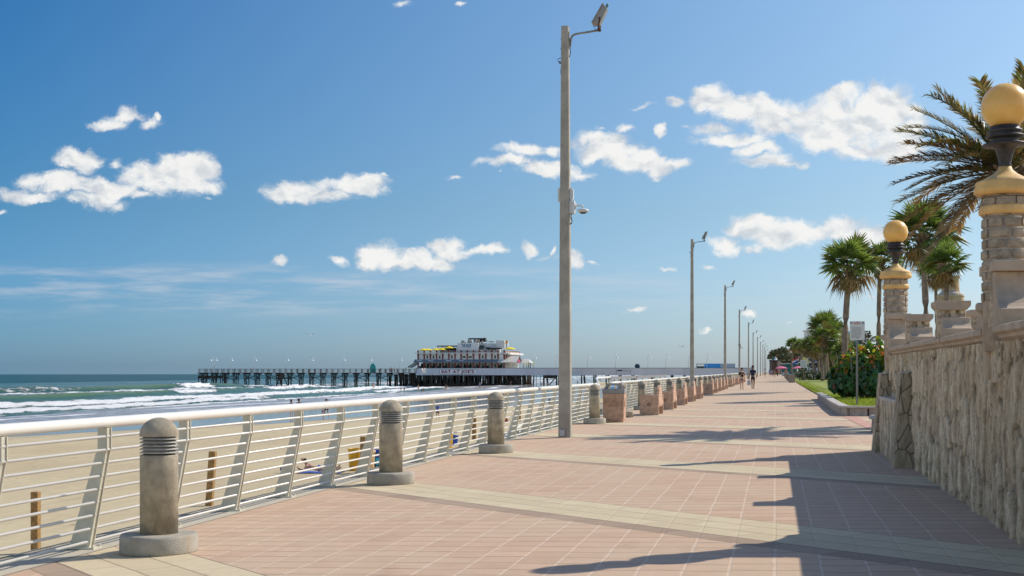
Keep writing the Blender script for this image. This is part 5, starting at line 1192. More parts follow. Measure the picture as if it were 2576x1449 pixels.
# ------------------------------------------------------------------ beach barrels
barrel_y = mat('yellow plastic', (0.85, 0.45, 0.02), 0.45, 0.12, 3.0); barrel_b = mat('blue plastic', (0.02, 0.10, 0.50), 0.4, 0.15, 3.0); barrel_c = mat('cream plastic', (0.72, 0.48, 0.24), 0.5, 0.1, 3.0); cyan_m = mat('cyan label', (0.05, 0.55, 0.85), 0.5, 0.05)
def barrel(label, x, yb, m, h=0.92, r=0.30, txt=None, tilt=0.0, name='trash_barrel'):
    q = onz(x, yb, -2.76)
    t = thing(name, label, 'barrel', (q.x, q.y, bz(q.x)), R(18), 'trash barrels standing on the sand')
    MB().lathe([(r * .78, 0), (r * .82, .04), (r * .95, h * .8), (r, h * .9), (r * 1.06, h * .91), (r * 1.06, h), (r * .98, h), (r * .95, h * .9), (r * .7, .06), (0, .06)], (0, 0, 0), 30).build('drum', m, t)
    rb = MB()
    for k in range(10):
        a = 2 * PI * k / 10; rb.bar((r * .80 * math.cos(a), r * .80 * math.sin(a), .05), (r * .94 * math.cos(a), r * .94 * math.sin(a), h * .82), .03, .02)
    rb.build('rib', m, t)
    if txt:
        lb = MB(); n = 8
        vs = [(r * (.865 + .02 * k + .02) * math.sin(a), -r * (.865 + .09 * k + .03) * math.cos(a), h * (.12 if k == 0 else .62)) for k in (0, 1) for a in [(-.75 + 1.5 * i / n) for i in range(n + 1)]]
        vs = [((r * (.88 if k == 0 else .97)) * math.sin(a), -(r * (.88 if k == 0 else .97)) * math.cos(a), h * (.12 if k == 0 else .66)) for k in (0, 1) for a in [(-.8 + 1.6 * i / n) for i in range(n + 1)]]
        lb.add(vs, [(i, i + 1, n + 2 + i, n + 1 + i) for i in range(n)], 0, True).build('label_sheet', cyan_m, t)
        text_obj('lettering', txt, .17, cable_m, t, (0.0, -r * .955, h * .30), (R(86), 0, 0), 0.004, 0.95, .006)
    return t
barrel('yellow trash barrel half behind a railing post left of the second bollard', 894, 1189, barrel_y)
barrel('cream coloured barrel between a yellow one and a blue one on the sand', 925, 1196, barrel_c)
barrel('blue barrel with lettering on the sand, partly behind the second bollard', 951, 1194, barrel_b, txt='TRASH')
barrel('yellow plastic trash barrel on the sand between the second and third bollards', 1126, 1130, barrel_y, 0.8)
barrel('small blue barrel beside a yellow one, between second and third bollards', 1142, 1123, barrel_b, 0.55, 0.24)
# ------------------------------------------------------------------ stairs down to the beach
def stairs():
    y0, y1 = 40.5, 43.4
    t = thing('beach_stairs', 'concrete stairs with white handrails leading down to the sand behind the railing', 'stairs', (-6.0, 42, -2.7))
    mb = MB(); n = 15
    for i in range(n): mb.box(-5.78 - (i + 1) * .3, -5.78 - i * .3, y0, y1, -2.9, -0.03 - (i + 1) * .175 + .0)
    mb.build('steps', concrete, t, True)
    for yy in (y0 + .1, y1 - .1):
        MB().tube([(-5.7, yy, .95), (-5.9, yy, .95), (-10.3, yy, -1.75), (-10.6, yy, -1.75)], .04, 12).build('handrail', rail_m, t, True)
        r = MB()
        for k in range(6): r.tube([(-5.9, yy, .78 - k * .12), (-10.3, yy, -1.92 - k * .12)], .012, 6)
        r.build('rod_set', rail_m, t, True)
        for i in range(5):
            x = -5.95 - i * 1.06; z = -0.05 - (x + 5.95) * -.614; MB().bar((x - .06, yy, z - .1), (x, yy, z + .96), .07, .05, up=(0, 1, 0)).build('baluster', post_m, t, True)
stairs()
# landing ramp running beside the sea wall, with white rails and dark slats
def ramp():
    t = thing('beach_ramp', 'long ramp with white rails sloping to the sand left of the nearest lamp pole', 'ramp', (-7.0, 30, -2.7))
    y0, y1 = 22.5, 39.6; x0, x1 = -7.4, -6.15; za, zb = -2.62, -0.95
    MB().prism([(y0, -2.9), (y1, -2.9), (y1, zb), (y0, za)], 'x', x0, x1).build('slab', concrete, t, True)
    for x in (x0 + .05, x1 - .05):
        MB().tube([(x, y0, za + .95), (x, y1, zb + .95)], .035, 12).build('handrail', rail_m, t, True)
        r = MB()
        for k in range(5): r.tube([(x, y0, za + .15 + k * .16), (x, y1, zb + .15 + k * .16)], .014, 6)
        r.build('rod_set', rail_m, t, True)
        for i in range(9):
            y = y0 + (y1 - y0) * i / 8; z = za + (zb - za) * i / 8; MB().bar((x, y, z), (x, y, z + .95), .1, .04).build('baluster', post_m, t, True)
ramp()
# upper stair rails seen above the second railing
def side_rail():
    t = thing('ramp_railing', 'white rail that climbs and levels off behind the second stretch of railing', 'railing', (-7.5, 60, -.5))
    MB().tube([(-6.6, 50.0, .72), (-7.6, 56.5, 1.12), (-7.7, 62.0, 1.14)], .05, 12).build('top_rail', rail_m, t, True)
    MB().box(-7.78, -7.66, 62.0, 95.0, 1.02, 1.16).build('grey_beam', mat('grey beam', (0.26, 0.25, 0.25), 0.7), t, True)
    for y in range(50, 96, 4):
        MB().box(-7.76, -7.68, y - .06, y + .06, -2.8, 1.03 if y > 58 else .6 + (y - 50) * .06).build('support_post', post_m, t, True)
    MB().box(-9.0, -6.2, 58, 95, -.45, -.25).build('landing_slab', concrete, t, True)
side_rail()
def parasol(label, loc, m, h=2.3, r=1.4, pitch=.35, n=8, cat='parasol', group=None, closed=False):
    t = thing('parasol', label, cat, loc, R(15), group)
    MB().tube([(0, 0, 0), (0, 0, h)], .03, 8).build('pole', white_m, t)
    c = MB()
    if closed: c.lathe([(.04, h * .35), (.16, h * .42), (.12, h * .7), (.04, h)], (0, 0, 0), 8)
    else:
        vs = [(0, 0, h)]; 
        for i in range(n):
            a = 2 * PI * i / n; vs.append((r * .55 * math.cos(a), r * .55 * math.sin(a), h - pitch * .45))
        for i in range(n):
            a = 2 * PI * i / n; vs.append((r * math.cos(a), r * math.sin(a), h - pitch))
        for i in range(n):
            a = 2 * PI * i / n; vs.append((r * math.cos(a), r * math.sin(a), h - pitch - .15))
        fs = [(0, 1 + i, 1 + (i + 1) % n) for i in range(n)] + [(1 + k * n + i, 1 + (k + 1) * n + i, 1 + (k + 1) * n + (i + 1) % n, 1 + k * n + (i + 1) % n) for k in (0, 1) for i in range(n)]
        c.add(vs, fs)
    c.build('canopy', m, t)
    return t
q = on_beach(1560, 992); parasol('blue beach umbrella seen through the second railing', (-13.5, 112, -2.72), mat('umbrella blue', (0.05, 0.35, 0.75), 0.7), 3.0, .8, .35, cat='beach umbrella')
parasol('orange and yellow beach umbrella seen through the second railing', (-12.0, 100, -2.7), mat('umbrella yellow', (0.8, 0.5, 0.05), 0.7), 2.6, .8, .35, cat='beach umbrella')

# ------------------------------------------------------------------ pier
PY = 434.0
band_m = mat('pale lavender painted band', (0.62, 0.62, 0.67), 0.7, 0.06, 0.15, dirt=((0.45, 0.46, 0.5), 0.08, 0.5))
teal_dark = mat('dark teal trim', (0.03, 0.10, 0.11), 0.6)
def pier():
    t = thing('pier', 'long timber pier on dark piles with pale side wall, running into the sea', 'pier', (-100, PY, -3))
    xl = x_on_y(500, PY); xb = x_on_y(1046, PY); xr = -7.0; D = 6.5
    zd = 0.72
    MB().box(xl, xb, PY, PY + D, .42, zd).box(xl - .1, xl + 10.5, PY - 1.0, PY + D + 1, .40, zd - .01).build('deck', deck_m, t, True)
    MB().box(xb, xr, PY + .25, PY + 9, .2, 1.25).build('deck', deck_m, t, True)
    for side in (PY + .05, PY + D - .05):
        rl = MB(); x = xl
        for z in (1.15, 1.45, 1.7, 1.98): rl.box(xl, xb + 1, side - .03, side + .03, z - .03, z + .03)
        rl.box(xl, xb + 1, side - .1, side + .12, 1.98, 2.06)
        rl.build('guard_rail', deck_m, t, True)
        ps = MB()
        while x < xb: ps.box(x - .07, x + .07, side - .06, side + .06, zd, 2.0).box(x + .35, x + .45, side - .05, side + .05, zd, 2.0); x += 2.15
        o = ps.build('guard_rail_posts', deck_m, t, True)
    # side wall band
    MB().box(xb, xr, PY, PY + .2, -.12, 2.22).build('side_wall', band_m, t, True)
    MB().box(xb - .05, xr, PY - .08, PY + .28, 2.22, 2.36).build('side_wall_cap', teal_dark, t, True)
    bd = MB(); x = xb + 6
    while x < xr: bd.box(x - .02, x + .02, PY - .03, PY - .001, -.12, 2.22); x += 7.3
    bd.build('panel_joint', mat('joint grey', (0.42, 0.43, 0.47), 0.8), t, True)
    # piles
    rng = random.Random(7)
    x = xl + .6; npile = 0
    bents = []
    while x < xb - 1: bents.append(x); x += 4.05
    for bi, x in enumerate(bents):
        for k in range(4):
            yy = PY + .6 + k * 1.45; w = rng.uniform(.13, .17); lean = (-.6, -.15, .15, .6)[k] * .4
            MB().tube([(x + rng.uniform(-.1, .1), yy, .42), (x + rng.uniform(-.2, .2), yy - lean, -3.0), (x, yy - lean * 1.3, -5.2)], [w, w * 1.05, w * 1.2], 8).build('pile', pile_m, t, True)
        c = MB().box(x - .18, x + .18, PY - .1, PY + D + .1, .12, .43)
        c.bar((x, PY + .4, .0), (x, PY + D - .5, -2.2), .08, .25).bar((x, PY + D - .4, .0), (x, PY + .4, -2.4), .08, .25)
        c.build('pile_cap', pile_m, t, True)
        if bi < len(bents) - 1 and bi % 2 == 0:
            x2 = bents[bi + 1]; MB().bar((x, PY + .35, -.2), (x2, PY + .35, -1.9), .07, .2).bar((x, PY + .3, -1.9), (x2, PY + .3, -.4), .07, .2).build('cross_brace', pile_m, t, True)
    hb = MB()
    for i in range(7): hb.bar((xl + .5 + i * 1.6, PY - .6, .3), (xl + .5 + i * 1.6 + rng.uniform(-1.2, 1.2), PY - .7, -5), .26, .26)
    hb.box(xl, xl + 9.5, PY - .7, PY - .4, -1.3, -.4); hb.build('heavy_fender_frame', pile_m, t, True)
    fr = MB(); xc = bents[7] + 1; fr.box(xc - 1.2, xc + 4.0, PY - .3, PY, -1.5, -1.0).box(xc, xc + 2.2, PY - .35, PY, -1.2, .4).bar((xc + .3, PY - .2, -1.4), (xc - 1.3, PY - .2, -5), .3, .3).bar((xc + 2.2, PY - .2, -1.4), (xc + 3.9, PY - .2, -5), .3, .3).bar((xc + 1.2, PY - .2, -1.4), (xc + 1.2, PY - .2, -5), .4, .4).build('service_frame', pile_m, t, True)
    # under the restaurant: a dense forest of piles
    rest = MB(); xe = x_on_y(1316, PY); x = xb - 8; j = 0
    while x < xe:
        for r_ in range(6):
            yy = PY + .6 + r_ * 4.0 + rng.uniform(-.4, .4); w = rng.uniform(.18, .26); xx = x + rng.uniform(-.35, .35)
            if r_ == 0 and 0 <= j < 40: MB().tube([(xx, yy, .2), (xx + rng.uniform(-.25, .25), yy, -5)], [w, w * 1.1], 8).build('pile', pile_m, t, True)
            else: rest.tube([(xx, yy, .2), (xx + rng.uniform(-.4, .4), yy, -5)], [w, w * 1.2], 6)
        if j % 3 == 0: rest.bar((x, PY + .5, .0), (x + 1.6, PY + .5, -1.2), .08, .22)
        x += 1.05; j += 1
    o = rest.build('pile_forest', pile_m, t, True); o['kind'] = 'stuff'
    lo = MB().box(xb - 1, xe - 4, PY + 2, PY + 24, -4.6, -2.75)
    cr = rock_patch((xb + 3, PY + 1.6, -4.6), (1, 0, 0), (0, 0, 1), (0, -1, 0), xe - xb - 9, 1.7, .35, 1.3, .9, .5, 6)
    link('encrusted_footing', np_mesh('encrusted_footing', cr[0] - np.array(t.location), cr[1], pile_m, {'cell': cr[2], 'joint': cr[3]}), t)
    # right hand piles
    for i, xd in enumerate((1334, 1341, 1358, 1367, 1399, 1462, 1493, 1524, 1557, 1589, 1638, 1688, 1720, 1760, 1800)):
        x = x_on_y(xd, PY); thin = i in (0, 1, 2)
        w = .12 if thin else .42
        for k, yy in enumerate((PY + 1.0, PY + 6.5)):
            MB().bar((x, yy, .3), (x + (.5 if i % 2 else -.3) * (0 if thin else 1) * (k), yy, -5), w, w + .1).build('pile', pile_m, t, True)
        if i == 4: MB().bar((x - .3, PY + .9, -.9), (x - 3.9, PY + .9, -5), .3, .3).box(x - 4.5, x + .2, PY + .6, PY + 1.2, -1.2, -.2).box(x - 3.0, x - .5, PY + .5, PY + .9, -.2, .3).build('braced_platform', pile_m, t, True)
        if i == 3: MB().box(x - .2, x + 4, PY + 2, PY + 2.6, -.9, -.1).build('braced_platform', pile_m, t, True)
    return xl, xb
xl, xb = pier()
red_l = mat('crimson lettering', (0.26, 0.005, 0.04), 0.6)
def fx(X): return x_on_y((1500 + X / 5.152) / 1.4907, PY + 1.2)
def fz(Y): return EYE + (HY - (1240 + Y / 5.152) / 1.4907) * .1349
def pier_sign():
    y = PY - .05
    t = thing('pier_sign', 'long white signboard with crimson capitals on the pale pier wall', 'sign', (fx(1130), y, fz(795)))
    a, b, c, d = fx(782), fx(1482), fz(842), fz(748)
    MB().box(a, b, y, y + .045, c, d).build('board', mat('sign board', (0.90, 0.88, 0.88), 0.7), t, True)
    f = MB()
    for q in ((a, b, d - .07, d), (a, b, c, c + .07), (a, a + .1, c, d)): f.box(q[0], q[1], y - .03, y, q[2], q[3])
    f.build('border', navy, t, True)
    w = fx(1443) - fx(820)
    tx = text_obj('lettering', "EAT AT JOE'S", 1.42, red_l, t, (fx(1131) - fx(1130), -.05, 0), (R(90), 0, 0), .03, 1.0, .04)
    bb = max(v.co.x for v in tx.data.vertices) - min(v.co.x for v in tx.data.vertices); tx.scale = (w / bb, 1, 1)
pier_sign()
def small_board():
    a, b = x_on_y(1551, PY), x_on_y(1586, PY); y = PY - .05; t = thing('notice_board', 'small notice board with dark marks on the pale pier wall', 'sign', ((a + b) / 2, y, 1.2))
    MB().box(a, b, y, y + .045, .7, 1.7).build('board', band_m, t, True)
    MB().box(a, a + .15, y - .03, y, .6, 1.8).box(b - .15, b, y - .03, y, .6, 1.8).build('border', grey, t, True)
    MB().box(a + .35, a + 1.9, y - .04, y, 1.2, 1.65).build('dark_panel', navy, t, True)
    m = MB()
    for k in range(3): m.box(a + 2.1, b - .4 - .2 * k, y - .03, y, 1.5 - k * .25, 1.56 - k * .25)
    m.build('text_lines', grey, t, True)
small_board()
# restaurant on the pier
maroon = mat('maroon column', (0.22, 0.035, 0.03), 0.6); slate = mat('blue grey metal roof', (0.20, 0.25, 0.30), 0.45, 0.08, .5); pale_roof = mat('pale ribbed metal roof', (0.62, 0.60, 0.56), 0.45, 0.06, .5)
win_m = mat('dark green window', (0.02, 0.055, 0.055), 0.15); door_m = mat('pale glazed door', (0.30, 0.36, 0.38), 0.3); dark_in = mat('dark interior', (0.035, 0.03, 0.035), 0.8); umb_y = mat('yellow parasol cloth', (0.92, 0.72, 0.02), 0.7, 0.06)
blue_l = mat('blue lettering', (0.01, 0.13, 0.33), 0.6); facade_m = mat('facade white', (0.74, 0.73, 0.70), 0.75, 0.05, .4)
def restaurant():
    y0 = PY + 1.2; D = 27.0
    t = thing('restaurant', 'two storey white restaurant with maroon columns and roof terrace on the pier', 'building', (fx(1170), y0 + 10, 2.2))
    L, Rr = fx(335), fx(2012)
    zb, zp0, zp1, zc, zt = fz(725), fz(612), fz(556), fz(440), fz(378)
    MB().box(L + 1.2, Rr - .3, y0 + 2.3, y0 + D, zb - 1, zp1).build('ground_floor_wall', facade_m, t, True)
    MB().box(L, Rr, y0, y0 + D, zp1 - .05, zc).build('upper_wall', facade_m, t, True)
    MB().box(fx(290), fx(2020), y0 - .9, y0 + D, zc, zc + .28).box(Rr, fx(2100), y0 - .5, y0 + D, zc - .3, zc + .24).build('cornice', facade_m, t, True)
    # canopy along the front, ribs in its surface
    cn = MB().prism([(y0, zp1 + .02), (y0, zp1 - .15), (y0 - 1.6, zp0 - .02), (y0 - 1.6, zp0 + .12)], 'x', fx(285), fx(1900)); cn.build('canopy', slate, t, True)
    rb = MB()
    for i in range(60):
        x = fx(300) + (fx(1890) - fx(300)) * i / 59; rb.bar((x, y0 - .02, zp1 + .04), (x, y0 - 1.6, zp0 + .15), .05, .06)
    rb.build('canopy_rib', slate, t, True)
    MB().prism([(y0, zp1 - .1), (y0, zp1 - .3), (y0 - 1.7, zp0 - .1), (y0 - 1.7, zp0 + .02)], 'x', fx(1900), fx(2120)).build('porch_roof', pale_roof, t, True)
    xs = [352 + 118.7 * i for i in range(15)]
    for X in xs:
        x = fx(X); w = fx(X + 12) - x
        c = MB().box(x - w, x + w, y0 - .28, y0 - .01, zp1 + .1, zc - .01).box(x - w * 1.5, x + w * 1.5, y0 - .33, y0 - .02, zc - .45, zc - .02).box(x - w * 1.4, x + w * 1.4, y0 - .31, y0 - .015, zc - 1.0, zc - .82); c.build('upper_column', maroon, t, True)
        MB().box(x - w, x + w, y0 - .25, y0 + .15, zb, zp0 - .02).build('lower_column', maroon, t, True)
    # parapet posts with arched heads, lattice between
    for X in xs:
        if X > 1500 and X < 1640 and False: continue
        x = fx(X); w = (fx(X + 13) - x)
        pr = [(x - w, zc + .28), (x + w, zc + .28), (x + w, zt - w * .6)] + [(x + w * math.cos(a), zt - w * .6 + w * math.sin(a)) for a in [PI * i / 6 for i in range(1, 6)]] + [(x - w, zt - w * .6)]
        MB().prism(pr, 'y', y0 - .3, y0).build('parapet_post', maroon, t, True)
    la = MB()
    for a, b in zip(xs[:-1], xs[1:]):
        xa, xb_ = fx(a + 15), fx(b - 15)
        la.box(xa, xb_, y0 - .12, y0 - .06, zc + .9, zc + .98).box(xa, xb_, y0 - .12, y0 - .06, zc + .35, zc + .42)
        for i in range(8):
            u0 = xa + (xb_ - xa) * i / 8; u1 = xa + (xb_ - xa) * (i + 1) / 8; la.bar((u0, y0 - .1, zc + .38), (u1, y0 - .1, zc + .95), .03, .04).bar((u1, y0 - .09, zc + .38), (u0, y0 - .09, zc + .95), .03, .04)
    la.build('terrace_lattice', mat('grey lattice', (0.42, 0.42, 0.40), 0.7), t, True)
    # windows
    for X in (530, 648, 766, 1002, 1597, 1838):
        x = fx(X); w = fx(X + 17) - x; z0 = fz(540); z1 = fz(487)
        pr = [(x - w, z0), (x + w, z0), (x + w, z1)] + [(x + w * math.cos(a), z1 + w * 1.1 * math.sin(a)) for a in [PI * i / 8 for i in range(1, 8)]] + [(x - w, z1)]
        o = MB().prism(pr, 'y', y0 - .05, y0 + .05).build('arched_window', win_m, t, True)
    for X in (1240, 1358):
        x = fx(X); w = fx(X + 29) - x; MB().box(x - w, x + w, y0 - .05, y0 + .05, fz(530), fz(488)).build('window', win_m, t, True)
    rng = random.Random(9)
    for i, (a, b) in enumerate(zip(xs[:-1], xs[1:])):
        for k in range(2):
            xa = fx(a + 18 + k * 52); xb_ = fx(a + 18 + k * 52 + rng.choice((34, 42))); m = door_m if rng.random() < .6 else dark_in
            if i in (11, 12): m = offwhite_m
            f = MB().box(xa, xb_, y0 + 2.2, y0 + 2.32, zb, zp0 - .35).build('door', m, t, True)
            g_ = MB().box(xa + .15, xb_ - .15, y0 + 2.15, y0 + 2.22, zb + .3, zp0 - .6).build('pane', win_m if rng.random() < .55 else door_m, f, False); g_.location = (-t.location.x + 0, -t.location.y, -t.location.z)
    tb = MB()
    for k in range(26):
        x = fx(370) + (fx(1980) - fx(370)) * rng.random(); tb.box(x - .3, x + .3, y0 + .9, y0 + 1.4, zb, zb + rng.uniform(.7, 1.1))
    ob = tb.build('dining_tables', dark_in, t, True); ob['kind'] = 'stuff'
    # short boards on the canopy
    for X0_, X1_ in ((335, 441), (553, 658), (903, 1008), (1140, 1245)):
        MB().box(fx(X0_), fx(X1_), y0 - 1.0, y0 - .9, fz(600), fz(572)).build('name_board', mat('pale board', (0.55, 0.6, 0.66), 0.6), t, True)
    # rooftop
    def blk(n, Xa, Xb, Ya, Yb, d0, d1, m): return MB().box(fx(Xa), fx(Xb), y0 + d0, y0 + d1, fz(Ya), fz(Yb)).build(n, m, t, True)
    blk('roof_block', 1100, 1452, 440, 238, .6, 7, facade_m)
    blk('roof_block', 1452, 1832, 440, 240, 3, 10, facade_m); blk('roof_block', 1832, 1945, 335, 186, 2.0, 9, facade_m)
    blk('roof_block', 1452, 1505, 380, 235, .8, 3, facade_m)
    bw = blk('parapet_panel', 1455, 1585, 432, 375, .2, .5, facade_m)
    blk('side_screen', 1945, 1990, 335, 188, 2.2, 9, facade_m)
    MB().add([(fx(1500), y0 + .9, fz(345)), (fx(1590), y0 + .9, fz(345)), (fx(1608), y0 + 2.4, fz(282)), (fx(1518), y0 + 2.4, fz(282)), (fx(1500), y0 + 2.9, fz(345)), (fx(1590), y0 + 2.9, fz(345))], [(0, 1, 2, 3), (0, 3, 4), (1, 5, 2), (3, 2, 5, 4), (0, 4, 5, 1)]).build('skylight', win_m, t, True)
    blk('dark_awning', 1660, 1935, 360, 332, .5, 3, dark_in); MB().prism([(fx(1650) + (fx(1720) - fx(1650)) * (.5 - .5 * math.cos(a)), fz(345) + .55 * math.sin(a)) for a in [PI * i / 10 for i in range(11)]], 'y', y0 + .4, y0 + 3).build('round_awning', dark_in, t, True)
    pg = MB().box(fx(655), fx(1098), y0 + 4, y0 + 12, fz(298), fz(279))
    pg.build('pergola_roof', mat('dark grey roof', (0.13, 0.12, 0.12), 0.8), t, True)
    for X in (668, 760, 860, 965, 1045, 1085):
        MB().box(fx(X), fx(X + 8), y0 + 4.2, y0 + 4.5, zc + .2, fz(297)).build('pergola_post', dark_in, t, True)
    MB().box(fx(680), fx(1000), y0 + 6, y0 + 7, zc + .2, fz(322)).build('bar_counter', dark_in, t, True)
    # machinery frame on top
    f = MB()
    for X in (1282, 1330, 1385, 1440, 1492, 1530): f.box(fx(X), fx(X) + .22, y0 + 3.0, y0 + 3.3, fz(238), fz(140))
    f.box(fx(1280), fx(1534), y0 + 2.9, y0 + 5.5, fz(160), fz(137)).box(fx(1382), fx(1532), y0 + 3.3, y0 + 5.5, fz(215), fz(158)).box(fx(1552), fx(1608), y0 + 3.3, y0 + 5, fz(210), fz(133)).build('machinery_frame', dark_in, t, True)
    v = MB()
    for X, w, Ya in ((1300, .5, 175), (1340, .4, 165), (1440, .7, 162), (1495, .35, 170), (1195, .9, 185), (1560, .3, 190)): v.lathe([(w, 0), (w, .6), (w * .6, .9), (w * .75, 1.1), (0, 1.15)], (fx(X), y0 + 2.2, fz(Ya) - 1.1), 12)
    v.box(fx(1165), fx(1200), y0 + 1.6, y0 + 2.8, fz(222), fz(182)).build('roof_vent', mat('vent metal', (0.4, 0.38, 0.33), 0.6), t, True)
    blk('flat_vent', 1665, 1765, 218, 198, 4, 6, mat('vent metal', (0.4, 0.38, 0.33)))
    d = MB().tube([(fx(1640), y0 + 3, fz(235)), (fx(1640), y0 + 3, fz(188))], .06, 6); d.lathe([(.45, 0), (.3, .08), (0, .12)], (fx(1645), y0 + 3, fz(185)), 12); d.build('dish', dark_in, t, True)
    tx = text_obj('lettering', 'THE ROOF', 1.6, blue_l, t, (fx(1276) - t.location.x, y0 + .58 - t.location.y, fz(291) - t.location.z), (R(90), 0, 0), .03, 1.0, .045)
    bb = max(v_.co.x for v_ in tx.data.vertices) - min(v_.co.x for v_ in tx.data.vertices); tx.scale = ((fx(1370) - fx(1185)) / bb, 1, 1)
    # landward side: columns, parapet and a gabled porch
    for k in range(11):
        yy = y0 + .6 + k * (D - 1) / 10
        MB().box(Rr + .01, Rr + .3, yy - .25, yy + .25, zb + 1.4 if False else zp1 - .5, zc - .3).build('upper_column', maroon, t, True)
        MB().box(Rr - .2, Rr + .12, yy - .3, yy + .3, zc + .28, zt - .1).build('parapet_post', maroon, t, True)
    MB().box(Rr - .15, Rr + .05, y0, y0 + D, zc + .28, zt - .35).build('side_parapet', mat('peach render', (0.70, 0.52, 0.42), 0.8), t, True)
    MB().box(Rr, fx(2330) - 3.0, y0 - .4, y0 + D, zp0 - .1, zp0 + .1).build('porch_slab', pale_roof, t, True)
    gx0, gx1 = Rr - .5, fx(2240) + 0.3; gy = y0 + 5; gw = 5.0; zr = fz(480); ze = fz(612)
    roofs = MB().add([(gx0, gy - gw, ze), (gx1, gy - gw, ze), (gx1, gy, zr), (gx0, gy, zr), (gx1, gy + gw, ze), (gx0, gy + gw, ze), (gx0, gy - gw, ze - .15), (gx1, gy - gw, ze - .15), (gx1, gy + gw, ze - .15), (gx0, gy + gw, ze - .15)],
                     [(0, 1, 2, 3), (3, 2, 4, 5), (6, 7, 1, 0), (5, 4, 8, 9)])
    roofs.build('gable_roof', pale_roof, t, True)
    rbs = MB()
    for i in range(12):
        x = gx0 + (gx1 - gx0) * i / 11; rbs.bar((x, gy - gw, ze + .04), (x, gy, zr + .04), .06, .08)
    rbs.build('roof_rib', pale_roof, t, True)
    MB().add([(gx1 - .4, gy - gw + .6, ze), (gx1 - .4, gy + gw - .6, ze), (gx1 - .4, gy, zr - .6), (gx1 - .6, gy - gw + .6, ze), (gx1 - .6, gy + gw - .6, ze), (gx1 - .6, gy, zr - .6)], [(0, 1, 2), (5, 4, 3), (0, 3, 4, 1), (1, 4, 5, 2), (2, 5, 3, 0)]).build('gable_end', mat('brown gable', (0.16, 0.06, 0.04), 0.8), t, True)
    MB().box(gx1 - .38, gx1 - .2, gy - 2.2, gy + 2.2, ze - .1, ze + .9).build('gable_board', mat('magenta sign', (0.45, 0.03, 0.12), 0.6), t, True)
    hp = MB().add([(fx(2240), gy + 2, ze), (fx(2440), gy + 2, ze - .1), (fx(2440), gy + 9, ze - .1), (fx(2240), gy + 9, ze), (fx(2300), gy + 5.5, ze + 1.3), (fx(2370), gy + 5.5, ze + 1.2)], [(0, 1, 5, 4), (1, 2, 5), (2, 3, 4, 5), (3, 0, 4), (3, 2, 1, 0)]); hp.build('hipped_roof', pale_roof, t, True)
    for X in (2140, 2190, 2300, 2360, 2395, 2430):
        MB().box(fx(X), fx(X) + .2, gy - 3 if X < 2300 else gy + 3, gy - 2.8 if X < 2300 else gy + 3.2, 2.2, ze).build('porch_post', dark_in if X > 2200 else offwhite_m, t, True)
    # stair up to the terrace at the sea end
    MB().add([(fx(150), y0, fz(690)), (fx(300), y0, fz(600)), (fx(330), y0, fz(600)), (fx(330), y0, fz(640)), (fx(210), y0, fz(715)), (fx(150), y0, fz(715))] + [(fx(150), y0 + 2, fz(690)), (fx(300), y0 + 2, fz(600)), (fx(330), y0 + 2, fz(600)), (fx(330), y0 + 2, fz(640)), (fx(210), y0 + 2, fz(715)), (fx(150), y0 + 2, fz(715))],
             [(0, 1, 2, 3, 4, 5)[::-1], (6, 7, 8, 9, 10, 11)] + [(i, (i + 1) % 6, 6 + (i + 1) % 6, 6 + i) for i in range(6)]).build('stair_flight', mat('grey stair', (0.30, 0.31, 0.33), 0.7), t, True)
    # orange and blue panel on the corner of the roof
    sg = MB().box(fx(1998), fx(2050), y0 + 3, y0 + 3.2, fz(250), fz(190)); sg.build('corner_sign', mat('orange sign', (0.75, 0.36, 0.12), 0.6), t, True)
    MB().box(fx(2002), fx(2045), y0 + 3, y0 + 3.2, fz(330), fz(252)).build('corner_sign', mat('pale blue sign', (0.45, 0.6, 0.8), 0.6), t, True)
    for o in t.children:
        for c in o.children: c.location = (-0, 0, 0)
    return zc
zc_ = restaurant()
# panes were built in world space: pull them into their door's frame
for o in list(COL.objects):
    if o.name.startswith('pane') and o.parent and o.parent.name.startswith('door'):
        L = o.parent.parent.location; o.location = (-L.x, -L.y, -L.z)
for i, (X, Y, r) in enumerate(((440, 335, 1.6), (505, 333, 1.6), (680, 332, 1.6), (745, 330, 1.5), (800, 328, 1.6), (922, 292, 1.4), (2095, 316, 1.6), (2125, 318, 1.4))):
    z = fz(Y); wh = ['leftmost on the roof terrace of the restaurant', 'second from the left on the roof terrace', 'left of the three in front of the pergola', 'middle of the three in front of the pergola', 'right of the three in front of the pergola', 'standing higher beside the block with blue lettering', 'at the right end of the roof terrace', 'rearmost at the right end of the roof terrace'][i]
    parasol('yellow parasol ' + wh, (fx(X), PY + 2.6 + (i % 2) * .8, zc_ + .3), umb_y, z - zc_ - .3, r, .62, group='yellow parasols on the restaurant roof')
for i, xd in enumerate((1318, 1325.5, 1331, 1342)):
    x = x_on_y(xd, PY + 2); parasol('folded yellow parasol on the pier right of the restaurant, %s of four' % ['first', 'second', 'third', 'last'][i], (x, PY + 2, 2.2), umb_y, 2.6, 1, group='folded yellow parasols by the restaurant porch', closed=True)
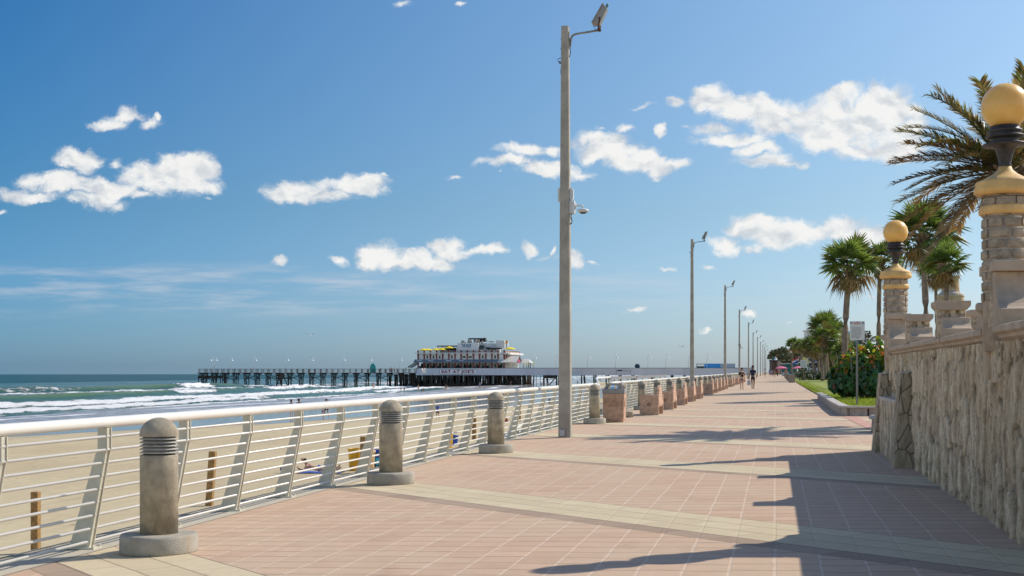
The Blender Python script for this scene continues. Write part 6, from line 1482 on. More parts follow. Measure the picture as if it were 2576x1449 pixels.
# white gooseneck lamps along the pier
plamp_w = mat('white enamel', (0.82, 0.83, 0.84), 0.4, 0.03)
def pier_lamp(label):
    t = thing('pier_lamp', label, 'street lamp', (0, 0, 0), 0, 'white gooseneck lamps along the pier')
    MB().tube([(0, 0, 0), (0, 0, 4.2), (.0, 0, 4.9)] + [(.42 - .42 * math.cos(a), 0, 4.9 + .5 * math.sin(a)) for a in [PI * i / 8 for i in range(1, 9)]], .075, 8).build('post', plamp_w, t)
    MB().lathe([(.0, .0), (.42, .02), (.40, .08), (.2, .3), (.12, .62), (.07, .8), (0, .82)], (.84, 0, 4.1), 16).build('bell_shade', plamp_w, t)
    return t
pl0 = None
PLX = [536, 539.5, 578.5, 638.7, 719, 781, 862, 928, 1003.7, 1342.7, 1398.5, 1477.6, 1548.4, 1630, 1675, 1731.6, 1778]
for i, xd in enumerate(PLX):
    x = x_on_y(xd, PY + 3); z = .72 if xd < 1040 else 1.25
    lab = f'white gooseneck lamp on the pier, {ORD[i]} from the sea end'
    if pl0 is None: pl0 = pier_lamp(lab); pl0.location = (x, PY + 3, z); pl0.rotation_euler = (0, 0, PI)
    else: dup(pl0, (x, PY + 3, z), 0 if i % 3 else .9, lab, (1, 1, 1.0 if xd < 1040 else 1.02))
# teal surfboard-shaped panel and people on the pier deck
xs_ = x_on_y(938, PY + 4)
tag(MB().prism([(-1.0, 0), (1.0, 0), (1.1, 1.2), (.95, 2.3), (.5, 3.0), (0, 3.3), (-.5, 3.0), (-.95, 2.3), (-1.1, 1.2)], 'y', 0, .25).build('surfboard_panel', mat('turquoise panel', (0.03, 0.42, 0.40), 0.5), None), 'turquoise surfboard shaped panel standing on the pier deck', 'panel').location = (xs_, PY + 4, .72)
for i, (xd, tp, ds) in enumerate(((958, black, 'in black beside the turquoise panel'), (980.5, red, 'in dark red leaning on the guard rail, left one'), (985, red, 'in dark red leaning on the guard rail, right one'), (992, orange, 'in orange sitting on the deck near the restaurant'), (1021, black, 'in black by the foot of the restaurant stair'))):
    person('distant person on the pier ' + ds, (x_on_y(xd, PY + 1.2), PY + 1.2, .72), R(20 * i), 1.75, 'stand', skinA, tp, ('long', black), group='people on the pier deck')
# things on the landward pier deck
def pier_hut():
    a, b = x_on_y(1752, PY + 5), x_on_y(1850, PY + 5); m_ = x_on_y(1772, PY + 5); c = x_on_y(1812, PY + 5)
    t = thing('pier_kiosk', 'low pavilion with a bright blue mural panel on the landward end of the pier', 'kiosk', ((a + b) / 2, PY + 5, 2.2))
    MB().box(c, b, PY + 5, PY + 9, 1.2, 3.75).build('white_screen', mat('pale screen', (0.5, 0.58, 0.65), 0.6), t, True)
    MB().box(m_, c, PY + 4.9, PY + 9, 1.2, 3.75).build('blue_mural', mat('bright blue', (0.02, 0.2, 0.6), 0.5, 0.5, .9, col2=(0.05, 0.4, 0.75)), t, True)
    MB().box(a, m_, PY + 5, PY + 9, 3.5, 3.7).box(a, a + .2, PY + 5, PY + 5.2, 1.2, 3.6).box(a, m_, PY + 6, PY + 7, 1.2, 2.9).build('open_bay', mat('grey green shade', (0.10, 0.14, 0.13), 0.7), t, True)
pier_hut()
tag(MB().ball((0, 0, .8), .9, .9, .8, 14, 8).build('tarp_mound', cloth('dark teal tarp', (0.01, 0.06, 0.11)), None), 'round dark blue bundle on top of the pale pier wall', 'bundle').location = (x_on_y(1603, PY + .1), PY + .6, 2.1)

# ------------------------------------------------------------------ palms
green_f = mat('palm green', (0.16, 0.215, 0.06), 0.4, 0.35, 1.2, col2=(0.07, 0.11, 0.03), trans=0.42); brown_f = mat('palm brown', (0.36, 0.23, 0.11), 0.7, 0.3, 1.5, trans=0.3); yel_f = mat('palm yellow green', (0.26, 0.23, 0.07), 0.5, 0.3, 1.2, trans=0.3)
bark = mat('palm bark', (0.30, 0.22, 0.165), 0.9, 0.3, 4.0, 0.9, 14.0, col2=(0.17, 0.12, 0.09)); boot_m = mat('cut palm boots', (0.36, 0.26, 0.17), 0.85, 0.3, 4.0, 0.4, 20.0)
def fan_leaf(mb, base, d, L, F, rng, mi, nb=26, droop=.25):
    d = d.normalized(); side = d.cross(Vector((0, 0, 1)))
    if side.length < .1: side = Vector((1, 0, 0))
    side.normalize(); up = side.cross(d).normalized()
    hub = base + d * L + Vector((0, 0, -L * .08)); w = .018
    mb.add([base - side * w, base + side * w, hub + side * w * .5, hub - side * w * .5], [(0, 1, 2, 3)], mi)
    roll = rng.uniform(-.5, .5); side = (side * math.cos(roll) + up * math.sin(roll)); up = side.cross(d).normalized() * -1 if side.cross(d).z < 0 else side.cross(d).normalized()
    for k in range(nb):
        a = (-1 + 2 * k / (nb - 1)) * 1.95 + rng.uniform(-.04, .04)
        bl = F * (.78 + .22 * math.cos(a)) * rng.uniform(.85, 1.08)
        dr = (d * math.cos(a) + side * math.sin(a)).normalized(); pr = dr.cross(up).normalized()
        fold = up * (.1 * math.cos(a * 2)); m1 = hub + (dr + fold) * bl * .45; ww = bl * .052
        tip = hub + (dr + fold * .3) * bl * .95 - Vector((0, 0, 1)) * bl * droop * rng.uniform(.5, 1.5)
        tw = up * ww * .5 * (1 if k % 2 else -1)
        mb.add([hub - pr * ww * .3, hub + pr * ww * .3, m1 + pr * ww + tw, m1 - pr * ww - tw, tip], [(0, 1, 2, 3), (3, 2, 4)], mi)
def fan_palm(label, seed, H=7.0, F=.85, nl=30, nd=12, tr=.125, lean=.3):
    rng = random.Random(seed); t = thing('fan_palm', label, 'palm tree', (0, 0, 0), 0, 'fan palms inland of the walk')
    pts = []; rs = []
    for i in range(13):
        u = i / 12; pts.append((lean * u * u, lean * .4 * math.sin(u * 2), H * u)); rs.append(tr * (1.25 - .35 * u + .12 * max(0, (.08 - u) * 12) + rng.uniform(-.03, .03)))
    MB().tube(pts, rs, 14).build('trunk', bark, t)
    top = Vector(pts[-1]); bt = MB()
    for k in range(70):
        a = k * 2.4; z = -1.15 + 1.15 * k / 70; r0 = tr * (1.0 + .5 * (k / 70)); dv = Vector((math.cos(a), math.sin(a), .9 + .3 * rng.random()))
        p_ = top + Vector((math.cos(a) * r0 * .8, math.sin(a) * r0 * .8, z)); bt.bar(p_, p_ + dv * rng.uniform(.16, .3), .09, .03, up=(math.cos(a), math.sin(a), 0))
    bt.build('leaf_boots', boot_m, t)
    cr = MB(); top = top + Vector((0, 0, .05))
    for k in range(nl):
        az = k * 2.399 + rng.uniform(-.2, .2); el = math.asin(1 - 1.25 * (k + .5) / nl) + rng.uniform(-.08, .08)
        d = Vector((math.cos(az) * math.cos(el), math.sin(az) * math.cos(el), math.sin(el)))
        mi = 0 if rng.random() < .72 else 1
        fan_leaf(cr, top, d, F * rng.uniform(.7, 1.1), F * rng.uniform(.95, 1.15), rng, mi, 24, .05 + .22 * k / nl)
    cr.build('crown', [green_f, yel_f], t)
    dd = MB()
    for k in range(nd):
        az = k * 2.399 + 1; el = -rng.uniform(.25, 1.1); d = Vector((math.cos(az) * math.cos(el), math.sin(az) * math.cos(el), math.sin(el)))
        fan_leaf(dd, top - Vector((0, 0, .2)), d, F * rng.uniform(.5, .85), F * rng.uniform(.7, .95), rng, 0 if rng.random() < .8 else 1, 18, .5)
    dd.build('dead_leaves', [brown_f, yel_f], t)
    return t
def put_palm(t, xd, yc, Z, ground=.25, H=7.0, extra=0.0, rz=0.0):
    p = wp(xd, yc, Z); s = (p.z - ground) / H
    return (p.x, p.y, ground), s
def P_(proto, xd, yc, Z, label, rz, crown_s, first=False, H=7.0, ground=.25):
    """crown scale fixed, trunk shortened by sinking nothing: scale x,y = crown size, z chosen so that the crown centre sits at yc"""
    p = wp(xd, yc, Z); hz = (p.z - ground)
    o = proto if first else dup(proto, (0, 0, 0), rz, label)
    o.location = (p.x, p.y, ground); o.rotation_euler = (0, 0, rz); o.scale = (crown_s,) * 3
    # trunk children stretch separately so crowns keep their shape
    for c in o.children:
        n = c.name.split('.')[0]
        if n == 'trunk': c.scale = (1, 1, hz / crown_s / H)
        else: c.location = (0, 0, hz / crown_s - H)
    return o
pa_ = fan_palm('tall fan palm with full round crown left of the smaller amber globe, behind the bush', 11)
P_(pa_, 2126, 668, 80, None, .5, 1.42, True)
pb_ = fan_palm('fan palm hidden behind the smaller amber globe, its slim trunk beside the tower', 12, F=.8, nl=28)
P_(pb_, 2213, 655, 84, None, 1.0, 1.1, True)
pc_ = fan_palm('large fan palm with a wide dark crown right of the smaller amber globe', 13, F=.95, nl=34, nd=16)
P_(pc_, 2338, 590, 60, None, 2.0, 1.14, True)
P_(pb_, 2393, 668, 52, 'small fan palm low behind the stone merlons, left of the big tower', 2.5, .78)
P_(pa_, 2355, 690, 92, 'fan palm mostly hidden behind the large one, showing brown lower leaves', 4.0, .95)
P_(pb_, 2436, 815, 80, 'small low palm showing between the merlon and the big tower', 4.6, .65)
FARP = [(1991, 868, 250, 1.5, 'leftmost of the distant palm row, small round crown, leaning trunk'), (2018, 871, 245, 1.55, 'second of the distant palm row, above the flag'), (2046, 872, 190, 1.45, 'third of the distant palm row behind the lamp'), (2058, 866, 210, 1.6, 'fourth of the distant palm row'),
        (2069, 848, 150, 1.5, 'in the middle of the distant row, dark lower crown'), (2083, 826, 160, 1.9, 'tallest of the distant row in front of the hotel'), (2097, 832, 170, 1.75, 'beside the tallest of the distant row, right of it'), (2075, 838, 158, 1.5, 'tucked under the tallest palm of the distant row'),
        (2110, 858, 190, 1.7, 'right end of the distant row, shaggy brown'), (2062, 884, 230, 1.5, 'low one between the trunks of the distant row'), (2101, 880, 150, 1.35, 'short shaggy one beside the sea grape bush'), (2117, 888, 140, 1.2, 'rightmost short one just over the sea grape bush')]
for i, (xd, yc, Z, s, ds) in enumerate(FARP):
    P_((pa_, pb_, pc_)[i % 3], xd, yc, Z, 'distant fan palm, ' + ds, i * 1.7, s * .78, ground=.2)
dgm = [mat('date leaf olive', (0.20, 0.215, 0.07), 0.45, 0.3, 2.0, trans=0.3), mat('date leaf brown', (0.42, 0.29, 0.15), 0.6, 0.3, 2.0, trans=0.25)]; dgm.append(dgm[1])
def date_palm():
    c = Vector((5.45, 33.1, 6.2)); rng = random.Random(21)
    t = thing('date_palm', 'feathery date palm with long arching brown tipped fronds behind the big lamp tower', 'palm tree', (c.x, c.y, .2))
    MB().tube([(c.x + .1, c.y, .2), (c.x, c.y, 3), (c.x, c.y, c.z - .1)], [.34, .27, .3], 16).build('trunk', bark, t, True)
    bo = MB()
    for k in range(90):
        a = k * 2.4; z = c.z - 1.6 + 1.6 * k / 90; dv = Vector((math.cos(a), math.sin(a), .8)); p_ = Vector((c.x + math.cos(a) * .24, c.y + math.sin(a) * .24, z)); bo.bar(p_, p_ + dv * .22, .1, .04, up=(math.cos(a), math.sin(a), 0))
    bo.build('leaf_boots', boot_m, t, True)
    def frond(mb, az, el, L, mi, sag):
        d0 = Vector((math.cos(az) * math.cos(el), math.sin(az) * math.cos(el), math.sin(el))); n = 30; pts = []
        p_ = c.copy(); d = d0.copy()
        for i in range(n + 1):
            pts.append(p_.copy()); p_ += d * L / n; d = (d + Vector((0, 0, -1)) * sag / n).normalized()
        mb.tube(pts, [.028 * (1 - .8 * i / n) for i in range(n + 1)], 5, mi)
        for i in range(4, n + 1):
            for j in (0, .25, .5, .75):
                if i == n and j: break
                u = (i + j) / n; q = pts[i] if not j else pts[i].lerp(pts[min(i + 1, n)], j); dd = (pts[min(i + 1, n)] - pts[i - 1]).normalized()
                sd = dd.cross(Vector((0, 0, 1))).normalized(); upv = sd.cross(dd)
                ll = .50 * math.sin(min(1, .25 + u * .95) * PI * .8) * rng.uniform(.75, 1.1) + .08
                for s in (-1, 1):
                    if rng.random() < .08: continue
                    dr = (sd * s * rng.uniform(.55, .8) + dd * rng.uniform(.6, .95) + upv * rng.uniform(.05, .45)).normalized(); pr = dr.cross(upv).normalized(); w = .020
                    mid = q + dr * ll * .5; tip = q + dr * ll + Vector((0, 0, -1)) * ll * rng.uniform(.02, .25)
                    m2 = mi if rng.random() < .55 else 2
                    mb.add([q - pr * w * .5, q + pr * w * .5, mid + pr * w, mid - pr * w, tip], [(0, 1, 2, 3), (3, 2, 4)], m2)
    for k in range(34):
        az = k * 2.399; el = 1.25 - 1.55 * (k / 34) + rng.uniform(-.1, .1); mb = MB(); br = k > 14 and rng.random() < .5
        frond(mb, az, el, rng.uniform(2.3, 2.8), 1 if br else 0, rng.uniform(.6, 1.1)); o = mb.build('frond', dgm, t, True)
    # fronds that reach far to the left over the wall
    for az, el, L, mi in ((PI + .12, .62, 2.75, 0), (PI - .1, .38, 2.7, 1), (PI + .2, .16, 2.75, 1), (PI - .2, .86, 2.7, 0), (PI + .05, 1.05, 2.6, 0), (PI - .3, -.15, 2.5, 1), (PI + .3, .5, 2.6, 1), (PI + .15, -.62, 2.7, 1), (PI - .15, .02, 2.6, 0)):
        mb = MB(); frond(mb, az, el, L, mi, .55); mb.build('frond', dgm, t, True)
date_palm()
# ------------------------------------------------------------------ sea grape bush
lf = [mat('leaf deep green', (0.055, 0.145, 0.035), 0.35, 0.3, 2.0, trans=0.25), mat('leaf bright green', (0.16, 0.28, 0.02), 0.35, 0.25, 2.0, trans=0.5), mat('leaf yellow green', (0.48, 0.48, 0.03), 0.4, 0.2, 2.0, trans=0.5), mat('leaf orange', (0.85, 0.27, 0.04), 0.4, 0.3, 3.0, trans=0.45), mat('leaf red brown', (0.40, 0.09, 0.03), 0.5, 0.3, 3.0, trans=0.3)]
def grape_bush():
    c = wp(2172, 1000, 53); cx, cy = c.x + .1, c.y; rng = random.Random(31)
    t = thing('sea_grape_bush', 'big round leaved bush, dark below, orange and lime on top, behind the sign', 'bush', (cx, cy, .35))
    st = MB()
    for k in range(26):
        a = rng.uniform(0, 6.28); r = rng.uniform(.2, 1.3); st.tube([(cx + math.cos(a) * .3, cy + math.sin(a) * .3, .3), (cx + math.cos(a) * r * .8, cy + math.sin(a) * r * .8, 1.0), (cx + math.cos(a) * r, cy + math.sin(a) * r, rng.uniform(1.6, 2.3))], [.035, .025, .01], 6)
    for (xd, yd) in ((2186, 862), (2208, 850), (2218, 864), (2160, 872)):
        q = wp(xd, yd, cy * CA - cx * SA); st.tube([(q.x, q.y, 2.0), (q.x, q.y, q.z)], .012, 5)
    st.build('stems', bark, t, True)
    V = []; F = []; M = []
    def leaf(p, n, r, mi):
        n = n.normalized(); a = n.cross(Vector((0, 0, 1)))
        if a.length < .1: a = Vector((1, 0, 0))
        a.normalize(); b = n.cross(a); rot = rng.uniform(0, 6.28); a, b = a * math.cos(rot) + b * math.sin(rot), b * math.cos(rot) - a * math.sin(rot)
        o = len(V); k = 10; f = rng.uniform(.05, .3)
        V.append(p)
        for i in range(k):
            th = 2 * PI * i / k; x = math.cos(th); y = math.sin(th) * .92; V.append(p + a * r * x + b * r * y + n * (abs(y) * f * r + .04 * r * math.sin(th * 3)))
        for i in range(k): F.append((o, o + 1 + i, o + 1 + (i + 1) % k)); M.append(mi)
    lobes = [(-.95, 0, .75, .60, .62), (-.6, -.2, 1.3, .62, .5), (0, -.1, 1.15, .95, .9), (.5, 0, 1.55, .75, .65), (1.1, .1, 1.35, .8, .85), (.1, .3, 1.75, .6, .4), (-.35, .1, 1.6, .5, .4), (1.3, -.1, .8, .8, .7), (.3, -.35, .7, 1.0, .6), (-.7, -.25, .55, .62, .5), (1.8, .2, 1.5, .7, .7), (-1.25, -.1, .95, .25, .25), (-1.2, -.2, .45, .22, .2)]
    for (lx, ly, lz, rx, rz_) in lobes:
        n = int(330 * rx * (rx + rz_)) + 40
        for _ in range(n):
            d = Vector((rng.gauss(0, 1), rng.gauss(0, 1), rng.gauss(0, 1))).normalized(); rr = rng.uniform(.72, 1.05)
            p = Vector((cx + lx + d.x * rx * rr, cy + ly + d.y * rx * rr, max(.42, .35 + lz + d.z * rz_ * rr)))
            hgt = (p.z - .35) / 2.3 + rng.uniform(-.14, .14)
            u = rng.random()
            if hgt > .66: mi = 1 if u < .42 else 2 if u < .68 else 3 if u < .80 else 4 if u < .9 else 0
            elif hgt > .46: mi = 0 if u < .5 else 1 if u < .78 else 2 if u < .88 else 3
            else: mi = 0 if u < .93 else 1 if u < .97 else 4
            nn = Vector((d.x + rng.uniform(-.6, .6), d.y + rng.uniform(-.6, .6), d.z * .5 + rng.uniform(-.2, .7)))
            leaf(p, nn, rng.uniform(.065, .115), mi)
    for (xd, yd, mi) in ((2186, 862, 1), (2190, 868, 1), (2182, 870, 0), (2208, 850, 2), (2211, 853, 1), (2216, 862, 1), (2219, 869, 1), (2160, 872, 2), (2166, 876, 3), (2236 - 14, 852, 2), (2205, 872, 3)):
        q = wp(xd, yd, (cy - .2) * CA - cx * SA); leaf(q, Vector((rng.uniform(-.5, .5), -1, rng.uniform(0, .5))), .1, mi)
    V_ = np.array([tuple(v) for v in V]) - np.array(t.location)
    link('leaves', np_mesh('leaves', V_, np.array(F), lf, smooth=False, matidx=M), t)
grape_bush()
def shrub(label, c, rx, ry, rz_, seed, mats, n=1500, r=.12, name='shrub', trunk=0.0):
    rng = np.random.default_rng(seed); t = thing(name, label, 'bush' if not trunk else 'tree', c)
    L = []
    nl = 9; lob = rng.normal(0, .45, (nl, 3)); lob[:, 2] = np.abs(lob[:, 2])
    k = rng.integers(0, nl, n); d = rng.normal(0, 1, (n, 3)); d /= np.linalg.norm(d, axis=1)[:, None]
    p = lob[k] + d * rng.uniform(.35, .55, (n, 1)); p = p * np.array([rx, ry, rz_]); p[:, 2] = np.abs(p[:, 2]) + trunk
    a = rng.normal(0, 1, (n, 3)); a /= np.linalg.norm(a, axis=1)[:, None]; b = np.cross(a, rng.normal(0, 1, (n, 3))); b /= np.linalg.norm(b, axis=1)[:, None]
    s = rng.uniform(.6, 1.3, (n, 1)) * r
    V = np.stack([p - a * s - b * s * .5, p + a * s - b * s * .4, p + a * s * .9 + b * s * .5, p - a * s * .8 + b * s * .6], 1).reshape(-1, 3)
    link('leaves' if not trunk else 'crown', np_mesh('leaves', V, np.arange(n * 4).reshape(-1, 4), mats, smooth=False, matidx=rng.integers(0, len(mats), n)), t)
    sb = MB()
    if trunk: sb.tube([(0, 0, 0), (.1, 0, trunk + rz_ * .6)], [.3, .12], 10)
    for q in range(6): sb.tube([(0, 0, trunk * .8), tuple(lob[q] * np.array([rx, ry, rz_]) * .8 + np.array([0, 0, trunk]))], [.08 + trunk * .02, .03], 6)
    sb.build('stems' if not trunk else 'trunk', bark, t)
    return t
shm = [mat('shrub green', (0.04, 0.085, 0.015), 0.6, 0.3, 1.0, trans=.2), mat('shrub olive', (0.08, 0.10, 0.02), 0.6, 0.3, 1.0, trans=.2), mat('shrub dark', (0.018, 0.04, 0.01), 0.6, 0.3, 1.0)]
trm = [mat('tree green', (0.15, 0.19, 0.06), 0.7, 0.3, .5), mat('tree brown green', (0.28, 0.21, 0.10), 0.7, 0.3, .5), mat('tree dark', (0.09, 0.10, 0.04), 0.7, 0.3, .5)]
for i, (xd, yd, Z, rx, rz_, ds) in enumerate(((2070, 946, 175, 2.6, 1.5, 'low green shrub at the far edge of the lawn, left of the sea grape'), (2088, 946, 165, 2.2, 1.7, 'low green shrub touching the left of the sea grape'), (2050, 943, 200, 2.4, 1.0, 'low clipped shrub beyond the second sign post'), (2030, 944, 215, 2.2, .8, 'dark ground shrub at the left end of the lawn edge'))):
    p = wp(xd, yd, Z); shrub(ds, (p.x, p.y, .2), rx, 2, rz_, i, shm, 1500, .12)
for i, (xd, Z, rx, h, tr_, ds) in enumerate(((1963, 520, 4.5, 4, 6, 'dark windblown tree beyond the end of the walk, leftmost'), (1975, 540, 4, 4, 5, 'dark windblown tree beyond the end of the walk, second'), (1998, 480, 7, 3.5, 3, 'broad brownish tree mass behind the parasols'), (2022, 470, 7, 4.5, 3.5, 'broad tree behind the flag'), (2040, 460, 6, 4, 3, 'low dark tree left of the palm trunks'), (2120, 300, 7, 6, 2, 'yellowish tree behind the short palms'))):
    p = wp(xd, HY, Z); shrub(ds, (p.x, p.y, .2), rx, 5, h, 40 + i, trm, 2600, .4, 'tree', tr_)

# ------------------------------------------------------------------ signs on the right
sign_w = mat('white sign sheet', (0.70, 0.70, 0.70), 0.4, 0.04, 4.0); perf = mat('perforated steel', (0.27, 0.25, 0.24), 0.5, 0.1, 30.0, metal=.4)
def rules_sign():
    p = onz(2156, 1020, .35); Z = p.y * CA - p.x * SA; top = EYE + (HY - 808) / FPX * Z
    t = thing('rules_sign', 'white notice sign of small text on a perforated post in the raised bed', 'sign', (p.x, p.y, .35), R(8)); h = top - .35
    w, sh = .235, .60
    MB().box(-.028, .028, -.02, .02, 0, h - .02).build('post', perf, t)
    ho = MB()
    for k in range(60): ho.box(-.006, .006, -.024, -.019, .03 + k * .035, .043 + k * .035)
    ho.build('post_holes', cable_m, t)
    pr = []
    for sx, sz, a0 in ((1, 0, -PI / 2), (1, 1, 0), (-1, 1, PI / 2), (-1, 0, PI)):
        cx = sx * (w - .03); cz = (h - .03) if sz else (h - sh + .03)
        pr += [(cx + .03 * math.cos(a0 + q * PI / 8), cz + .03 * math.sin(a0 + q * PI / 8)) for q in range(5)]
    MB().prism(pr, 'y', -.032, -.026).build('panel', sign_w, t)
    tx = MB(); rng = random.Random(2)
    for k in range(22):
        z = h - .19 - k * .0165; x0 = -w + .04 if k % 3 == 0 else -w + .06
        x = x0
        while x < w - .05 - rng.uniform(0, .12):
            l = rng.uniform(.012, .035); tx.box(x, x + l, -.0335, -.032, z, z + .006); x += l + .006
    tx.build('text_lines', mat('grey ink', (0.16, 0.16, 0.17), 0.6), t)
    rd = MB()
    for k, ww in enumerate((.10, .12, .10)): rd.box(-ww, ww, -.0335, -.032, h - .05 - k * .024, h - .038 - k * .024)
    rd.build('red_heading', mat('red ink', (0.5, 0.05, 0.04), 0.6), t)
    for sx in (-1, 1):
        e = MB().lathe([(.034, -.0), (.034, .0015), (0, .0015)], (0, 0, 0), 20); e.v = [(a + sx * (w - .05), -.032 - c, b + h - .055) for a, b, c in e.v]; s_ = e.build('seal', mat('blue seal', (0.04, 0.12, 0.28), 0.5), t)
        e = MB().lathe([(.02, -.0), (.02, .0015), (0, .0015)], (0, 0, 0), 20); e.v = [(a + sx * (w - .05), -.0335 - c, b + h - .055) for a, b, c in e.v]; e.build('seal_centre', mat('pale seal', (0.45, 0.5, 0.52), 0.5), s_)
    MB().box(-.012, .012, -.036, -.032, h - .035, h - .011).box(-.012, .012, -.036, -.032, h - sh + .05, h - sh + .074).build('bolt', cable_m, t)
rules_sign()
def small_sign():
    p = onz(2021.5, 958, .21); Z = p.y * CA - p.x * SA; s = Z / FPX
    t = thing('lawn_sign', 'small white rectangular sign on a timber post at the far left of the lawn', 'sign', (p.x, p.y, .21)); h = 53 * s
    MB().box(-1.6 * s, 1.6 * s, -.05, .05, 0, h - .05).build('post', wood_post if False else mat('weathered post', (0.25, 0.18, 0.12), 0.85), t)
    MB().box(-8 * s, 9 * s, -.1, -.05, h - 20 * s, h).build('panel', sign_w, t)
    m = MB()
    for k in range(5): m.box(-6 * s, 5 * s, -.11, -.1, h - 5 * s - k * 3 * s, h - 4.4 * s - k * 3 * s)
    m.build('text_lines', grey, t)
small_sign()
# planters beside the lawn
pl_m = mat('brown aggregate planter', (0.36, 0.26, 0.20), 0.85, 0.1, 5.0, .5, 60.0)
def box_planter(label):
    t = thing('concrete_planter', label, 'planter', (0, 0, 0), 0, 'square concrete planters in a row beside the lawn')
    w = .36
    MB().add([(-w * .9, -w * .9, 0), (w * .9, -w * .9, 0), (w * .9, w * .9, 0), (-w * .9, w * .9, 0), (-w, -w, .82), (w, -w, .82), (w, w, .82), (-w, w, .82)], [(3, 2, 1, 0), (4, 5, 6, 7), (0, 1, 5, 4), (1, 2, 6, 5), (2, 3, 7, 6), (3, 0, 4, 7)]).build('body', pl_m, t, bevel=.015)
    MB().box(-w - .01, w + .01, -w - .01, w + .01, .822, .89).build('rim', mat('grey rim', (0.38, 0.40, 0.42), 0.7), t, bevel=.01)
    return t
bp0 = None
for i, (xd, yd) in enumerate(((1996, 962.5), (1985, 957.5), (1976, 954), (1968, 951))):
    p = ong(xd, yd); lab = f'brown concrete planter with a grey rim at the left lawn corner, {ORD[i]} of four'
    if bp0 is None: bp0 = box_planter(lab); bp0.location = (1.75, p.y, gz(1.75))
    else: dup(bp0, (1.75 + .05 * i, p.y, gz(1.75)), 0, lab)
# ------------------------------------------------------------------ far buildings and shops
turq = mat('turquoise render', (0.03, 0.50, 0.58), 0.7, 0.04); glassd = mat('hotel glass', (0.10, 0.12, 0.14), 0.2, 0.2, .2)
def at(xd, yd, Z): return wp(xd, yd, Z)
def hotel():
    Z = 560; c = at(2112, HY, Z); t = thing('hotel_tower', 'large white hotel with a turquoise centre behind the palms', 'building', (c.x, c.y, 0), YAW)
    k = Z / FPX; X = lambda xd: (xd - 2112) * k; zz = lambda yd: EYE + (HY - yd) * k
    MB().box(X(2041), X(2113), 0, 14, 0, zz(831)).build('white_wing', white_m, t); MB().box(X(2165), X(2184), 0, 14, 0, zz(833)).build('white_wing', white_m, t)
    MB().box(X(2038), X(2062), -.5, 15, zz(832), zz(829.5)).box(X(2163), X(2187), -.5, 15, zz(834), zz(832)).build('roof_edge', mat('roof edge', (0.6, 0.62, 0.65), 0.7), t)
    MB().box(X(2113), X(2165), 1, 14, 0, zz(833)).box(X(2120), X(2128), 2, 12, zz(834), zz(828)).build('turquoise_block', turq, t)
    MB().box(X(2068), X(2079), 2, 8, zz(831), zz(823)).build('plant_room', mat('brown grey', (0.2, 0.17, 0.16), 0.8), t)
    for r_ in range(9):
        for cc_ in (2057.5, 2066, 2074, 2082, 2090, 2098, 2106):
            if cc_ > 2060 or r_ < 9: MB().box(X(cc_), X(cc_ + 5.5), -.15, .2, zz(842 + r_ * 10.5), zz(836 + r_ * 10.5)).build('window', glassd, t)
    for r_ in range(8):
        for cc_ in (2133, 2146, 2157): MB().box(X(cc_), X(cc_ + 5), .8, 1.2, zz(848 + r_ * 11), zz(841 + r_ * 11)).build('window', glassd, t)
    b = MB()
    for r_ in range(8): b.box(X(2120), X(2130), .2, 1.1, zz(846.5 + r_ * 11), zz(845 + r_ * 11))
    b.build('balcony_slab', white_m, t)
hotel()
def arcade():
    Z = 330; c = at(2055, HY, Z); t = thing('shop_building', 'low white shop front with big blue letters behind the palm trunks', 'building', (c.x, c.y, 0), YAW)
    k = Z / FPX; X = lambda xd: (xd - 2055) * k; zz = lambda yd: EYE + (HY - yd) * k
    MB().box(X(2032), X(2150), 0, 10, 0, zz(919)).build('wall', white_m, t)
    MB().box(X(2033), X(2075), -.6, 1, zz(917), zz(896)).build('sign_band', white_m, t); MB().box(X(2032), X(2076), -.8, 1, zz(897), zz(895)).build('trim', mat('brown trim', (0.4, 0.28, 0.2), 0.7), t)
    MB().box(X(2040), X(2085), -.7, .6, zz(922), zz(918)).build('awning', mat('grey awning', (0.35, 0.35, 0.35), 0.7), t)
    tx = text_obj('lettering', 'Joyland', 1.7, mat('strong blue', (0.02, 0.05, 0.45), 0.6), t, (X(2056), -.65, zz(907)), (R(90), 0, 0), .02, 1.0, .03)
    bb = max(v_.co.x for v_ in tx.data.vertices) - min(v_.co.x for v_ in tx.data.vertices); tx.scale = (X(2072) - X(2040), 1, 1); tx.scale = ((X(2072) - X(2040)) / bb, 1, 1)
    for xx in (2046, 2060, 2083, 2100): MB().box(X(xx), X(xx + 7), -.1, .1, .3, zz(922)).build('shop_window', glassd, t)
arcade()
def stall(label, xd, xe, yt, Z, mw, mroof, extra=None, group=None):
    c = at((xd + xe) / 2, HY, Z); t = thing('market_stall', label, 'stall', (c.x, c.y, 0), YAW, group); k = Z / FPX; w = (xe - xd) * k / 2; h = EYE + (HY - yt) * k
    for sx in (-w, w - .15): MB().box(sx, sx + .15, 0, .15, 0, h).build('post', mw, t)
    MB().box(-w, w, 2.5, 2.7, 0, h).build('back_panel', mw, t); MB().box(-w * 1.05, w * 1.05, -.3, 3, h, h + .25).build('roof', mroof, t); MB().box(-w, w, .1, .8, 0, 1.0).build('counter', dark_in if not extra else extra, t)
    return t
green_b = mat('green boards', (0.02, 0.28, 0.20), 0.7)
stall('open green fronted kiosk right of the second parasol', 2015, 2036, 913, 300, green_b, offwhite_m)
stall('row of teal shuttered booths behind the pink parasols', 1975, 2010, 916, 340, mat('teal shutters', (0.03, 0.2, 0.22), 0.7), mat('pale roof', (0.5, 0.5, 0.48), 0.8))
